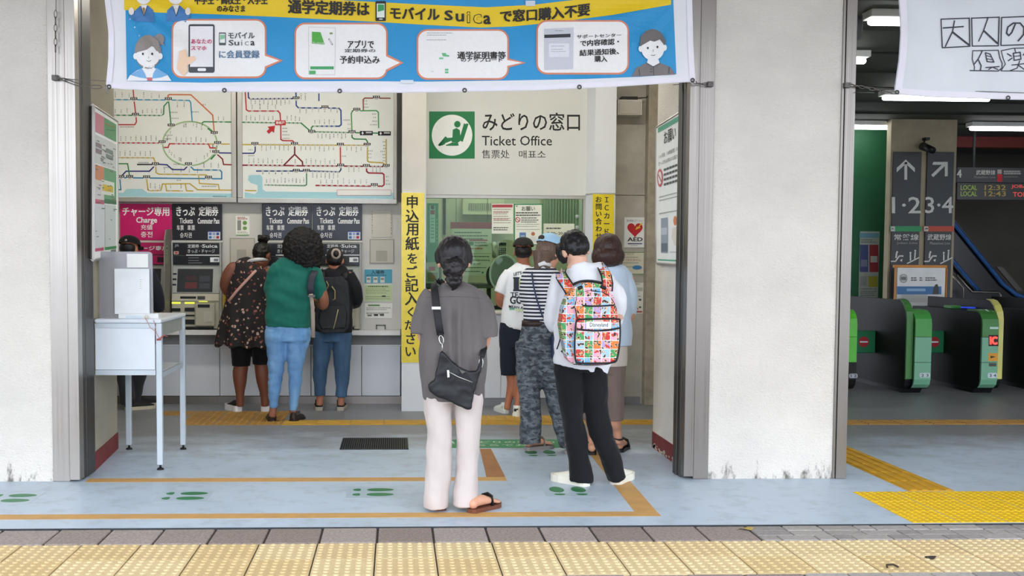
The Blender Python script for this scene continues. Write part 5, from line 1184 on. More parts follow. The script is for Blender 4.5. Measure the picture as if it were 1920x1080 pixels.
p = Pr(lambda x, y, l: V((W(x, 600, YG0).x, YG0 + .03 + (612 - y) * .010, .936 + .0007 * l - max(0, (y - 604) * .011)))); p.text('IC', 1853, 596, 1871, 609, '#d5e6da', 2, .04); p.build('lettering', gates[2][0])
t, X = gates[2]
MB().tube([(X(.16), YG0 + .5, .936), (X(.16), YG0 + .5, .95)], [(.075, .1), (.07, .095)], 20).build('ic_reader', mat('reader_blue', '#2c46d8', .35, emit=.25), t, True)
MB().box(min(X(.1), X(.22)), max(X(.1), X(.22)), YG0 + .75, YG0 + .95, .916, .955, None, .01).build('ticket_slot', GGR, t)
FL = mat('flap_green', '#1f7a4c', .45, var=.06)
def flap(x0, x1, label):
    t = thing('gate_flap', ((x0 + x1) / 2, 12.66, .3), label, 'gate flap', 'flap doors between the gates')
    z0, z1 = W(1650, 662, 12.65).z, W(1650, 620, 12.65).z
    MB().box(x0, x1, 12.65, 12.68, z0, z1, None, .01).build('flap', FL, t)
    cx, cz = (x0 + x1) / 2, (z0 + z1) / 2; rx = min(.062, (x1 - x0) * .3)
    MB().tube([(cx, 12.648, cz), (cx, 12.6495, cz)], [(rx, .062)] * 2, 24).build('no_entry_disc', mat('disc_red', '#b02a30', .4), t)
    B(cx - rx * .75, cx + rx * .75, 12.6455, 12.6475, cz - .009, cz + .009).build('no_entry_bar', WHITE, t)
xa, xb = 5.06, 5.635
flap(xa + .0, xa + .285, 'green flap door with no-entry disc beside the bright gate'); flap(xa + .29, xb - .002, 'green flap door with no-entry disc hinged on the plain gate')
flap(6.22, 6.4555, 'green flap door hinged on the gate with the IC display')
# ------------------------------------------------ sign pillar
YQ = 14.5; pa, pb = W(1667, 400, YQ).x, W(1790, 400, YQ).x
struct('wall_sign_pillar', B(pa, pb, YQ, YQ + .13, 0, 3.36), mat('pillar_beige', '#a89c82', .8, var=.1, vs=6))
YQ1 = YQ - .03
DSG = mat('sign_dark', '#3b3d40', .45, var=.05)
def psign(x0, x1, label, arrow, num, jp, en, col, sym):
    a, b = W(x0, 585, YQ1), W(x1, 285, YQ1); t = thing('platform_sign', ((a.x + b.x) / 2, YQ1, a.z), label, 'sign', 'platform signs on the concourse pillar')
    MB().box(a.x, b.x, YQ1, YQ - .001, a.z, b.z, None, .004).build('panel', DSG, t)
    p = Pr(onY(YQ1)); LT = '#dcdcd4'; w = x1 - x0; cx = (x0 + x1) / 2
    if arrow == 'up': p.rect(cx - 2.6, 304, cx + 2.6, 337, LT, 1); p.poly([(cx, 299), (cx + 17, 315), (cx + 17, 323), (cx, 307), (cx - 17, 323), (cx - 17, 315)], LT, 1)
    else: p.line([(cx - 11, 329), (cx + 13, 306)], 5.6, LT, 1); p.poly([(cx - 10, 303.5), (cx + 17, 303.5), (cx + 17, 330), (cx + 11.5, 331), (cx + 11.5, 309), (cx - 12, 309)], LT, 1)
    p.text(num, x0 + 4, 369, x1 - 2, 400, LT, 1, .01); p.rect(x0 + 1, 424, x1 - 1, 434, col, 1); p.rect(x0 + 2, 424.5, x0 + 10, 433.5, '#d0d0c8', 2); p.text(sym, x0 + 3, 427, x0 + 9, 431, '#333333', 3, .02)
    p.text(jp, x0 + w * .14, 439, x1 - w * .1, 450.5, LT, 1, .01); p.text(en, x0 + w * .22, 453.5, x1 - w * .14, 458.5, '#a8a8a0', 1)
    for o in (0, 30):      # escalator and stairs pictograms
        ex = x0 + 3 + o
        if not o: p.line([(ex, 490), (ex + 8, 490), (ex + 15, 480), (ex + 22, 480)], 2.6, LT, 1); p.line([(ex + 9, 483), (ex + 10, 475)], 3, LT, 1); p.ell(ex + 11, 472.5, 1.8, 1.8, LT, 1); p.poly([(ex + 16, 488), (ex + 21, 485), (ex + 20, 491)], LT, 1)
        else: p.line([(ex, 494), (ex + 22, 483)], 2.2, LT, 1); p.line([(ex + 6, 488), (ex + 6, 477)], 2.6, LT, 1); p.line([(ex + 14, 485), (ex + 15, 473)], 2.6, LT, 1); p.ell(ex + 6, 474, 1.8, 1.8, LT, 1); p.ell(ex + 15, 470, 1.8, 1.8, LT, 1)
    p.build('lettering', t, True)
psign(1668, 1728.5, 'dark sign to platforms one and two with an up arrow', 'up', '1·2', '常磐線', 'Joban Line', '#3d9d62', 'JL')
psign(1730.5, 1789.5, 'dark sign to platforms three and four with a slanting arrow', 'diag', '3·4', '武蔵野線', 'Musashino Line', '#c9553c', 'JM')
cm = thing('security_camera', W(1738, 284, YQ - .2), 'small black camera on the concourse pillar', 'camera')
MB().tube([W(1730, 274, YQ - .1), W(1749, 282, YQ - .35)], [.055, .045], 10).build('body', DARK, cm, True); MB().tube([W(1733, 262, YQ - .08), W(1733, 274, YQ - .08)], .012, 8).build('bracket', DARK, cm, True); MB().box(W(1729, 262, YQ).x, W(1737, 262, YQ).x, YQ - .1, YQ - .001, W(1733, 264, YQ).z, W(1733, 259, YQ).z).build('mount', DARK, cm)
# yellow framed notice board
YK = 13.9; yn = thing('framed_notice_board', (W(1726, 700, YK).x, YK, 0), 'yellow framed notice board behind the ticket gates', 'notice board')
a, b = W(1680, 612, YK), W(1773, 501, YK); B(a.x, b.x, YK + .004, YK + .03, a.z, b.z).build('sheet', mat('board_sheet', '#c8c9c4', .25, spec=.8), yn)
FY = mat('frame_yellow', '#d18a32', .45)
for x0, y0, x1, y1 in ((1676, 497, 1777, 502), (1676, 612, 1777, 617), (1676, 497, 1681.5, 617), (1771.5, 497, 1777, 617)):
    c, d = W(x0, y1, YK), W(x1, y0, YK); MB().box(c.x, d.x, YK, YK + .035, c.z, d.z, None, .004).build('frame_bar', FY, yn)
for x in (1690, 1763): c = W(x, 617, YK); B(c.x - .015, c.x + .015, YK + .01, YK + .03, 0, c.z).build('leg', STEELD, yn)
p = Pr(onY(YK + .003)); p.ell(1694, 522, 7.5, 8.5, '#8d8f8e', 1); p.ell(1694, 522, 6.3, 7.3, '#c2c3be', 2); p.rect(1689, 519, 1699, 525, '#777a7a', 3); p.rect(1682, 537, 1765, 552, '#4677a8', 1); p.rect(1690, 552, 1738, 567, '#b3b2ac', 1)
for x, w in ((1708, 14), (1724, 6), (1735, 26)): lines(p, x, x + w, (520, 524), '#6d7070', 2.4)
p.poly([(1748, 552), (1750, 540), (1754, 533), (1758, 533), (1760, 541), (1760, 552)], '#4a4a48', 2); p.rect(1700, 541, 1735, 546, '#8fb4d4', 2)
p.build('print', yn)
# posters on the green wall
def d_(p):
    p.rect(1611.5, 437, 1648, 446, '#6fa3b8', 1); lines(p, 1614, 1645, (449, 453), '#6d7a74', 1.6); p.rect(1612, 459, 1628, 510, '#4d5a8a', 1); p.rect(1630, 459, 1647, 510, '#96343e', 1); p.rect(1632, 480, 1645, 492, '#b9bcb4', 2); p.rect(1614, 487, 1626, 500, '#8088a8', 2)
    p.rect(1628, 518, 1646, 538, '#a8a23c', 1); p.rect(1613, 518, 1625, 536, '#9aa09a', 1); lines(p, 1613, 1646, (541, 545.5, 549, 553), '#6d7a74', 1.4)
plate('concourse_poster', 1609.5, 434, 1649.5, 558, 15.185, .012, mat('poster_pale', '#aeb8b2', .5), 'tall poster with blue and red blocks on the green wall', 'poster', d_, part='sheet')
# hanging sign with departure display
YH = 15.6
hs = thing('hanging_platform_sign', (W(1900, 375, YH).x, YH, W(1900, 362, YH).z), 'grey hanging sign for the red line platforms', 'sign')
a, b = W(1795, 342, YH), W(2060, 316, YH); MB().box(a.x, b.x, YH, YH + .15, a.z, b.z, None, .004).build('panel', DSG, hs)
for x in (1830, 2020): c = W(x, 316, YH); B(c.x - .015, c.x + .015, YH + .06, YH + .09, c.z, 3.36).build('hanger', DARK, hs)
p = Pr(onY(YH)); p.text('4', 1794, 318, 1803, 333, '#c9c9c2', 1, .02); p.text('武蔵野線', 1830, 319, 1866, 328, '#b9b9b2', 1, .01); p.text('Musashino Line', 1826, 330, 1866, 334, '#8d8d88', 1); p.rect(1870, 327, 1879, 341, '#b5202a', 1); p.rect(1870, 318, 1878, 326, '#9d8f8c', 1); lines(p, 1882, 1918, (320, 324), '#9a9a94', 3); lines(p, 1882, 1918, (331,), '#77776f', 1.4)
p.build('lettering', hs, True)
ld = thing('departure_display', (W(1900, 375, YH).x, YH, W(1900, 374, YH).z), 'departure display with green and red LED text', 'display')
a, b = W(1795, 374, YH), W(2060, 344.5, YH); B(a.x, b.x, YH + .01, YH + .14, a.z, b.z - .003).build('casing', mat('display_black', '#1e1e1c', .3), ld)
LG_ = mat('led_green', '#7d9440', .5, emit=.12); LY_ = mat('led_amber', '#8d7a3c', .5, emit=.12); LR_ = mat('led_red_dim', '#d04a40', .5, emit=.25)
p = Pr(onY(YH + .01))
for r, tm in ((347, '12:32'), (358.5, '12:43')): p.text('LOCAL', 1801, r, 1832, r + 9.5, LG_, 1, .02); p.text(tm, 1846, r, 1886, r + 9.5, LY_, 1, .02)
p.text('JOBAN', 1896, 346.5, 1935, 354, LR_, 1, .02); p.text('TOKYO', 1899, 360, 1945, 369, LR_, 1, .02)
p.build('led_text', ld, True)
struct('wall_red_beam', B(W(1793, 268, 16.4).x, 13.9, 16.4, 16.6, W(1850, 276, 16.4).z, 3.36), mat('beam_red', '#7a2f2b', .6, var=.1))
# escalator
YX = 16.9
es = thing('escalator', (W(1860, 560, YX).x, YX + .3, 0), 'escalator with blue edged balustrade behind the gates', 'escalator')
def PX(pts, Y=YX): return [W(x, y, Y) for x, y in pts]
MB().prism(PX([(1770, 395), (1790, 412), (1892, 538), (1925, 560), (2060, 562), (2060, 660), (1770, 660)], YX + .05), (0, .9, 0)).build('balustrade', mat('escalator_black', '#15171c', .25), es)
BLUE = mat('escalator_blue', '#2f5f9c', .4); HR = mat('handrail_black', '#20242c', .4)
MB().tube(PX([(1772, 402), (1793, 424), (1880, 532), (1905, 552), (1930, 560), (2060, 562)]), .035, 8).build('handrail', BLUE, es, True)
MB().tube(PX([(1770, 470), (1790, 492), (1820, 528), (1838, 548)], YX - .05), .03, 8).build('handrail', BLUE, es, True)
MB().prism(PX([(1868, 500), (1880, 500), (1918, 545), (1906, 545)], YX + .0), (0, .03, 0)).build('deck_plate', STEELD, es)
rl = thing('stair_rail', (W(1840, 560, 16.3).x, 16.3, 0), 'steel tube rail at the foot of the escalator', 'railing')
MB().tube(PX([(1786, 515), (1800, 534), (1806, 540), (1806, 640)], 16.3), .022, 8).build('rail', STEEL, rl, True)
MB().tube(PX([(1794, 516), (1822, 547), (1872, 548), (1876, 553), (1876, 640)], 16.3), .022, 8).build('rail', STEEL, rl, True)
for x in (1806, 1876): c = W(x, 640, 16.3); MB().tube([c, V((c.x, c.y, 0))], .022, 8).build('post', STEEL, rl, True)
# ceiling speaker behind the jamb
cs = thing('ceiling_speaker', W(1606, 70, 8.2), 'grey round ceiling speaker beside the steel jamb', 'speaker')
c = W(1604, 52, 8.15); MB().tube([c + V((-.09, .03, .02)), c + V((.03, 0, 0)), c + V((.045, -.005, -.0))], [.06, .095, .09], 18).build('body', mat('speaker_grey', '#6a6f72', .5), cs, True); B(c.x - .06, c.x - .03, c.y, c.y + .03, c.z + .05, 3.36).build('bracket', DARK, cs)
# ================================================================== people kit
def fabric(name, col, rough=.85, var=.06, vs=4, weave=350, wb=.12, folds=.0):
    if name in MC: return MC[name]
    m, p = base(name); MC[name] = m; v = coords(m); n = nz(m, v, vs, 5); c = lin(col)
    lk(m, ramp(m, n.outputs['Fac'], [(.3, tuple(x * (1 - var) for x in c[:3]) + (1,)), (.7, tuple(min(1, x * (1 + var)) for x in c[:3]) + (1,))]), p.inputs['Base Color'])
    p.inputs['Roughness'].default_value = rough; p.inputs['Specular IOR Level'].default_value = .2; p.inputs['Sheen Weight'].default_value = .08
    bumpn(m, p, nz(m, v, weave, 2).outputs['Fac'], wb, .003); return m
def skinm(name, col):
    if name in MC: return MC[name]
    m, p = base(name); MC[name] = m; v = coords(m); n = nz(m, v, 14, 4); c = lin(col)
    lk(m, ramp(m, n.outputs['Fac'], [(.3, tuple(x * .92 for x in c[:3]) + (1,)), (.7, c)]), p.inputs['Base Color'])
    p.inputs['Roughness'].default_value = .5; p.inputs['Subsurface Weight'].default_value = .08; p.inputs['Subsurface Radius'].default_value = (.02, .008, .004)
    return m
def hairm(name, col, sc=(260, 260, 14), bs=.5, rough=.42):
    if name in MC: return MC[name]
    m, p = base(name); MC[name] = m; v = coords(m, sc); n = nz(m, v, 1, 3); c = lin(col)
    lk(m, ramp(m, n.outputs['Fac'], [(.3, tuple(x * .6 for x in c[:3]) + (1,)), (.7, tuple(min(1, x * 1.35) for x in c[:3]) + (1,))]), p.inputs['Base Color'])
    p.inputs['Roughness'].default_value = rough; p.inputs['Specular IOR Level'].default_value = .4
    bumpn(m, p, n.outputs['Fac'], bs, .004); return m
def cat(nodes, k=4):                      # Catmull-Rom resampling of node tuples
    nodes = [tuple(n) for n in nodes]
    if len(nodes) < 3: k = 3
    out = []; N = len(nodes)
    for i in range(N - 1):
        p0, p1, p2, p3 = nodes[max(0, i - 1)], nodes[i], nodes[i + 1], nodes[min(N - 1, i + 2)]
        for j in range(k):
            t = j / k
            out.append(tuple(.5 * (2 * b + (c - a) * t + (2 * a - 5 * b + 4 * c - d) * t * t + (3 * b - a - 3 * c + d) * t ** 3) for a, b, c, d in zip(p0, p1, p2, p3)))
    return out + [nodes[-1]]
def remesh(mb, vox, it=4, disp=None, extra=None, fac=.5):
    me = mb.mesh('tmp'); me.materials.clear(); o = bpy.data.objects.new('tmp', me); COL.objects.link(o)
    r = o.modifiers.new('r', 'REMESH'); r.mode = 'VOXEL'; r.voxel_size = vox; r.use_smooth_shade = True
    if it: sm = o.modifiers.new('s', 'SMOOTH'); sm.factor = fac; sm.iterations = it
    bpy.context.view_layer.update()
    nm = bpy.data.meshes.new_from_object(o.evaluated_get(bpy.context.evaluated_depsgraph_get()))
    bpy.data.objects.remove(o); bpy.data.meshes.remove(me)
    if disp:
        n = len(nm.vertices); co = np.empty(n * 3, 'f'); nm.vertices.foreach_get('co', co); co = co.reshape(-1, 3)
        no = np.empty(n * 3, 'f'); nm.vertices.foreach_get('normal', no); no = no.reshape(-1, 3)
        d = np.array([disp(V(c)) for c in co.tolist()], 'f')
        nm.vertices.foreach_set('co', (co + no * d[:, None]).ravel()); nm.update()
    if extra:
        bm = bmesh.new(); bm.from_mesh(nm); bm.from_mesh(extra.mesh('x')); bm.to_mesh(nm); bm.free()
    return nm
def wrinkle(amp, sc, seed=0):
    o = V((seed * 3.1, seed * 1.7, seed * 2.3)); s = V(sc)
    return lambda p: amp * (noise.noise(V((p.x * s.x, p.y * s.y, p.z * s.z)) + o) + .4 * noise.noise(V((p.x * s.x * 2.3, p.y * s.y * 2.3, p.z * s.z * 2.3)) + o))
def hemfade(d, z, r=.07): return lambda p: d(p) * max(0, min(1, (p.z - z) / r))
class Person:
    def __init__(s, label, foot, skin, vox=.008):
        g = G(*foot); s.Y = g.y; s.S = g.y / F; s.vox = vox
        s.root = thing('person', (g.x, g.y, 0), label, 'person'); s.skin = skin; s.body = MB(); s.hands = MB()
    def J(s, x, y, dy=0): return W(x, y, s.Y + dy)
    def tube(s, mb, nodes, ratio=1.0, n=16, k=4, grow=0, ex=1.0):
        """nodes: (px, py, dy, half width in px[, half depth in m])"""
        nn = [(a[0], a[1], a[2], a[3] * s.S, a[4] if len(a) > 4 else a[3] * s.S * ratio) for a in nodes]
        r = cat(nn, k)
        mb.tube([s.J(a[0], a[1], a[2]) for a in r], [(a[3] + grow, a[4] + grow) for a in r], n, dome=False, ex=ex)
    def limb(s, mb, nodes, **kw):
        s.tube(mb, nodes, **kw)
        for q in (nodes[0], nodes[-1]):
            r = q[3] * s.S * .96; mb.sph(s.J(q[0], q[1], q[2]), (r, r * kw.get('ratio', 1), r), 12, 8)
    def head(s, x, y, hpx=None, yaw=0, tilt=0, roll=0, dy=0, k=1.0, ears=True):
        """head centre at pixel; yaw>0 turns the face to the right, tilt>0 looks down"""
        c = s.J(x, y, dy); s.hc = c
        R = Matrix.Rotation(-yaw, 3, 'Z') @ Matrix.Rotation(roll, 3, 'Y') @ Matrix.Rotation(-tilt, 3, 'X'); s.hR = R; s.hk = k
        P = lambda a, b, d: c + R @ (V((a, b, d)) * k)
        m = s.body
        m.sph(P(0, -.008, .022), tuple(v * k for v in (.076, .094, .098)), 20, 14, rot=R)
        m.sph(P(0, .028, -.045), tuple(v * k for v in (.060, .066, .072)), 18, 12, rot=R)
        m.sph(P(0, .068, -.088), tuple(v * k for v in (.03, .028, .026)), 12, 8, rot=R)
        m.tube([P(0, .088, .012), P(0, .104, -.022), P(0, .096, -.034)], [.010 * k, .014 * k, .012 * k], 8)
        for sx in (-1, 1):
            m.sph(P(sx * .036, .074, -.012), tuple(v * k for v in (.026, .02, .02)), 10, 8, rot=R)
            if ears: m.sph(P(sx * .080, -.004, -.012), tuple(v * k for v in (.012, .022, .034)), 10, 8, rot=R)
        s.P = P
    def neck(s, x, y, w, dy=0):
        a = s.P(0, -.018, -.05); b = s.J(x, y, dy)
        s.body.tube([a, (a + b) / 2, b], [(w * s.S * .95, w * s.S), (w * s.S * .95, w * s.S), (w * s.S * 1.25, w * s.S * 1.1)], 14)
    def facebits(s):
        ey = mat('eye_dark', '#1c1a1a', .25); mo = mat('lip', '#a5605a', .5)
        for sx in (-1, 1): MB().sph(s.P(sx * .033, .094, .004), tuple(v * s.hk for v in (.011, .006, .006)), 10, 6, rot=s.hR).build('eye', ey, s.root, True)
        MB().sph(s.P(0, .094, -.058), tuple(v * s.hk for v in (.022, .008, .006)), 10, 6, rot=s.hR).build('mouth', mo, s.root, True)
    def hand(s, w, d, nrm, side=1, curl=.5, k=1.0):
        """palm and five fingers; w wrist, d pointing direction, nrm palm normal"""
        d = V(d).normalized(); nrm = V(nrm); nrm = (nrm - d * nrm.dot(d)).normalized(); r = d.cross(nrm) * side
        m = s.hands; w = V(w)
        m.tube([w - d * .01, w + d * .03 * k, w + d * .075 * k, w + d * .095 * k], [(.024 * k, .019 * k), (.034 * k, .016 * k), (.04 * k, .014 * k), (.036 * k, .011 * k)], 12, ref=nrm)
        for i, (o, L) in enumerate(((-.030, .062), (-.010, .072), (.010, .068), (.029, .052))):
            p0 = w + d * .086 * k + r * o * k; pts = [p0]; dd = d.copy()
            for j in range(3):
                dd = (Matrix.Rotation(curl * (.5 + .3 * j), 3, r) @ dd) if side > 0 else (Matrix.Rotation(-curl * (.5 + .3 * j), 3, r) @ dd)
                pts.append(pts[-1] + dd * L * k * (.45, .32, .26)[j])
            m.tube(pts, [.0092 * k, .0085 * k, .008 * k, .0062 * k], 8, ref=nrm, dome=True)
        t0 = w + d * .028 * k - r * .03 * k; td = (d * .7 - r * .8 - nrm * -.25).normalized()
        m.tube([t0, t0 + td * .034 * k, t0 + (td * .8 + d * .5).normalized() * .062 * k], [.012 * k, .0105 * k, .0075 * k], 8, ref=nrm, dome=True)
    def finish(s):
        me = remesh(s.body, s.vox, 5, extra=s.hands if s.hands.v else None)
        s.bo = obj('body', me, s.skin, s.root, True); s.facebits(); return s.bo
    def cloth(s, name, mb, mt, vox=None, it=5, disp=None, fac=.5, label=None):
        return obj(name, remesh(mb, vox or s.vox, it, disp, None, fac), mt, s.root, True, label=label)
    def shoe(s, px, py, ang, upper, sole, L=.25, k=1.0, heel_h=.03, collar=True, accent=None):
        g = G(px, py); R = Matrix.Rotation(ang, 3, 'Z'); Q = lambda x, y, z: g + R @ V((x * k, y * L, z * k))
        prof = [(-.06, .018, .055), (0, .032, .085), (.15, .037, .09), (.35, .037, .082), (.5, .041, .066), (.68, .047, .052), (.85, .043, .042), (.97, .028, .032), (1.02, .012, .022)]
        q = MB(); vs = []; n = 14
        for t, w, h in prof:
            for i in range(n):
                a = 2 * math.pi * i / n; z = math.sin(a)
                vs.append(Q(w * math.cos(a), t, heel_h * .7 + (h - heel_h * .4) * max(0, z) ** .8 + (-.008 if z < 0 else 0)))
        fs = [(j * n + i, j * n + (i + 1) % n, (j + 1) * n + (i + 1) % n, (j + 1) * n + i) for j in range(len(prof) - 1) for i in range(n)] + [tuple(range(n - 1, -1, -1)), tuple(range((len(prof) - 1) * n, len(prof) * n))]
        q.add(vs, fs); sh = q.build('shoe', upper, s.root, True)
        out = [(-.08, .016), (-.04, .032), (.05, .04), (.3, .041), (.55, .046), (.7, .051), (.88, .046), (1.0, .03), (1.05, .012)]
        ring = [Q(w, t, 0) for t, w in out] + [Q(-w, t, 0) for t, w in reversed(out)]
        MB().prism(ring, (0, 0, heel_h * k)).build('sole', sole, sh)
        if collar: MB().tube([Q(0, .12, .055), Q(0, .12, .1)], [(.036 * k, .042 * k)] * 2, 14).build('collar', upper, sh, True)
        if accent: MB().tube([Q(.0, -.045, .05), Q(0, -.04, .075)], [(.02 * k, .006)] * 2, 8).build('heel_tab', accent, sh, True)
        return sh
    def sandal(s, px, py, ang, sole, strap, L=.25, ankle=None, h=.025):
        g = G(px, py); R = Matrix.Rotation(ang, 3, 'Z'); Q = lambda x, y, z: g + R @ V((x, y * L, z))
        out = [(-.06, .018), (0, .034), (.3, .038), (.55, .042), (.75, .048), (.92, .042), (1.03, .02)]
        sd = MB().prism([Q(w, t, 0) for t, w in out] + [Q(-w, t, 0) for t, w in reversed(out)], (0, 0, h)).build('sandal', sole, s.root)
        MB().tube([Q(-.046, .55, h), Q(-.03, .6, h + .05), Q(0, .62, h + .06), Q(.03, .6, h + .05), Q(.046, .55, h)], [(.016, .004)] * 5, 8, ref=R @ V((0, 1, .3))).build('strap', strap, sd, True)
        m = s.body                                       # bare foot
        m.sph(Q(0, .06, h + .028), (.03, .036, .032), 12, 8)
        if ankle is not None: m.tube([Q(0, .14, h + .04), ankle], [.034, .032], 12)
        m.tube([Q(0, .1, h + .036), Q(0, .4, h + .036), Q(0, .65, h + .024), Q(0, .8, h + .018)], [(.028, .03), (.034, .032), (.04, .02), (.04, .013)], 12, ref=V((0, 0, 1)))
        for i in range(5):
            x = -.034 + i * .017; m.tube([Q(x, .76, h + .014), Q(x, .98 - abs(i - (1 if math.cos(ang) > 2 else 1.5)) * .035, h + .011)], .0105, 8, dome=True)
        return sd
def on_mesh(o, dirv=V((0, 1, 0)), off=.003, back=.6):
    """print mapper: projects photo pixels onto an existing mesh along the view ray"""
    from mathutils.bvhtree import BVHTree
    me = o.data; l = wloc(o); bv = BVHTree.FromPolygons([v.co + l for v in me.vertices], [tuple(p.vertices) for p in me.polygons])
    last = [V((0, min(v.co.y for v in me.vertices) + l.y, 0))]
    def f(x, y, ly):
        d = ray(x, y); h = bv.ray_cast(V((0, 0, HC)), d)
        if h[0] is not None: last[0] = h[0]; return h[0] - d.normalized() * off * ly
        Y = last[0].y; return W(x, y, Y) - d.normalized() * off * ly
    return f
def flat_strap(name, pts, w, mt, parent, th=.003, ref=V((0, 1, 0))):
    return MB().tube(pts, [(w, th)] * len(pts), 8, ref=ref, ex=.6).build(name, mt, parent, True)
SK1 = skinm('skin_light', '#d9a284'); SK2 = skinm('skin_tan', '#b9785a'); SK3 = skinm('skin_brown', '#7d4a35'); SK4 = skinm('skin_mid_brown', '#9a6248')
HB = hairm('hair_black', '#1b1719'); HBR = hairm('hair_brown', '#3d2620'); HLB = hairm('hair_ash', '#6a5648')
# ------------------------------------------------------------------ woman in the grey tee
P = Person('woman in a loose grey brown tee and cream trousers with a black shoulder bag', (842, 957), SK1, .0075)
P.head(851, 488, tilt=.12, k=1.06); P.neck(851, 534, 15, .0)
b = P.body
P.tube(b, [(851, 540, 0, 30, .055), (851, 560, 0, 44, .072), (850, 640, 0, 46, .076), (850, 740, 0, 46, .08)])
armL = [(806, 556, 0, 15), (797, 590, .0, 13), (793, 622, .03, 11.5), (799, 640, .09, 10.5), (818, 640, .2, 9), (834, 634, .28, 7.5)]
armR = [(897, 556, 0, 15), (908, 590, .0, 13), (910, 625, .02, 12), (906, 645, .06, 11.5), (895, 664, .15, 10), (874, 660, .26, 7.5)]
P.limb(b, armL); P.limb(b, armR)
P.hand(P.J(834, 634, .28), (1, .35, .0), (0, 0, 1), 1, .5); P.hand(P.J(874, 660, .26), (-1, .35, .1), (0, 0, 1), -1, .5)
legL = [(822, 738, 0, 29, .1), (821, 765, 0, 27.5, .1), (824, 807, 0, 23.5, .085), (823, 873, 0, 25.5, .08), (818, 920, 0, 24, .08), (817.5, 951, .0, 22.5, .085)]
legR = [(877, 738, 0, 29, .1), (878, 765, 0, 27, .1), (877, 807, 0, 23, .085), (876, 873, 0, 21.5, .078), (873, 920, 0, 22.5, .08), (871.5, 947, .0, 22, .085)]
for lg in (legL, legR): P.tube(b, [(x, y, d, h * .72, q * .72) for x, y, d, h, q in lg])
P.sandal(826, 957, .05, mat('sandal_brown', '#6a3d28', .6), DARK, ankle=P.J(820, 935, .03)); P.sandal(884, 962, -.75, mat('sandal_brown', '#6a3d28', .6), DARK, ankle=P.J(874, 940, .02))
P.finish()
TEE = fabric('tee_grey_brown', '#65605f', var=.1, vs=6)
m = MB(); P.tube(m, [(851, 529, 0, 21, .062), (851, 534, 0, 27, .07), (851.5, 540, 0, 39, .085), (852, 549, 0, 50, .098), (851, 566, 0, 58, .112), (850, 610, 0, 61, .12), (850, 680, 0, 62.5, .126), (850.5, 720, 0, 62, .126), (851, 742, 0, 60, .122), (851, 750, 0, 56, .118)], n=28)
P.tube(m, [(812, 549, 0, 17), (801, 570, 0, 20), (792, 600, 0, 19.5), (788, 626, 0, 16.5)]); P.tube(m, [(890, 549, 0, 17), (903, 572, 0, 20.5), (912, 604, 0, 21), (915, 633, 0, 20.5)])
def dsp(p, c=P.J(851, 600).x, z0=P.J(851, 556).z, z1=P.J(851, 750).z):
    f = max(0, min(1, (z0 - p.z) / .12)); x = p.x - c; t = max(0, min(1, (z0 - p.z) / .5))
    w = x * (1 - .25 * t) + .02 * noise.noise(V((p.x * 4, p.y * 4, p.z * 3)))
    pleat = -.026 * math.exp(-(w / .010) ** 2) + .012 * math.exp(-((abs(w) - .026) / .012) ** 2)
    folds = .017 * noise.noise(V((p.x * 17 + p.z * 1.5, p.y * 8, p.z * 2.6))) + .010 * noise.noise(V((p.x * 34, p.y * 16, p.z * 4 + 3)))
    return f * (pleat * (1 - .5 * t) + folds * (.5 + .8 * t)) + .008 * noise.noise(p * 9)
tee = P.cloth('tshirt', m, TEE, .0065, 4, hemfade(dsp, P.J(851, 750).z, .09))
pp = Pr(on_mesh(tee, off=.0016), 5); pp.line([(798, 558), (830, 556.5), (851, 556), (880, 557), (906, 560)], .9, '#4d453f', 1); pp.line([(834, 535), (842, 537), (851, 537.5), (860, 537), (868, 535)], .9, '#4d453f', 1)
pp.build('seam', tee)
PC = fabric('trousers_cream', '#c9beb9', var=.04); m = MB()
P.tube(m, [(850, 716, 0, 54, .11), (850, 735, 0, 56, .115), (850, 752, 0, 56, .112)], n=24)
for lg in (legL, legR): P.tube(m, lg, n=20)
P.cloth('trousers', m, PC, .007, 3, wrinkle(.011, (10, 10, 7), 2))
m = MB(); X = P.P
m.sph(X(0, -.014, .034), (.101, .109, .108), 20, 14, rot=P.hR); m.sph(X(0, -.05, -.012), (.083, .066, .07), 18, 12, rot=P.hR); m.sph(X(-.08, .01, .02), (.026, .05, .055), 12, 8, rot=P.hR); m.sph(X(.08, .01, .02), (.026, .05, .055), 12, 8, rot=P.hR)
P.cloth('hair', m, HB, .006, 3, wrinkle(.006, (40, 40, 12), 1))
m = MB(); bc = P.J(851, 502, -.125); m.sph(bc, (.066, .05, .06), 16, 12); m.sph(bc + V((0, .01, -.065)), (.05, .04, .045), 14, 10); m.tube([bc + V((.01, .02, -.09)), bc + V((-.008, .045, -.135))], [.022, .008], 10)
P.cloth('hair_bun', m, HB, .0055, 2, wrinkle(.010, (38, 38, 38), 5))
# her bag
bg_ = thing('shoulder_bag', P.J(850, 765, -.17), 'black nylon shoulder bag hanging at the back of the grey tee', 'bag')
BGM = mat('nylon_black', '#15171b', .5, var=.12, vs=10, bump=.25, bs=25); YBAG = -.172
ol = [(828, 657), (838, 668), (850, 680), (866, 691), (882, 697), (895, 697), (899, 682), (902, 668), (904, 668), (903, 690), (897, 710), (892, 728), (887, 752), (884, 767), (877, 768), (860, 762), (842, 753), (820, 745), (805, 734), (803, 724), (808, 718), (815, 714), (818, 698), (823, 676)]
m = MB(); m.prism([P.J(x, y, YBAG) for x, y in ol], (0, .05, 0)); obj('bag_body', remesh(m, .006, 5, wrinkle(.006, (14, 14, 14), 3)), BGM, bg_, True)
ZS = mat('zip_silver', '#c9c9c4', .3, metal=.9)
MB().tube([P.J(838, 695, YBAG - .004), P.J(860, 707, YBAG - .010), P.J(886, 717, YBAG - .006)], .0028, 6).build('zip', ZS, bg_, True)
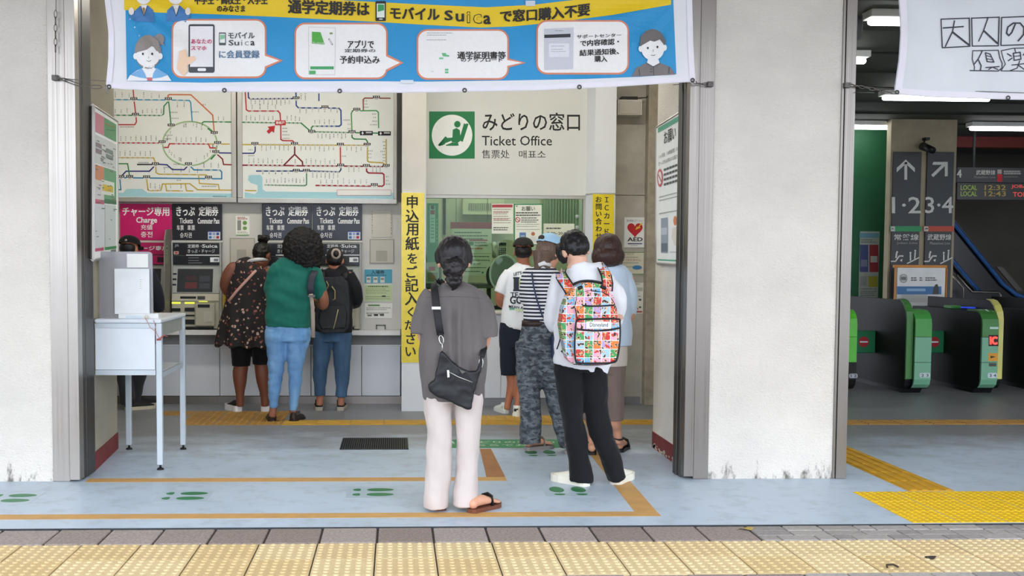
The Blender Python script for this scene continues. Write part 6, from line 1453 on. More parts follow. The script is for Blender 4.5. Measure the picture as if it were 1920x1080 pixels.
MB().prism([P.J(838, 694, YBAG - .012), P.J(842, 694, YBAG - .012), P.J(843, 707, YBAG - .014), P.J(839, 708, YBAG - .014)], (0, .003, 0)).build('zip_pull', ZS, bg_)
tri = [P.J(859, 691, YBAG - .008), P.J(875, 697, YBAG - .008), P.J(866, 702, YBAG - .010)]
MB().prism(tri, (0, -.004, 0)).build('triangle_badge', mat('badge_dark', '#2c2a2b', .3, metal=.5), bg_)
c_ = sum(tri, V()) / 3; MB().prism([c_ + (q - c_) * .7 + V((0, -.0045, 0)) for q in tri], (0, -.0006, 0)).build('badge_inlay', mat('badge_line', '#55504c', .4), bg_)
ST = mat('strap_black', '#16171a', .6, bump=.2, bs=400)
flat_strap('strap', [P.J(824, 527, .09), P.J(816, 529, .03), P.J(814, 534, -.05), P.J(815, 548, -.098), P.J(818, 575, -.128), P.J(822, 605, -.140), P.J(826, 628, -.15)], .021, ST, bg_)
MB().box(*[v for a in zip(P.J(812, 577, 0), P.J(828, 573, 0)) for v in ()] or (P.J(812, 0, -.14).x, P.J(829, 0, -.14).x, P.Y - .148, P.Y - .136, P.J(820, 578).z, P.J(820, 573).z)).build('slider', ZS, bg_)
k = MB(); link(k, P.J(826, 630, -.155), P.J(829, 644, -.16), .0035, .012); k.build('snap_hook', ZS, bg_, True); k = MB(); link(k, P.J(829, 643, -.16), P.J(829, 656, -.165), .003, .009, 1); k.build('ring', ZS, bg_, True)
flat_strap('strap_end', [P.J(826, 624, -.15), P.J(827, 632, -.153)], .014, ST, bg_)
k = MB(); link(k, P.J(902, 672, -.155), P.J(902, 688, -.16), .0035, .010); k.build('snap_hook', ZS, bg_, True)
flat_strap('strap_front', [P.J(903, 668, -.15), P.J(908, 652, -.05), P.J(905, 635, .06), P.J(880, 590, .14), P.J(840, 540, .125), P.J(824, 527, .09)], .018, ST, bg_)
# ------------------------------------------------------------------ boy with the patterned backpack
P = Person('boy in a white long sleeved shirt and black trousers wearing the patterned backpack', (1120, 908), skinm('skin_pale', '#e0b097'), .0075)
P.head(1078, 470, tilt=.55, yaw=-.25, roll=-.12, k=1.02, dy=.04); P.neck(1084, 503, 18)
b = P.body
P.tube(b, [(1085, 510, 0, 30, .06), (1093, 540, 0, 46, .085), (1093, 620, 0, 46, .085), (1090, 692, 0, 44, .085)])
aL = [(1049, 528, 0, 15), (1040, 565, 0, 13.5), (1037, 600, .03, 12), (1045, 615, .12, 10.5), (1060, 606, .24, 8)]; aR = [(1140, 528, 0, 15), (1152, 560, 0, 13.5), (1158, 592, .03, 12), (1148, 608, .12, 10.5), (1128, 600, .24, 8)]
P.limb(b, aL); P.limb(b, aR); P.hand(P.J(1060, 606, .24), (.9, .5, .3), (0, .3, 1), 1, .5); P.hand(P.J(1128, 600, .24), (-.9, .5, .3), (0, .3, 1), -1, .5)
gL = [(1067, 688, 0, 28, .105), (1069, 735, 0, 25.5, .1), (1074, 790, 0, 20.5, .085), (1083, 845, .0, 20.5, .08), (1088, 880, 0, 22, .085), (1088, 902, .0, 22.5, .09)]
gR = [(1111, 688, 0, 28, .105), (1114, 735, 0, 25, .1), (1121, 783, 0, 22, .085), (1136, 835, 0, 22, .082), (1150, 870, 0, 19.5, .08), (1157.5, 897, 0, 16.5, .085)]
for lg in (gL, gR): P.tube(b, [(x, y, d, h * .7, q * .7) for x, y, d, h, q in lg])
P.finish()
SHW = mat('sneaker_cream', '#e8e4d4', .6, var=.05)
P.shoe(1098, 911, .72, SHW, SHW, .27, 1.05, .045); P.shoe(1154, 908, -.55, SHW, SHW, .27, 1.05, .045)
WSH = fabric('shirt_white', '#e4e6ea', var=.02); m = MB()
P.tube(m, [(1083, 495, 0, 18, .062), (1084, 500, 0, 24, .07), (1087, 508, 0, 38, .085), (1092, 522, 0, 51, .1), (1096, 550, 0, 57, .112), (1097, 610, 0, 57, .115), (1094, 655, 0, 56, .115), (1090, 682, 0, 54, .115), (1088, 692, 0, 52, .112)], n=26)
P.tube(m, [(1053, 520, 0, 17), (1043, 555, 0, 18), (1038, 590, .02, 16), (1041, 610, .08, 14), (1052, 612, .18, 11)]); P.tube(m, [(1136, 520, 0, 17), (1150, 550, 0, 18), (1157, 582, .02, 16), (1152, 604, .08, 14), (1140, 606, .18, 11)])
P.cloth('shirt', m, WSH, .007, 4, hemfade(wrinkle(.020, (9, 9, 7), 7), P.J(1088, 690).z))
m = MB(); P.tube(m, [(1089, 668, 0, 48, .105), (1089, 695, 0, 50, .11)], n=22)
for lg in (gL, gR): P.tube(m, lg, n=20)
P.cloth('trousers', m, fabric('trousers_black', '#17181b', var=.12), .0075, 3, wrinkle(.013, (10, 10, 7), 8))
m = MB(); X = P.P; m.sph(X(0, -.012, .036), (.092, .108, .098), 20, 14, rot=P.hR); m.sph(X(0, -.055, .0), (.083, .06, .07), 16, 12, rot=P.hR); m.sph(X(-.06, .05, .02), (.045, .06, .075), 12, 8, rot=P.hR); m.sph(X(.055, .04, .03), (.045, .06, .05), 12, 8, rot=P.hR); m.sph(X(.02, -.06, .10), (.02, .02, .022), 8, 6, rot=P.hR)
P.cloth('hair', m, hairm('hair_jet', '#121013'), .006, 2, wrinkle(.008, (36, 36, 16), 9))
# backpack
def checks():
    m, p = base('cartoon_check'); v = coords(m, (1, 1, 1)); s = .054
    mp = nd(m, 'ShaderNodeVectorMath', operation='SCALE'); mp.inputs['Scale'].default_value = 1 / s; lk(m, v, mp.inputs[0])
    sx = nd(m, 'ShaderNodeSeparateXYZ'); lk(m, mp.outputs[0], sx.inputs[0])
    cb = nd(m, 'ShaderNodeCombineXYZ')
    def fl(o, i, op='FLOOR'):
        f = nd(m, 'ShaderNodeMath', operation=op); lk(m, o, f.inputs[0]); 
        if i is not None: lk(m, f.outputs[0], cb.inputs[i])
        return f.outputs[0]
    fl(sx.outputs['X'], 0); fl(sx.outputs['Z'], 2)
    wn = nd(m, 'ShaderNodeTexWhiteNoise'); lk(m, cb.outputs[0], wn.inputs['Vector'])
    col = ramp(m, wn.outputs['Value'], [(0, '#c8332f'), (.2, '#6fb4de'), (.38, '#3f9a5a'), (.52, '#e8a6c4'), (.68, '#9fc8e8'), (.82, '#b59ad6'), (.92, '#e07a34')], True)
    # abstract blobs inside each check
    n = nz(m, mp.outputs[0], 2.6, 2); blob_ = ramp(m, n.outputs['Fac'], [(.38, '#1b1a1d'), (.41, '#e9c9ae'), (.44, '#f0b04a'), (.52, (1, 1, 1, 1))], True)
    isb = ramp(m, n.outputs['Fac'], [(.0, (1, 1, 1, 1)), (.465, (0, 0, 0, 1))], True)
    n2 = nz(m, mp.outputs[0], 1.9, 1); rd = ramp(m, n2.outputs['Fac'], [(.0, (0, 0, 0, 1)), (.66, (1, 1, 1, 1))], True)
    c1 = mixc(m, isb, col, blob_); c1 = mixc(m, rd, c1, lin('#cf3a34'))
    g = []
    for ax in 'XZ':
        fr_ = fl(sx.outputs[ax], None, 'FRACT'); a = nd(m, 'ShaderNodeMath', operation='SUBTRACT'); lk(m, fr_, a.inputs[0]); a.inputs[1].default_value = .5
        ab = nd(m, 'ShaderNodeMath', operation='ABSOLUTE'); lk(m, a.outputs[0], ab.inputs[0]); gt = nd(m, 'ShaderNodeMath', operation='GREATER_THAN'); lk(m, ab.outputs[0], gt.inputs[0]); gt.inputs[1].default_value = .468; g.append(gt.outputs[0])
    mxm = nd(m, 'ShaderNodeMath', operation='MAXIMUM'); lk(m, g[0], mxm.inputs[0]); lk(m, g[1], mxm.inputs[1])
    lk(m, mixc(m, mxm.outputs[0], c1, lin('#f0eef0')), p.inputs['Base Color']); p.inputs['Roughness'].default_value = .6; return m
CHK = checks(); BLKP = mat('piping_black', '#141519', .5)
bp = thing('backpack', P.J(1106, 684, -.2), 'backpack with a bright multicoloured check pattern on the boy', 'backpack')
def pil(ol, y0, th, name, vox=.006, it=6):
    m = MB(); m.prism([P.J(x, y, y0) for x, y in ol], (0, th, 0)); return obj(name, remesh(m, vox, it), CHK, bp, True)
bo_ = [(1105, 530), (1124, 532), (1140, 541), (1151, 556), (1157, 580), (1161, 609), (1161, 640), (1157, 672), (1148, 681), (1130, 684), (1090, 684), (1073, 682), (1064, 674), (1056, 640), (1051, 609), (1055, 580), (1064, 555), (1078, 538), (1092, 531)]
pil(bo_, -.262, .15, 'main_compartment')
up_ = [(1105, 545), (1128, 547), (1145, 557), (1155, 575), (1158, 598), (1083, 598), (1078, 575), (1082, 556), (1092, 547)]; pil(up_, -.285, .06, 'upper_pocket')
lo_ = [(1086, 599), (1155, 598), (1162, 605), (1162, 640), (1157, 672), (1146, 680), (1090, 681), (1079, 674), (1078, 640), (1080, 605)]; pil(lo_, -.302, .08, 'lower_pocket')
def pip(pts, y, r=.006, close=False):
    q = cat([(a, b) for a, b in (pts + [pts[0]] if close else pts)], 3); MB().tube([P.J(a, b, y) for a, b in q], r, 8, caps=not close).build('piping', BLKP, bp, True)
pip([(1058, 600), (1062, 572), (1074, 547), (1092, 535), (1110, 533), (1130, 539), (1144, 552), (1152, 572), (1156, 598)], -.255)
pip([(1083, 596), (1079, 575), (1084, 557), (1096, 548), (1112, 546), (1132, 550), (1147, 562), (1155, 580)], -.278, .005)
pip(lo_, -.296, .006, True); pip([(1081, 617), (1110, 620), (1140, 619), (1161, 615)], -.303, .006); pip([(1092, 573), (1120, 574), (1152, 572)], -.288, .005); pip([(1053, 600), (1056, 625), (1061, 645), (1062, 660)], -.235, .009); pip([(1083, 541), (1092, 538)], -.262, .011); pip([(1126, 537), (1136, 541)], -.262, .011)
pip([(1152, 650), (1158, 672), (1140, 682), (1100, 684), (1075, 682)], -.25, .005)
lbp = MB().box(P.J(1099, 616, 0).x * (P.Y - .306) / P.Y, P.J(1146, 603, 0).x * (P.Y - .306) / P.Y, P.Y - .308, P.Y - .300, P.J(1120, 616.5, -.306).z, P.J(1120, 603, -.306).z, None, .002).build('label_patch', WHITE, bp)
pr = Pr(onY(P.Y - .3082)); pr.text('Disneyland', 1106, 605, 1140, 615, '#23262a', 1, .005); pr.build('lettering', lbp)
for pts in ([(1052, 512, -.02), (1051, 515, -.085), (1056, 524, -.118), (1064, 536, -.14), (1071, 548, -.16)], [(1129, 500, -.02), (1131, 505, -.085), (1136, 516, -.118), (1139, 530, -.14), (1138, 545, -.16)]):
    s_ = flat_strap('strap', [P.J(*q) for q in pts], .034, CHK, bp, .006)
    for o in (-.034, .034):
        MB().tube([P.J(*q) + V((o * (.95 if pts[0][0] > 1100 else .82), -.004, o * (-.1 if pts[0][0] > 1100 else .55) * 1)) for q in pts], .005, 6).build('strap_edge', BLKP, s_, True)
    x = pts[0][0]; sg = -1 if x < 1090 else 1
    flat_strap('front_strap', [P.J(*pts[0]), P.J(x, pts[0][1] + 8, .07), P.J(x, 560, .13), P.J(x + sg * 6, 620, .12), P.J(x + sg * 2 - (0 if sg < 0 else 0), 650, -.02), P.J(1066 if sg < 0 else 1154, 664, -.13)], .022, BLKP, bp)
pip([(1071, 535), (1088, 528), (1110, 527), (1138, 533)], -.13, .008)
pip([(1056, 610), (1049, 640), (1044, 655)], -.14, .004)
# ------------------------------------------------------------------ girl in the striped top
def stripes():
    m, p = base('knit_stripes'); v = coords(m); w = nd(m, 'ShaderNodeTexWave', bands_direction='Z'); w.inputs['Scale'].default_value = 11.5; w.inputs['Distortion'].default_value = .25; w.inputs['Detail'].default_value = 1
    lk(m, v, w.inputs['Vector']); lk(m, ramp(m, w.outputs['Fac'], [(0, '#1c2030'), (.5, '#ecebe9')], True), p.inputs['Base Color']); p.inputs['Roughness'].default_value = .85
    bumpn(m, p, nz(m, v, 300, 2).outputs['Fac'], .15, .003); return m
def camo():
    m, p = base('camouflage'); v = coords(m, (1, 1, 1.9)); n = nz(m, v, 13, 3, .5); n2 = nz(m, v, 21, 3, .5)
    a = ramp(m, n.outputs['Fac'], [(0, '#3f454b'), (.43, '#565d62'), (.52, '#6d7478'), (.62, '#4a5055')], True); b = ramp(m, n2.outputs['Fac'], [(0, (0, 0, 0, 1)), (.58, (1, 1, 1, 1))], True)
    lk(m, mixc(m, b, a, lin('#33383d')), p.inputs['Base Color']); p.inputs['Roughness'].default_value = .85; return m
def floral():
    m, p = base('floral_print'); v = coords(m); wn = nz(m, v, 14, 2)
    dv = nd(m, 'ShaderNodeVectorMath', operation='MULTIPLY_ADD'); dv.inputs[1].default_value = (.05, .05, .05); lk(m, wn.outputs['Color'], dv.inputs[0]); lk(m, v, dv.inputs[2])
    vo = nd(m, 'ShaderNodeTexVoronoi'); vo.inputs['Scale'].default_value = 24; lk(m, dv.outputs[0], vo.inputs['Vector'])
    pet = nz(m, v, 120, 2); ad = nd(m, 'ShaderNodeMath', operation='MULTIPLY_ADD'); ad.inputs[1].default_value = .34; lk(m, pet.outputs['Fac'], ad.inputs[0]); lk(m, vo.outputs['Distance'], ad.inputs[2])
    mk = ramp(m, ad.outputs[0], [(.0, (1, 1, 1, 1)), (.445, (0, 0, 0, 1))], True)
    hs = nd(m, 'ShaderNodeSeparateColor'); lk(m, vo.outputs['Color'], hs.inputs[0])
    fc = ramp(m, hs.outputs[0], [(0, '#9a5e50'), (.35, '#c4a795'), (.6, '#7d3a36'), (.8, '#b08a74')], True)
    lk(m, mixc(m, mk, lin('#1d1718'), fc), p.inputs['Base Color']); p.inputs['Roughness'].default_value = .8; return m
def denim(name, col, dark):
    if name in MC: return MC[name]
    m, p = base(name); MC[name] = m; v = coords(m); n = nz(m, coords(m, (7, 7, 3)), 1.2, 5); f = nz(m, coords(m, (400, 400, 90)), 1, 2)
    a = ramp(m, n.outputs['Fac'], [(.3, dark), (.68, col)]); lk(m, mixc(m, .18, a, f.outputs['Fac'], 'OVERLAY'), p.inputs['Base Color']); p.inputs['Roughness'].default_value = .85; bumpn(m, p, f.outputs['Fac'], .1, .003); return m
P = Person('girl in a striped crop top and camouflage trousers with a light blue cap', (1030, 846), SK1, .0085)
P.head(1031, 472, yaw=.9, tilt=.35, k=1.0); P.neck(1024, 503, 13)
b = P.body
P.tube(b, [(1024, 508, 0, 22, .06), (1020, 530, 0, 34, .085), (1014, 580, 0, 28, .08), (1008, 604, 0, 26.5, .085), (1008, 640, 0, 32, .1)])
aL = [(990, 520, .0, 13), (988, 550, .05, 11.5), (996, 572, .12, 10), (1016, 566, .24, 8)]; aR = [(1052, 520, 0, 13), (1066, 550, .02, 11.5), (1070, 575, .08, 10), (1058, 572, .22, 7.5)]
P.limb(b, aL); P.limb(b, aR); P.hand(P.J(1016, 566, .24), (.8, .6, .2), (0, .2, 1), 1, .5); P.hand(P.J(1058, 572, .22), (-.6, .8, .2), (0, .2, 1), -1, .5)
gL = [(992, 640, 0, 26, .105), (991, 690, 0, 24.5, .1), (994, 760, 0, 20.5, .085), (995, 805, .0, 20, .085), (995, 831, 0, 20, .085)]
gR = [(1023, 640, 0, 26, .105), (1031, 690, 0, 24, .1), (1046, 760, 0, 20, .085), (1057, 805, 0, 17.5, .08), (1063, 836, 0, 15, .08)]
for lg in (gL, gR): P.tube(b, [(x, y, d, h * .72, q * .72) for x, y, d, h, q in lg])
GS = mat('sandal_grey', '#8f8782', .7); P.sandal(988, 845, -1.05, GS, GS, .24, P.J(996, 822, .03), .03); P.sandal(1066, 852, -.5, GS, GS, .24, P.J(1062, 828, .03), .03)
P.finish()
m = MB(); P.tube(m, [(1025, 500, 0, 18, .062), (1024, 506, 0, 27, .075), (1022, 516, 0, 38, .095), (1019, 535, 0, 39, .105), (1015, 570, 0, 34.5, .1), (1012, 590, 0, 31, .095), (1011, 603, 0, 29.5, .092)], n=24, k=4)
P.limb(m, [(993, 517, 0, 16), (989, 538, .03, 15.5), (988, 560, .06, 14)]); P.tube(m, [(1048, 513, 0, 14), (1060, 532, .01, 15.5), (1067, 552, .04, 15)])
P.cloth('striped_top', m, stripes(), .0075, 4, wrinkle(.007, (9, 9, 8), 12))
m = MB(); P.tube(m, [(1007, 604, 0, 27.5, .088), (1007, 625, 0, 33, .1), (1007, 655, 0, 39, .115)], n=22)
for lg in (gL, gR): P.tube(m, lg, n=18)
P.cloth('trousers', m, camo(), .008, 3, wrinkle(.012, (10, 10, 8), 13))
q = MB(); n = 28; q.tube([P.J(1007, 600.5), P.J(1007, 611)], [(28.6 * P.S, .094), (29.6 * P.S, .096)], n, ex=1); q.build('belt', mat('belt_brown', '#33231d', .45), P.root, True)
m = MB(); X = P.P; m.sph(X(0, -.02, .01), (.09, .105, .1), 18, 12, rot=P.hR); m.tube([X(-.03, -.07, -.02), P.J(1010, 500, -.03), P.J(1001, 518, -.03)], [.06, .036, .012], 12); m.tube([X(.03, -.07, -.02), P.J(1024, 495, -.06), P.J(1030, 508, -.06)], [.05, .03, .012], 12)
P.cloth('hair', m, HLB, .0065, 3, wrinkle(.005, (40, 40, 10), 4))
cp = MB(); R = P.hR; c = X(0, -.008, .045); vs = []; nu, nv = 24, 9
for j in range(nv):
    th = math.pi / 2 * j / (nv - 1)
    for i in range(nu): a = 2 * math.pi * i / nu; vs.append(c + R @ V((.104 * math.cos(a) * math.cos(th), .122 * math.sin(a) * math.cos(th), .095 * math.sin(th))))
cp.add(vs, [(j * nu + i, j * nu + (i + 1) % nu, (j + 1) * nu + (i + 1) % nu, (j + 1) * nu + i) for j in range(nv - 1) for i in range(nu)])
CAPB = fabric('cap_blue', '#a9cfe8', var=.03); cap = cp.build('cap', CAPB, P.root, True)
MB().prism([c + R @ V((.085 * math.cos(a), .10 + .085 * math.sin(a), -.008 - .015 * math.sin(a))) for a in [math.pi * i / 10 for i in range(11)]], R @ V((0, 0, .006))).build('brim', CAPB, cap)
MB().sph(c + R @ V((0, -.117, .022)), (.03, .014, .022), 12, 8, rot=R).build('cap_opening', mat('cap_gap', '#3a322e', .8), cap, True); MB().tube([c + R @ V((-.032, -.116, .0)), c + R @ V((0, -.124, .002)), c + R @ V((.032, -.116, 0))], .007, 8).build('cap_strap', CAPB, cap, True)
MB().tube([P.J(1010, 497, -.075), P.J(1020, 493, -.085), P.J(1032, 497, -.07)], [.014, .018, .014], 10).build('collar', mat('collar_white', '#e9e4e0', .8), P.root, True)
bs_ = thing('crossbody_strap', P.J(1024, 604, -.12), 'thin navy bag strap across the striped top', 'bag strap')
MB().tube([P.J(1000, 506, .0), P.J(997, 512, -.08), P.J(1000, 535, -.118), P.J(1006, 560, -.118), P.J(1016, 590, -.11), P.J(1026, 606, -.105), P.J(1040, 620, -.06)], .006, 8).build('strap', mat('strap_navy', '#2c3a58', .6), bs_, True)
MB().box(P.J(1036, 0).x, P.J(1058, 0).x, P.Y - .16, P.Y - .07, P.J(0, 668).z, P.J(0, 622).z, None, .02).build('pouch', mat('pouch_navy', '#2c3a58', .6), bs_, True)
# ------------------------------------------------------------------ man in the printed white tee
P = Person('man in a printed white tee, navy shorts and dark cap at the office window', (956, 779), SK2, .009)
P.head(981, 472, tilt=.1, yaw=.1); P.neck(982, 500, 11.5)
b = P.body
P.tube(b, [(982, 506, 0, 20, .06), (980, 530, 0, 29, .085), (974, 590, 0, 28, .09), (966, 640, 0, 28, .1)])
aL = [(955, 515, .0, 11), (942, 540, .0, 10), (937, 558, .02, 9.5), (942, 570, .1, 8.5), (962, 566, .24, 6.5)]; aR = [(1004, 515, 0, 11), (1014, 540, 0, 10), (1016, 560, .03, 9), (1008, 568, .14, 8), (992, 564, .26, 6.5)]
P.limb(b, aL); P.limb(b, aR); P.hand(P.J(962, 566, .24), (.8, .6, .1), (0, .2, 1), 1, .4); P.hand(P.J(992, 564, .26), (-.6, .8, .1), (0, .2, 1), -1, .4)
gL = [(956, 620, 0, 19, .1), (955, 670, 0, 16.5, .09), (960, 706, .02, 11, .055), (961, 722, .03, 11, .058), (955, 745, .03, 7.5, .04), (950, 768, .03, 6, .034)]
gR = [(980, 620, 0, 19, .1), (980, 670, 0, 16.5, .09), (977, 706, .0, 11, .055), (976, 725, .0, 11, .058), (972, 750, -.02, 7.5, .04), (968, 774, -.02, 6, .034)]
for lg in (gL, gR): P.tube(b, [(x, y, d, h * (.8 if y < 705 else 1), q * (.8 if y < 705 else 1)) for x, y, d, h, q in lg])
P.finish()
SW = mat('sneaker_white', '#e2e4dc', .6); P.shoe(949, 775, .25, SW, SW, .26, 1.0, .03, accent=DARK); P.shoe(968, 781, -.3, SW, SW, .26, 1.0, .03, accent=DARK)
m = MB(); P.tube(m, [(983, 495, 0, 13, .06), (982, 499, 0, 19, .07), (981, 507, 0, 28, .088), (979, 524, 0, 34, .105), (977, 560, 0, 34.5, .115), (972, 600, 0, 33, .118), (969, 617, 0, 31, .112)], n=24)
P.tube(m, [(957, 510, 0, 12), (947, 528, 0, 14), (938, 550, .0, 12.5)]); P.tube(m, [(1002, 510, 0, 12), (1012, 528, 0, 14), (1018, 550, 0, 12.5)])
tw = P.cloth('tshirt', m, fabric('tee_white', '#eef0f2', var=.02), .0085, 4, wrinkle(.007, (9, 9, 7), 15))
pr = Pr(on_mesh(tw, off=.0025), 6); TK = '#1d2633'
pr.text("LET'S", 963, 511, 978, 517, TK, 1, .02, slope=-.2); pr.text('BE', 982, 510, 989, 515, TK, 1, .02)
pr.text('I', 963, 520, 973, 545, TK, 1, .01); pr.rect(962, 519.5, 974, 523, TK, 1); pr.rect(962, 542.5, 974, 546, TK, 1)
pr.ell(983, 530, 9.5, 12.5, '#b9cc3c', 1); pr.ell(986, 533, 6, 9, '#e2cf3a', 2); pr.text('TEAM', 957, 548, 990, 558, TK, 1, .02); pr.text('GOD', 956, 555, 992, 570, TK, 1, .03); pr.text('MEAN AND', 954, 572, 992, 577, TK, 1, .02, slope=.1); pr.rect(955, 577, 965, 581, '#6fb08a', 1); pr.rect(966, 579, 988, 583.5, '#cfe0b0', 1)
pr.build('shirt_print', tw)
m = MB(); P.tube(m, [(968, 606, 0, 31, .108), (967, 625, 0, 32, .11), (967, 650, 0, 32, .11)], n=20)
P.tube(m, [(956, 630, 0, 19.5, .1), (955, 665, 0, 18.5, .095), (956, 703, 0, 17, .09)]); P.tube(m, [(980, 630, 0, 19.5, .1), (981, 665, 0, 18.5, .095), (981, 703, 0, 17, .09)])
P.cloth('shorts', m, fabric('shorts_navy', '#1f2531', var=.08), .0085, 3, wrinkle(.006, (9, 9, 7), 16))
def capmk(P, col, up=.045, k=1.0, back=True):
    X = P.P; R = P.hR; c = X(0, -.006, up); q = MB(); vs = []; nu, nv = 22, 8
    for j in range(nv):
        th = math.pi / 2 * j / (nv - 1)
        for i in range(nu): a = 2 * math.pi * i / nu; vs.append(c + R @ V((.099 * k * math.cos(a) * math.cos(th) ** .8, .117 * k * math.sin(a) * math.cos(th) ** .8, .085 * k * math.sin(th))))
    q.add(vs, [(j * nu + i, j * nu + (i + 1) % nu, (j + 1) * nu + (i + 1) % nu, (j + 1) * nu + i) for j in range(nv - 1) for i in range(nu)])
    cap = q.build('cap', col, P.root, True)
    MB().prism([c + R @ V((.08 * math.cos(a), .10 + .08 * math.sin(a), -.006 - .015 * math.sin(a))) for a in [math.pi * i / 10 for i in range(11)]], R @ V((0, 0, .006))).build('brim', col, cap)
    if back: MB().tube([c + R @ V((-.034, -.112, .0)), c + R @ V((0, -.121, .002)), c + R @ V((.034, -.112, 0))], .008, 8).build('cap_strap', DARK, cap, True)
    return cap
capmk(P, fabric('cap_olive', '#2e2c28', var=.08), .05)
m = MB(); X = P.P; m.sph(X(0, -.03, .0), (.083, .083, .075), 16, 10, rot=P.hR); P.cloth('hair', m, HB, .008, 2, wrinkle(.003, (50, 50, 30), 2))
# ------------------------------------------------------------------ woman with the brown bob
P = Person('woman with a brown bob in a light blue blouse and taupe trousers', (1138, 850), SK1, .0085)
P.head(1139, 472, tilt=.25, yaw=-.1); P.neck(1140, 500, 13)
b = P.body
P.tube(b, [(1140, 508, 0, 24, .06), (1143, 530, 0, 34, .085), (1144, 600, 0, 32, .085), (1140, 690, 0, 33, .095)])
aL = [(1108, 522, .0, 13), (1102, 560, .02, 11.5), (1106, 590, .06, 10), (1124, 588, .22, 7.5)]; aR = [(1176, 522, 0, 13), (1182, 560, .02, 11.5), (1180, 595, .05, 10), (1166, 592, .2, 7.5)]
P.limb(b, aL); P.limb(b, aR); P.hand(P.J(1124, 588, .22), (.8, .6, .1), (0, .2, 1), 1, .5); P.hand(P.J(1166, 592, .2), (-.6, .8, .1), (0, .2, 1), -1, .5)
gL = [(1121, 680, 0, 25, .1), (1115, 735, 0, 22, .09), (1111, 788, 0, 20, .085), (1110, 806, .02, 9.5, .042), (1109, 838, .02, 7.5, .036)]
gR = [(1150, 680, 0, 24, .1), (1151, 735, 0, 20, .09), (1152, 788, 0, 18, .085), (1157, 806, .02, 9, .042), (1160, 832, .02, 7.5, .036)]
for lg in (gL, gR): P.tube(b, [(x, y, d, h * (.7 if y < 790 else 1), q * (.7 if y < 790 else 1)) for x, y, d, h, q in lg])
P.sandal(1110, 853, -.1, DARK, DARK, .24, P.J(1109, 832, .03), .022); P.sandal(1161, 848, -.4, DARK, DARK, .24, P.J(1160, 828, .03), .022)
P.finish()
SHS = mat('sandal_black', '#1b1d22', .6)
for x, y in ((1108, 828), (1161, 822)): MB().tube([P.J(x - 9, y, .02), P.J(x, y + 3, -.025), P.J(x + 9, y, .02)], [(.006, .02)] * 3, 8).build('ankle_strap', SHS, P.root, True)
m = MB(); P.tube(m, [(1140, 497, 0, 14, .062), (1141, 502, 0, 23, .075), (1143, 511, 0, 34, .09), (1145, 526, 0, 38, .105), (1146, 570, 0, 38, .115), (1146, 620, 0, 38.5, .12), (1146, 648, 0, 39, .122)], n=24)
P.tube(m, [(1112, 516, 0, 14), (1104, 545, .0, 16), (1104, 578, .03, 14), (1112, 592, .12, 11)]); P.tube(m, [(1170, 515, 0, 14), (1179, 545, 0, 15), (1181, 580, .03, 14), (1174, 596, .1, 11)])
P.cloth('blouse', m, fabric('blouse_blue', '#cfe0f2', var=.03), .008, 4, hemfade(wrinkle(.010, (9, 9, 5), 18), P.J(1146, 648).z))
m = MB(); P.tube(m, [(1144, 640, 0, 33, .11), (1144, 670, 0, 33, .112), (1144, 686, 0, 32, .11)], n=20); P.cloth('tunic', m, fabric('tunic_cream', '#ddd2c6', var=.04), .008, 3)
m = MB(); P.tube(m, [(1138, 670, 0, 31, .1), (1137, 700, 0, 33, .102)], n=20)
for lg in (gL[:3], gR[:3]): P.tube(m, lg, n=16)
P.cloth('trousers', m, fabric('trousers_taupe', '#83726a', var=.06), .008, 3, wrinkle(.006, (9, 9, 5), 19))
m = MB(); X = P.P; m.sph(X(0, -.012, .03), (.106, .118, .108), 20, 14, rot=P.hR); m.sph(X(0, -.045, -.045), (.118, .085, .085), 18, 12, rot=P.hR); m.sph(X(-.085, .01, -.04), (.035, .06, .075), 12, 8, rot=P.hR); m.sph(X(.085, .01, -.04), (.035, .06, .075), 12, 8, rot=P.hR)
P.cloth('hair', m, HBR, .0065, 4, wrinkle(.004, (45, 45, 8), 6))
# ------------------------------------------------------------------ woman in the floral dress
P = Person('woman in a dark floral dress and black leggings at the ticket machines', (470, 772), SK3, .009)
P.head(491, 478, tilt=.4, yaw=.45); P.neck(481, 498, 13)
b = P.body
P.tube(b, [(479, 500, 0, 26, .06), (473, 515, 0, 33, .09), (466, 570, 0, 34, .1), (462, 640, 0, 36, .12)])
aL = [(438, 503, .0, 13), (427, 520, .0, 12.5), (424, 540, .04, 11), (436, 552, .14, 9), (455, 548, .26, 7)]; aR = [(500, 510, 0, 9), (512, 530, .02, 10.5), (515, 548, .08, 9.5), (506, 550, .24, 7)]
P.limb(b, aL); P.limb(b, aR); P.hand(P.J(455, 548, .26), (.6, .8, .2), (0, .2, 1), 1, .5); P.hand(P.J(506, 550, .24), (-.3, .9, .2), (0, .2, 1), -1, .5)
gL = [(452, 640, 0, 21, .1), (452, 684, 0, 16.5, .08), (450, 698, 0, 14, .07), (450, 715, .0, 12.5, .066), (450, 740, 0, 8, .045), (450, 762, 0, 7.5, .04)]
gR = [(490, 640, 0, 20, .1), (490, 680, 0, 16, .08), (491, 695, 0, 13, .07), (493, 715, 0, 12, .066), (496, 740, 0, 8, .045), (497, 762, 0, 7.5, .04)]
for lg in (gL, gR): P.tube(b, [(x, y, d, h * (.85 if y < 685 else 1), q * (.85 if y < 685 else 1)) for x, y, d, h, q in lg])
P.finish()
BS = mat('sneaker_black', '#1c1a1c', .7, bump=.2); WS = mat('sole_white', '#e8ebee', .5)
P.shoe(447, 772, .55, BS, WS, .25, 1.05, .055); P.shoe(497, 772, -.05, BS, WS, .25, 1.05, .055)
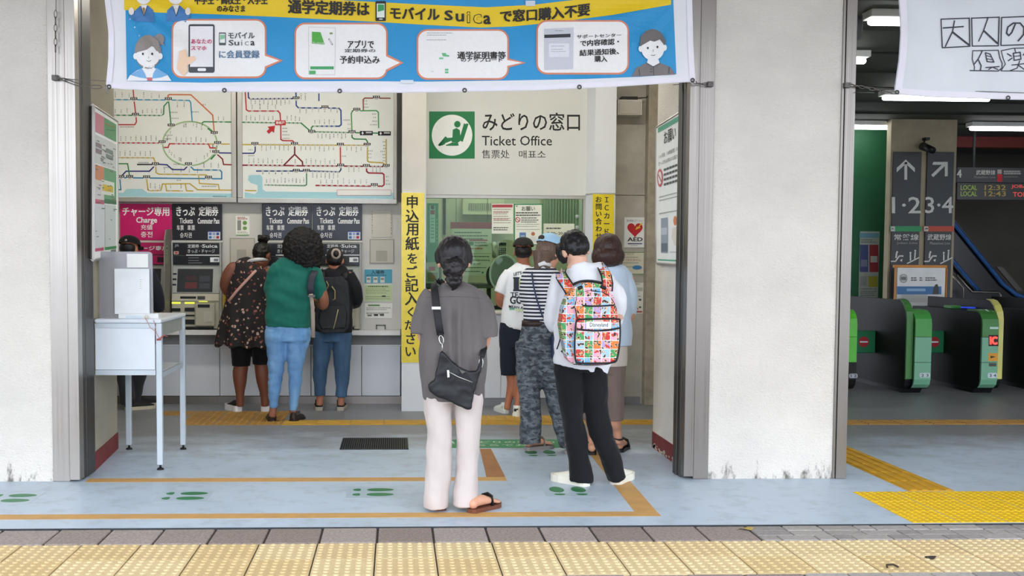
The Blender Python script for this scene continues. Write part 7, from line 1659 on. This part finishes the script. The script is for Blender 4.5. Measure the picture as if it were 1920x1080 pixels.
m = MB(); P.tube(m, [(481, 491, 0, 17, .062), (478, 496, 0, 27, .08), (474, 506, 0, 37, .1), (470, 530, 0, 40, .115), (465, 570, 0, 43, .125), (460, 610, 0, 48, .14), (458, 650, 0, 53, .155)], n=26)
dr = P.cloth('dress', m, floral(), .0085, 4, lambda p, z0=P.J(460, 560).z, c=P.J(460, 600).x: max(0, min(1, (z0 - p.z) / .4)) * .016 * math.sin((p.x - c) * 42) + .004 * noise.noise(p * 9))
m = MB(); P.tube(m, [(470, 620, 0, 38, .11), (471, 648, 0, 38, .11)], n=18); P.tube(m, [(452, 640, 0, 21, .105), (452, 665, 0, 18.5, .09), (452, 686, 0, 17, .082)]); P.tube(m, [(490, 640, 0, 20, .105), (490, 665, 0, 17.5, .09), (490, 683, 0, 16.5, .082)])
P.cloth('leggings', m, fabric('leggings_black', '#121214', var=.1), .0085, 3)
X = P.P; m = MB(); m.sph(X(0, -.014, .026), (.083, .1, .103), 18, 12, rot=P.hR); P.cloth('hair', m, hairm('hair_braid', '#17130f', (60, 60, 60), .9), .007, 2, wrinkle(.006, (45, 45, 45), 3))
m = MB(); c = P.J(494, 447, -.01)
for i in range(9): a = i * .7; m.sph(c + V((.035 * math.cos(a), .035 * math.sin(a), .012 * math.sin(i * 2.1))), .026, 8, 6)
m.sph(c, .035, 10, 8); m.tube([c, c + V((0, .01, -.06))], .035, 10); P.cloth('hair_bun', m, MC['hair_braid'], .007, 2, wrinkle(.007, (50, 50, 50), 4))
nf = thing('neck_fan', P.J(482, 490, -.09), 'white neck ring worn by the woman in the floral dress', 'neck fan')
MB().tube([P.J(483, 489, 0) + V((.092 * math.sin(a), -.086 * math.cos(a), .012 * math.cos(a) + .012 * math.sin(a))) for a in [-2.2 + i * 4.4 / 14 for i in range(15)]], [(.011, .017)] * 15, 10, ref=V((0, 0, 1))).build('ring', mat('fan_white', '#d5d6d4', .4), nf, True)
for a in (-2.25, 2.25): MB().sph(P.J(483, 489, 0) + V((.092 * math.sin(a), -.086 * math.cos(a), 0)), .022, 10, 8).build('fan_end', mat('fan_white', '#d5d6d4', .4), nf, True)
ps_ = thing('crossbody_strap', P.J(432, 562, -.1), 'pale pink bag strap across the floral dress', 'bag strap')
FS = on_mesh(dr, off=.006); pts = [(489, 498), (476, 511), (464, 524), (452, 537), (442, 548), (434, 558), (428, 566)]
w0 = [FS(x, y, 1) for x, y in pts]; flat_strap('strap', w0, .013, mat('strap_pink', '#c79a8c', .6), ps_, .004)
# ------------------------------------------------------------------ woman in the green tee
P = Person('woman with an afro in a teal tee and light blue jeans at the ticket machines', (532, 790), SK4, .009)
P.head(573, 472, tilt=.3, yaw=.3, dy=.08); P.neck(562, 500, 13, .04)
b = P.body
P.tube(b, [(560, 503, .03, 26, .06), (550, 525, .02, 36, .09), (543, 570, 0, 35, .095), (540, 620, 0, 36, .1)])
aL = [(516, 510, .0, 12), (508, 535, .04, 11), (508, 556, .1, 9.5), (524, 560, .24, 7), ]; aR = [(588, 512, .03, 13), (598, 535, .03, 11.5), (606, 560, .04, 10.5), (605, 572, .1, 10), (596, 566, .24, 7)]
P.limb(b, aL); P.limb(b, aR); P.hand(P.J(524, 560, .24), (.5, .8, .2), (0, .2, 1), 1, .5); P.hand(P.J(596, 566, .24), (-.4, .9, .2), (0, .2, 1), -1, .5)
gL = [(519, 620, 0, 22.5, .105), (518, 640, 0, 21, .105), (518.5, 656, 0, 18.5, .095), (516.5, 704, 0, 14, .07), (514, 730, .0, 12, .065), (513, 750, 0, 9.5, .05), (513, 764, 0, 7.5, .042)]
gR = [(560, 620, 0, 22.5, .105), (559, 640, 0, 21.5, .105), (555, 656, 0, 19, .095), (554, 704, 0, 13, .07), (552.5, 730, 0, 11.5, .065), (551, 750, 0, 9, .05), (549.5, 770, 0, 7.5, .042)]
for lg in (gL, gR): P.tube(b, [(x, y, d, h * .8, q * .8) for x, y, d, h, q in lg])
b.tube([P.J(513, 760), P.J(510, 782, .0)], .034, 12); b.tube([P.J(549.5, 765), P.J(550, 784, .0)], .034, 12)
P.finish()
FLM = mat('flat_brown', '#2a1f1b', .5); s1 = P.shoe(510, 790, .15, FLM, FLM, .25, 1.0, .015, False); s2 = P.shoe(549, 791, -.25, FLM, FLM, .25, 1.0, .015, False)
MB().prism([P.J(555, 772, -.06), P.J(563, 770, -.06), P.J(562, 776, -.06), P.J(555, 779, -.06)], (0, .012, 0)).build('bow', FLM, s2)
TEAL = fabric('tee_teal', '#1f6a5c', var=.08); m = MB()
P.tube(m, [(562, 491, .05, 17, .062), (560, 496, .04, 26, .075), (556, 503, .03, 37, .092), (549, 522, .02, 43, .108), (544, 555, .0, 44, .115), (541, 590, 0, 43, .12), (540, 613, 0, 42.5, .122)], n=26)
P.limb(m, [(519, 508, .0, 15.5), (511, 528, .03, 14), (508, 545, .06, 13)]); P.limb(m, [(585, 510, .03, 15.5), (594, 528, .03, 15), (600, 550, .035, 13.5)])
P.cloth('tshirt', m, TEAL, .0085, 4, lambda p: .010 * noise.noise(V((p.x * 7 + p.z * 9, p.y * 6, p.z * 15))) + .006 * noise.noise(V((p.x * 22, p.y * 20, p.z * 12))))
m = MB(); P.tube(m, [(540, 604, 0, 40, .108), (540, 622, 0, 43, .115), (540, 640, 0, 42, .118)], n=22)
for lg in (gL, gR): P.tube(m, lg, n=18)
for bx_ in (520, 560): m.sph(P.J(bx_, 634, -.045), (.085, .075, .085), 14, 10)
P.cloth('jeans', m, denim('denim_light', '#86b3dd', '#5a8cc0'), .008, 3, wrinkle(.007, (8, 8, 20), 21))
X = P.P; m = MB(); m.sph(P.J(568, 466, .07), (.182, .165, .19), 24, 18); m.sph(P.J(575, 490, .06), (.13, .12, .10), 18, 12)
P.cloth('hair', m, hairm('hair_afro', '#191412', (70, 70, 70), 1.0, .7), .0075, 1, lambda p: .016 * noise.noise(p * 42) + .014 * noise.noise(p * 85))
st_ = thing('tote_strap', P.J(586, 632, -.13), 'dark and beige bag strap hanging from the shoulder of the teal tee', 'bag strap')
flat_strap('upper_strap', [P.J(592, 505, .06), P.J(590, 509, -.06), P.J(585, 520, -.105), P.J(582, 538, -.125), P.J(583, 552, -.13)], .030, mat('strap_slate', '#2a2d38', .6), st_)
flat_strap('lower_strap', [P.J(583, 551, -.133), P.J(586, 575, -.135), P.J(587, 605, -.135), P.J(587, 633, -.135)], .017, mat('strap_beige', '#a8988c', .7), st_)
MB().box(P.J(577, 0, -.14).x, P.J(590, 0, -.14).x, P.Y - .142, P.Y - .128, P.J(0, 555, -.14).z, P.J(0, 551, -.14).z).build('buckle', STEELD, st_)
# ------------------------------------------------------------------ person with the black backpack
P = Person('person in a black jacket and blue jeans carrying a black backpack', (618, 770), SK2, .009)
P.head(628, 488, tilt=.35, yaw=.15); P.neck(626, 507, 11)
b = P.body
P.tube(b, [(626, 508, 0, 22, .06), (628, 530, 0, 30, .085), (626, 590, 0, 30, .09), (623, 630, 0, 31, .1)])
aL = [(596, 520, .0, 11), (590, 545, .02, 10), (592, 565, .1, 9), (604, 565, .24, 7)]; aR = [(654, 520, 0, 11.5), (665, 545, .0, 10.5), (668, 566, .04, 9.5), (658, 568, .18, 8), (648, 562, .26, 6.5)]
P.limb(b, aL); P.limb(b, aR); P.hand(P.J(604, 565, .24), (.4, .9, .2), (0, .2, 1), 1, .5); P.hand(P.J(648, 562, .26), (-.4, .9, .2), (0, .2, 1), -1, .5)
gL = [(605, 625, 0, 19, .1), (603, 665, 0, 16.5, .09), (600, 700, 0, 13.5, .075), (600, 725, .0, 11.5, .065), (600, 742, 0, 10.5, .06)]
gR = [(641, 625, 0, 19.5, .1), (641, 665, 0, 16.5, .09), (641.5, 700, 0, 13.5, .075), (641, 725, 0, 11.5, .065), (640, 744, 0, 10.5, .06)]
for lg in (gL, gR): P.tube(b, [(x, y, d, h * .8, q * .8) for x, y, d, h, q in lg])
b.tube([P.J(600, 738), P.J(599, 760)], .034, 12); b.tube([P.J(640, 740), P.J(639, 760)], .034, 12)
P.finish()
BG2 = mat('sole_beige', '#b3aa98', .6); P.shoe(598, 769.5, .08, BS, BG2, .25, 1.0, .035, accent=BG2); P.shoe(638, 769.5, -.05, BS, BG2, .25, 1.0, .035, accent=BG2)
JK = fabric('jacket_black', '#17181c', var=.12, rough=.7); m = MB()
P.tube(m, [(626, 500, 0, 14, .06), (627, 505, 0, 24, .075), (627, 513, 0, 31, .09), (628, 530, 0, 35, .105), (626, 580, 0, 35, .115), (624, 622, 0, 37, .12)], n=24)
P.tube(m, aL[:1] + [(592, 540, .01, 13.5), (592, 562, .08, 12.5), (600, 566, .2, 10)]); P.tube(m, [(652, 514, 0, 13), (664, 540, .0, 14), (668, 564, .03, 12.5), (660, 568, .14, 10.5)])
P.cloth('jacket', m, JK, .0085, 4, wrinkle(.008, (9, 9, 7), 23))
m = MB(); P.tube(m, [(623, 610, 0, 35, .108), (623, 640, 0, 37, .112)], n=20)
for lg in (gL, gR): P.tube(m, lg, n=18)
P.cloth('jeans', m, denim('denim_dark', '#4a6c8c', '#34506c'), .0085, 3, wrinkle(.009, (9, 9, 7), 24))
X = P.P; m = MB(); m.sph(X(0, -.016, .024), (.084, .1, .103), 18, 12, rot=P.hR); m.sph(X(0, -.06, -.02), (.07, .045, .05), 12, 8, rot=P.hR); P.cloth('hair', m, HB, .007, 2, wrinkle(.003, (45, 45, 20), 3))
MB().tube([P.J(630, 476, -.11) + V((.034 * math.cos(a), .0, .04 * math.sin(a))) for a in [i * math.pi / 8 for i in range(17)]], .014, 8, caps=False).build('scrunchie', fabric('scrunchie', '#b0a092', var=.2, vs=60), P.root, True)
MB().sph(P.J(630, 476, -.112), (.03, .026, .034), 12, 8).build('hair_knot', HB, P.root, True)
bk = thing('backpack', P.J(620, 625, -.2), 'plain black backpack with beige zip cords', 'backpack'); BKM = mat('pack_black', '#1a1b1e', .6, var=.15, bump=.2, bs=60)
def pil2(ol, y0, th, name): m = MB(); m.prism([P.J(x, y, y0) for x, y in ol], (0, th, 0)); obj(name, remesh(m, .0075, 5, wrinkle(.005, (12, 12, 12), 6)), BKM, bk, True)
pil2([(606, 520), (640, 518), (652, 530), (656, 570), (654, 615), (645, 624), (604, 625), (592, 615), (590, 570), (594, 535)], -.27, .15, 'main_compartment'); pil2([(602, 575), (645, 573), (650, 585), (648, 616), (604, 618), (596, 605)], -.30, .05, 'front_pocket')
CORD = mat('cord_beige', '#a89a72', .7)
for pts in ([(634, 580), (630, 598), (625, 617)], [(622, 537), (628, 545), (628, 560), (624, 563)], [(612, 527), (616, 535), (611, 545)]): MB().tube([P.J(x, y, -.305 if y > 570 else -.28) for x, y in pts], .005, 6).build('zip_cord', CORD, bk, True)
for x in (604, 646): flat_strap('strap', [P.J(x, 508, .0), P.J(x, 512, -.09), P.J(x, 522, -.125)], .028, BKM, bk, .006); flat_strap('front_strap', [P.J(x, 508, .0), P.J(x, 515, .08), P.J(x, 560, .13), P.J(x, 605, .12)], .024, BKM, bk, .005)
# ------------------------------------------------------------------ man at the charge machine
P = Person('man in dark clothes and a black cap at the pink charge machine', (246, 768), SK2, .010)
P.head(243, 467, tilt=.2, yaw=.35); P.neck(244, 492, 11.5)
b = P.body
P.tube(b, [(244, 500, 0, 22, .06), (246, 525, 0, 31, .09), (246, 590, 0, 31, .095), (246, 630, 0, 31, .1)])
aL = [(212, 515, -.06, 12), (204, 545, -.08, 11), (206, 575, -.06, 9.5), (222, 575, .04, 7)]; aR = [(278, 515, -.06, 12), (289, 545, -.08, 11), (296, 572, -.06, 10), (297, 582, .0, 8.5), (294, 576, .06, 7)]
P.limb(b, aL); P.limb(b, aR); P.hand(P.J(222, 575, .04), (.5, .8, .2), (0, .2, 1), 1, .5); P.hand(P.J(294, 576, .06), (-.3, .9, .2), (0, .2, 1), -1, .5)
gL = [(230, 630, 0, 19, .1), (232, 680, 0, 17, .09), (236, 720, 0, 14.5, .08), (240, 757, .0, 13, .075)]; gR = [(262, 630, 0, 19, .1), (262, 680, 0, 17, .09), (256, 720, .1, 14, .08), (250, 752, .12, 12.5, .075)]
for lg in (gL, gR): P.tube(b, [(x, y, d, h * .75, q * .75) for x, y, d, h, q in lg])
P.finish()
SLS = mat('sole_cream', '#c9bfa6', .6); P.shoe(238, 769, -1.0, BS, SLS, .27, 1.05, .03); P.shoe(248, 763, -1.0, BS, SLS, .27, 1.05, .03)
m = MB(); P.tube(m, [(244, 488, 0, 14, .06), (244, 495, 0, 26, .08), (245, 508, 0, 34, .1), (246, 540, 0, 36, .115), (246, 600, 0, 35, .118), (246, 640, 0, 34, .115)], n=22); P.tube(m, [(215, 508, -.05, 13), (206, 540, -.08, 14), (206, 568, -.07, 12)]); P.tube(m, [(276, 508, -.05, 13), (289, 540, -.08, 14), (296, 566, -.06, 12.5), (298, 580, -.02, 11)])
P.cloth('jacket', m, fabric('jacket_dark', '#20232c', var=.1), .009, 4, wrinkle(.008, (9, 9, 7), 26))
m = MB(); P.tube(m, [(246, 625, 0, 33, .108), (246, 650, 0, 33, .11)], n=20)
for lg in (gL, gR): P.tube(m, lg, n=16)
P.cloth('trousers', m, fabric('trousers_charcoal', '#37383c', var=.1), .009, 3, wrinkle(.007, (9, 9, 7), 27))
cp_ = capmk(P, fabric('cap_black', '#17171a', var=.1), .045); MB().tube([P.P(.03, -.118, .06), P.P(.03, -.123, .06)], .012, 10).build('cap_badge', mat('badge_cream', '#b9b3a4', .5), cp_, True)
m = MB(); m.sph(P.P(0, -.03, .0), (.082, .082, .07), 14, 10, rot=P.hR); P.cloth('hair', m, HB, .008, 2)
